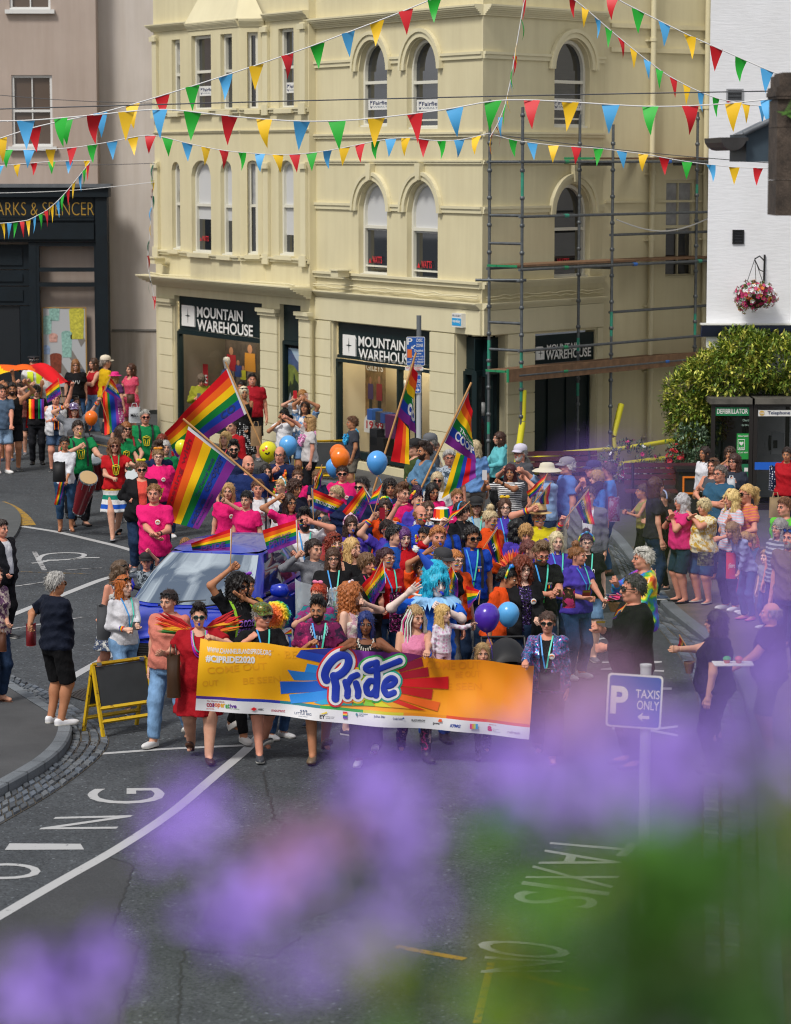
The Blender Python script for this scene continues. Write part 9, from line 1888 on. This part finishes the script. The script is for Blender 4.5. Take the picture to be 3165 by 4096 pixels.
for k,c in enumerate(RAIN):bpoly([(535,1672+k*11),(578,1674+k*11),(578,1685+k*11),(535,1683+k*11)],c)
btext('RBC',(540,1734),(573,1736),(540,1718),'dedee0','I',.02);btext('NORTHERN',(690,1698),(774,1702),(690,1686),'3a6a72','I');btext('TRUST',(690,1715),(740,1717),(690,1703),'3a6a72','I');bpoly([(655,1690),(668,1680),(680,1692),(668,1716)],'3a7a82')
btext('Julius Bär',(832,1728),(945,1736),(832,1700),'2a4478','I');btext('Credit Suisse',(1018,1748),(1112,1754),(1018,1724),'2a4468','I');bpoly([(1108,1740),(1128,1745),(1126,1726),(1112,1728)],'2a5490');btext('BLACKARROW',(1198,1770),(1330,1780),(1198,1750),'2a2a2e','I');btext('CYBER CONSULTING',(1200,1779),(1328,1788),(1200,1772),'6a6a6e','I');btext('pwc',(1405,1812),(1468,1816),(1405,1786),'2a2426','I',.02);bpoly([(1452,1776),(1490,1780),(1490,1752),(1464,1750)],'d8501a');btext('KPMG',(1568,1830),(1665,1836),(1578,1798),'1e3f94','I',.03)
for k,c in enumerate(('d0307a','e08a1a','b8c81e','2a9ad0')):bpoly([(380+k*16,1672),(400+k*16,1674),(400+k*16,1718),(380+k*16,1716)],c,'J')
btext('Smudge',(385,1694),(445,1698),(385,1678),'dedee0','J',.02);btext('Hosting',(385,1712),(430,1715),(385,1700),'dedee0','J');btext('a',(530,1735),(568,1738),(530,1692),'c0284a','J',.05);btext('SUPPORTED BY THE',(541,1684),(602,1690),(541,1676),'c0284a','J')
for k,t in enumerate(('Guernsey','Arts','Commission')):btext(t,(576,1722+k*11),(576+6*len(t),1725+k*11),(576,1714+k*11),'8a8a90','J')
btext('refresh',(698,1745),(800,1752),(698,1722),'9a8a94','J');g.build('banner_sheet',bn)
def put_tag(mb,name,label,cat,group=None):return tag(mb.build(name),label,cat,group)
def phone(reg,x,y,Y,label,tilt=.3,col='17171a'):
 c=at(*px(reg,x,y),Y);r=world_root('phone',label,'phone','mobile phones held in hands');mb=MB();fr=lambda a,b,d:c+np.array((a,b*math.sin(tilt)*.6+d,b*math.cos(tilt)));mb.prism(rrect(.075,.155,.012),-.004,.004,fr,mat('phone_'+col,col,.3));mb.build('case',r);mb=MB();mb.poly([fr(a,b,.0045)for a,b in rrect(.066,.143,.008)],mat('phone_screen','0c0e14',.1));mb.build('screen',r)
phone('G',1315,1095,yof(i_rh,.32),'phone held by the red haired woman with the backpack',1.0);phone('C',915,490,yof(i_ph,.36),'red phone held by the woman with the flower headband',.1,'8a1428');phone('Q',1400,430,54.0,'red phone case held high by the shop pier',.1,'b01420');phone('Q',1508,455,53.0,'pale phone held high by the woman in the floral top',.1,'b09a90');phone('Q',1292,655,52.5,'dark phone held by the boy in white shirt',.2);phone('T',335,965,42.6,'phone held up by the woman in the striped shirt',.1,'c8c8cc');phone('C',910,700+510,yof(i_yw,.3),'black phone in the hand of the woman with yellow whistle',.8);phone('Q',472,445,58.4,'phone in the hands of the olive jumper woman',.7);phone('F',1090,800,40.2,'phone held by the laughing blonde woman',1.0,'c8c4c0')
def bag(name,label,reg,c,w,h,Y,col,rough=.5,handle=True,d=.12,cat='bag',txt=None,shape=.92):
 s=REG[reg][2]/FS*Y;o=at(*px(reg,*c),Y);W,H=w*s,h*s;r=world_root(name,label,cat);mb=MB();m_=fabric(col)if '/' in col else mat(name+'_'+col,col,rough,var=.12,vs=6)
 n=10;mb.grid(lambda u,v:o+np.array(((W/2)*(shape+(1-shape)*(1-v))*math.cos(2*math.pi*u),d/2*math.sin(2*math.pi*u)*(.6+.4*math.sin(math.pi*min(1,v*1.1))),-H/2+H*v+.01*math.sin(u*25)*v)),24,n,m_);mb.grid(lambda u,v:o+np.array(((W/2)*v*math.cos(2*math.pi*u),d/2*v*math.sin(2*math.pi*u),-H/2)),24,2,m_)
 mb.build('body',r)
 if handle:
  mb=MB();mb.tube([o+(-W*.25,-d*.2,H*.45),o+(-W*.15,-d*.2,H*.75),o+(W*.15,-d*.2,H*.75),o+(W*.25,-d*.2,H*.45)],.008,m_,6);mb.build('handle',r)
 if txt:
  mb=MB();mb.text(txt[0],-W*.3,-H*.12,W*.3,H*.12,lambda a,b,c_=0.:o+np.array((a,-d*.56-.01-c_,b)),mat('bag_print_'+txt[1],txt[1],.6),.01);mb.build('lettering',r)
 return r
bag('tote_bag','brown metallic leather tote on the arm of the woman in red','H',(470,1215),140,420,28.85,'3f2a1a',.3,True,.14);bag('carrier_bag','white carrier bag of the woman in the striped dress','P',(1300,745),120,150,58.5,'b8bcc0',.5,True,.14,txt=('M&S','16161a'));bag('paper_bag','brown paper bag beside the man in red shirt by the pier','Q',(1025,830),110,190,55.2,'8f7250',.8,True,.1);bag('shoulder_bag','brown shoulder bag of the woman in the striped dress','P',(1262,590),80,90,58.6,'4a2c1a',.5,False,.1);bag('carrier_bag','white carrier bag of the brown bobbed woman by the kiosk','F',(1110,455),85,120,43.2,'c8ccd2',.4,True,.1);bag('paper_bag','brown paper bag hanging from the girl in the red hood','F',(1535,675),120,200,45.0,'96805f',.8,True,.12)
bag('shoulder_bag','pink shoulder bag of the girl in white top','F',(825,405),95,75,47.6,'c89a98',.5,False,.1);bag('shoulder_bag','black floral shoulder bag of the woman in yellow','F',(865,1170),165,125,38.1,'1a1e1c/floral/6a6a50',.6,False,.14);bag('shoulder_bag','large black bag on the arm of the woman in white top','A',(330,330),130,190,46.6,'131316',.6,False,.2);bag('shoulder_bag','brown shoulder bag at the left edge above the pavement','G',(25,1250),80,180,31.2,'5a3420',.5,True,.1)
bag('collecting_box','red collecting box under the arm of the man in navy','G',(300,1175),100,210,30.9,'6e1018',.5,False,.2,'box',shape=.97);bag('backpack','grey backpack of the red haired woman','G',(1005,1060),150,330,yof(i_rh,-.22),'46484c',.8,False,.2,'backpack');bag('backpack','navy spotted backpack on the girl in red hood','F',(1520,390),90,230,45.6,'17223f/dots/c8ccd8',.7,False,.25,'backpack');bag('backpack','pale floral backpack on the fair haired person in blue','T',(1580,1290),120,230,40.2,'8a7a90/floral/7a3a58',.7,False,.25,'backpack');bag('sequin_bag','black and pink sequinned bag on the arm of the woman in red polo','I',(1075,720),190,380,30.9,'17141a/sequin/c83a9a',.4,False,.16);bag('handbag','black handbag with chain of the woman in the sequin jacket','J',(1050,1320),200,150,28.75,'15171a',.35,True,.12)
bag('carrier_bag','bright red printed carrier bag held by the bending woman','F',(1110,1235),100,250,37.6,'c8301f',.5,False,.08,txt=('yStore','dcdcdc'),shape=.98);bag('shoulder_bag','leopard print bag of the woman with the high bun','D',(1510,1190),130,180,31.7,'8a6844/camo/2a1c12',.6,False,.12)
def sequin_jacket(info_px,Y):
 mb=MB();c=at(*px('J',1035,930),Y)
 return c
def basket(reg,c,w,Y,label,paper=True):
 r=world_root('basket',label,'basket');o=at(*px(reg,*c),Y);R_=w*REG[reg][2]/FS*Y/2;m_=mat('wicker','6a4a2c',.8,bump=.8,bs=90,var=.3,vs=40);mb=MB();mb.lathe([(R_*.6,-.12),(R_*.95,-.02),(R_,0),(R_*.93,0),(R_*.6,-.1),(0,-.1)],m_,22,tuple(o));mb.build('wicker_body',r)
 if paper:
  rg=random.Random(2)
  for k in range(16):
   mb=MB();p=o+np.array((rg.uniform(-.7,.7)*R_,rg.uniform(-.7,.7)*R_,.01+rg.random()*.07));a=rg.uniform(0,6);t=rg.uniform(-.8,.8);u=np.array((math.cos(a),math.sin(a),t*.5))*.07;v=np.array((-math.sin(a),math.cos(a),.4))*.05;mb.box((-1,-1,-.02),(1,1,.02),mat('leaflet_%d'%(k%4),('d0d0d4','d8d4cc','c8306a','3a5ab0')[k%4],.6),lambda x,y,z:p+u*x+v*y+np.array((0,0,z*.05)));mb.build('leaflet',r)
basket('E',(880,1215),180,yof(i_rj,.35),'wicker basket full of leaflets held by the man in the rainbow jacket');basket('K',(780,1085),90,28.5,'small brown wicker basket beside the woman with rainbow cuff',False)
r=world_root('cupcake_plate','white square plate with two iced cupcakes behind purple blooms','plate');Y=28.0;c=at(*px('K',1125,1105),Y);mb=MB();mb.box((-.19,-.12,0),(.19,.12,.012),WHITE,lambda a,b,d:c+np.array((a*(1+d*6),b,d)));mb.build('plate',r)
for dx,col in((-.06,'3a9a4a'),(.06,'c86a6a')):
 mb=MB();mb.lathe([(.025,.013),(.04,.05)],mat('cupcake_case','c87830',.7),14,tuple(c+(dx,0,0)));mb.lathe([(.044,.05),(.04,.068),(.02,.082),(0,.085)],mat('icing_'+col,col,.5),14,tuple(c+(dx,0,0)));mb.build('cupcake',r)
def leaflet(reg,x,y,Y,label,col='c83a3a'):
 c=at(*px(reg,x,y),Y);mb=MB();mb.box((-.05,-.001,-.075),(.05,.001,.075),mat('leaflet_'+col,col,.5),lambda a,b,d:c+np.array((a,b-d*.7,d*.6)));mb.box((-.045,-.0025,.02),(.045,-.0011,.06),mat('leaflet_band','d8c020',.5),lambda a,b,d:c+np.array((a,b-d*.7,d*.6)));put_tag(mb,'leaflet',label,'leaflet','leaflets held in hands')
leaflet('D',1680,1140,yof(i_bun,.33),'red and yellow leaflet held by the woman with the high bun');leaflet('D',1390,1135,32.6,'folded brown leaflet read by the man in black polo','5a2a28');leaflet('K',75,785,yof(i_cl,.12),'white and orange leaflet held by the clerical man','d0d0d0');leaflet('I',1450,1050,29.1,'dark leaflets under the toddler by the dreadlocked woman','4a3230')
RDR=mat('red_drum_lacquer','7a0f1c',.2,spec=.7);SKN=mat('drum_skin','b89c70',.6);SKW=mat('white_drum_skin','b8c0c4',.5)
def drum(label,reg,top,bot,wt,wb,Y,body,skin,dY=.3,tilt=.0):
 r=world_root('drum',label,'drum','drums of the samba band');s=REG[reg][2]/FS*Y;a,b=at(*px(reg,*top),Y),at(*px(reg,*bot),Y+dY);d=nrm(b-a);rt,rb=wt*s/2,wb*s/2;L=np.linalg.norm(b-a);mb=MB();mb.tube([a,a+d*L*.2,a+d*L*.6,b],[rt*.98,rt*1.02,(rt+rb)/2*1.02,rb],body,28);mb.build('shell',r);mb=MB();mb.tube([a-d*.012,a-d*.004],rt*.96,skin,28);mb.build('drum_head',r);mb=MB()
 mb.tube([b-d*.03,b],rb*1.05,CHROME,28);mb.build('hoop',r);mb=MB();mb.tube([a-d*.004,a+d*.026],rt*1.04,CHROME,28)
 u1,u2=frame_of(d)
 for k in range(8):t=k*.785;e=u1*math.cos(t)+u2*math.sin(t);mb.tube([a+e*rt*1.03+d*.01,a+e*rt*1.06+d*min(.16,L*.4)],.008,CHROME,6)
 mb.build('hoop',r)
drum('tall red barrel drum with tan skin','A',(612,388),(515,715),180,120,46.4,RDR,SKN,.5);drum('deep red surdo drum behind the barrel drum','A',(672,205),(700,470),180,175,48.6,RDR,SKW,.3);drum('blue snare drum in front of the tall grey haired drummer','A',(1145,178),(1150,260),150,145,52.0,mat('blue_drum','1a2448',.3),SKW,.15);drum('snare drum between the two red and green drummers','A',(1040,365),(1045,420),140,135,47.5,mat('dark_drum','2a1a1c',.3),SKW,.15)
r=world_root('tambourine','small silver tambourine held by the woman in red drum shirt','tambourine');c=at(*px('A',1008,272),46.6);mb=MB();mb.tube([c+(.02,-.02,0),c+(-.02,.02,.0)],.085,CHROME,20);mb.build('rim',r);mb=MB();mb.tube([c+(-.021,-.03,.01),c+(-.023,-.028,.01)],.078,SKW,20);mb.build('skin',r)
def pushchair(p,rz,col,label,hood):
 r=empty('pushchair',(p[0],p[1],0),R(rz),label,'pushchair');m_=mat('pushchair_'+col,col,.6);mb=MB();mb.box((-.2,-.2,.42),(.2,.22,.48),m_);mb.box((-.2,.2,.45),(.2,.26,.95),m_);mb.box((-.2,-.3,.3),(.2,-.2,.46),m_);mb.build('seat',r);mb=MB()
 for s in(-1,1):mb.tube([(s*.24,-.35,.15),(s*.24,.3,.75),(s*.24,.52,1.05)],.014,BLACK,8);mb.tube([(s*.24,.38,.15),(s*.24,-.05,.5)],.014,BLACK,8)
 mb.tube([(-.24,.52,1.05),(.24,.52,1.05)],.016,BLACK,8);mb.build('frame',r)
 for x,y in((-.26,-.35),(.26,-.35),(-.26,.38),(.26,.38)):mb=MB();mb.lathe([(.02,-.02),(.11,-.02),(.125,0),(.11,.02),(.02,.02)],BLACK,18,(0,0,0),lambda a,b,c_,x=x,y=y:(x+c_,y+a,.125+b));mb.build('wheel',r)
 if hood:mb=MB();mb.grid(lambda a,b:(.24*math.cos(math.pi*a),.22-.42*math.sin(b*1.5),.75+.35*math.sin(math.pi*a)*(.4+.6*math.cos(b*1.5))),14,8,m_);mb.build('hood',r)
pc_=gnd(*px('P',790,985));pushchair((pc_[0],62.0),25,'1a1a1e','black pushchair with red trim carrying a baby near the poster',False);p_=at(*px('J',715,1000),29.9);pushchair((p_[0],30.1),5,'101014','glossy black hooded pushchair behind the right of the banner',True)
mb=MB();Yc=44.2;cl=[at(*px('A',*p),Yc)for p in((1240,560),(1345,480),(1185,930),(1060,985))];cloth(mb,[cl[0],cl[1],cl[2],cl[3]],20,12,.06,1,lambda u,v:mat('yellow_chiffon','d8c43a',.6));put_tag(mb,'yellow_scarf','long yellow scarf trailing from the woman in coral top','scarf')
PET=[mat('lilac_petal','9f7fe4',.6),mat('violet_petal','906adc',.6),mat('pale_lilac_petal','b294f2',.6)];PKP=[mat('pinkish_petal','b88ab8',.6)]
GRN=[leafm('near_leaf','3a6c1a','58922a'),leafm('near_leaf_dark','1e430e','33621a'),leafm('near_leaf_olive','5c6a14','808c20')];STM=mat('near_stem','3f5a1c',.6)
def plant(label,flowers,leaves,base,seed):
 rg=np.random.RandomState(seed);r=world_root('flowering_plant',label,'plant','blurred flowering plants close to the camera');st_=MB()
 def stem(p,d):b=np.array((base[0]+rg.uniform(-.03,.03),base[1],5.62));m_=(p+b)/2+rg.normal(size=3)*.01;st_.tube([b,m_,p],[.0011,.0009,.0007],STM,5)
 for x,y,d,s,mi in flowers:
  p=atz(x,y,d);stem(p,d);mb=MB();ms=(PET,PKP)[mi];ax=nrm((rg.uniform(-.5,.5),-1,rg.uniform(.0,.9)));u1,u2=frame_of(ax)
  for k in range(6):
   t=k*1.047+rg.uniform(-.2,.2);e=u1*math.cos(t)+u2*math.sin(t);q=p+e*s*.15;leaf(mb,q,e+ax*rg.uniform(.0,.6),ax,s*rg.uniform(.75,1.1),s*.42,ms[k%len(ms)])
  mb.lathe([(s*.2,0),(s*.14,s*.12),(0,s*.15)],ms[0],8,(0,0,0),lambda a,b,c:p+u1*a+u2*b+ax*c);mb.build('flower_head',r)
 lm=MB()
 for x,y,d,s,n,mi in leaves:
  for _ in range(n):p=atz(x+rg.normal()*45,y+rg.normal()*40,d*rg.uniform(.93,1.07));leaf(lm,p,rg.normal(size=3)+(0,0,.4),rg.normal(size=3),s*rg.uniform(.7,1.2),s*.45,GRN[mi]);stem(p,d)if _==0 else None
 if leaves:lm.build('leaves',r)
 st_.build('stems',r)
FL=[('blurred lilac blooms below the parking sign',[(1095,1640,1.15,.024,0),(1230,1605,1.1,.028,0),(1335,1680,1.15,.026,0),(1480,1630,1.2,.034,0),(1285,1490,1.0,.017,1),(1190,1530,1.05,.013,1),(1400,1590,1.1,.018,0),(1340,1570,.9,.010,0),(1180,1710,1.15,.018,0),(1570,1660,1.15,.024,0)],[(1500,1780,1.2,.04,2,0)],(.06,1.1)),('blurred lilac flower over the road left of the centre line',[(490,1955,1.45,.032,0),(560,1900,1.4,.020,0)],[(395,1845,1.4,.035,1,2)],(-.09,1.45)),('blurred pinkish lilac flower in the lower middle of the road',[(615,1815,1.3,.024,1),(660,1855,1.3,.018,0)],[(800,1850,1.3,.03,1,2)],(-.05,1.3)),('blurred violet flower by the long white line',[(400,1735,1.4,.026,0),(350,1790,1.4,.014,0)],[],(-.1,1.4)),('blurred lilac flowers below the middle of the banner',[(790,1660,1.3,.024,0),(865,1735,1.3,.024,0),(935,1640,1.25,.009,0),(740,1770,1.3,.014,1),(855,1815,1.3,.014,0)],[],(.0,1.3)),('blurred round green leaf left of the lilac blooms',[],[(1092,1672,1.5,.06,2,0)],(.05,1.5)),('blurred lilac flower in the lower left corner',[(165,2085,1.4,.032,0),(60,2120,1.4,.024,0),(245,2030,1.4,.014,0)],[(230,2190,1.4,.03,1,2)],(-.15,1.4)),('faint blurred lilac haze of blooms at the bottom middle',[(800,1985,1.0,.011,0),(690,2045,1.0,.011,0),(880,1925,1.0,.010,0),(620,2080,1.0,.009,0)],[(640,2120,1.2,.02,1,2)],(.0,1.0)),('tall blurred lilac flower over the yellow foam rails',[(1270,1035,.9,.009,0),(1330,1010,.9,.005,0)],[(1420,1140,.8,.01,1,2)],(.06,.9)),('blurred lilac blooms over the right pavement',[(1605,1235,.85,.013,0),(1650,1400,.95,.021,0),(1575,1500,.95,.017,0),(1625,1320,.85,.010,0),(1650,1570,.95,.024,0),(1540,1400,.9,.007,0)],[(1690,1560,.9,.035,3,2),(1620,1740,.9,.03,2,1)],(.13,.9)),('dense blurred green foliage in the lower right corner',[(1630,1930,1.1,.018,1)],[(1330,2000,1.3,.05,4,0),(1470,1900,1.2,.055,6,0),(1590,1840,1.2,.06,7,1),(1640,2040,1.1,.065,11,1),(1500,2090,1.2,.065,11,0),(1350,2140,1.25,.06,8,1),(1220,2160,1.3,.055,6,0),(1160,2000,1.1,.035,3,0),(1290,1820,1.0,.02,2,0),(1420,1830,1.1,.035,4,0),(1200,1900,1.0,.022,2,2),(1060,2160,1.3,.05,5,2),(1660,1740,1.0,.045,6,2),(1670,1620,1.0,.045,4,2),(1690,2150,1.1,.065,14,1),(1080,2030,1.1,.03,2,2),(960,2130,1.2,.04,4,0),(1060,1950,1.0,.026,2,2),(850,2180,1.2,.04,3,2),(1130,2090,1.2,.045,4,0),(1260,1990,1.1,.04,4,0),(1330,1890,1.0,.03,3,0),(1420,1980,1.2,.05,4,2),(1560,1960,1.2,.05,5,2)],(.17,1.15))]
for i,(lab,fl,lv,b)in enumerate(FL):plant(lab,fl,lv,b,40+i)
mb=MB();mb.box((-2,.35,0),(2,1.3,5.6),GRAN);tag(mb.build('terrace_wall'),kind='structure')
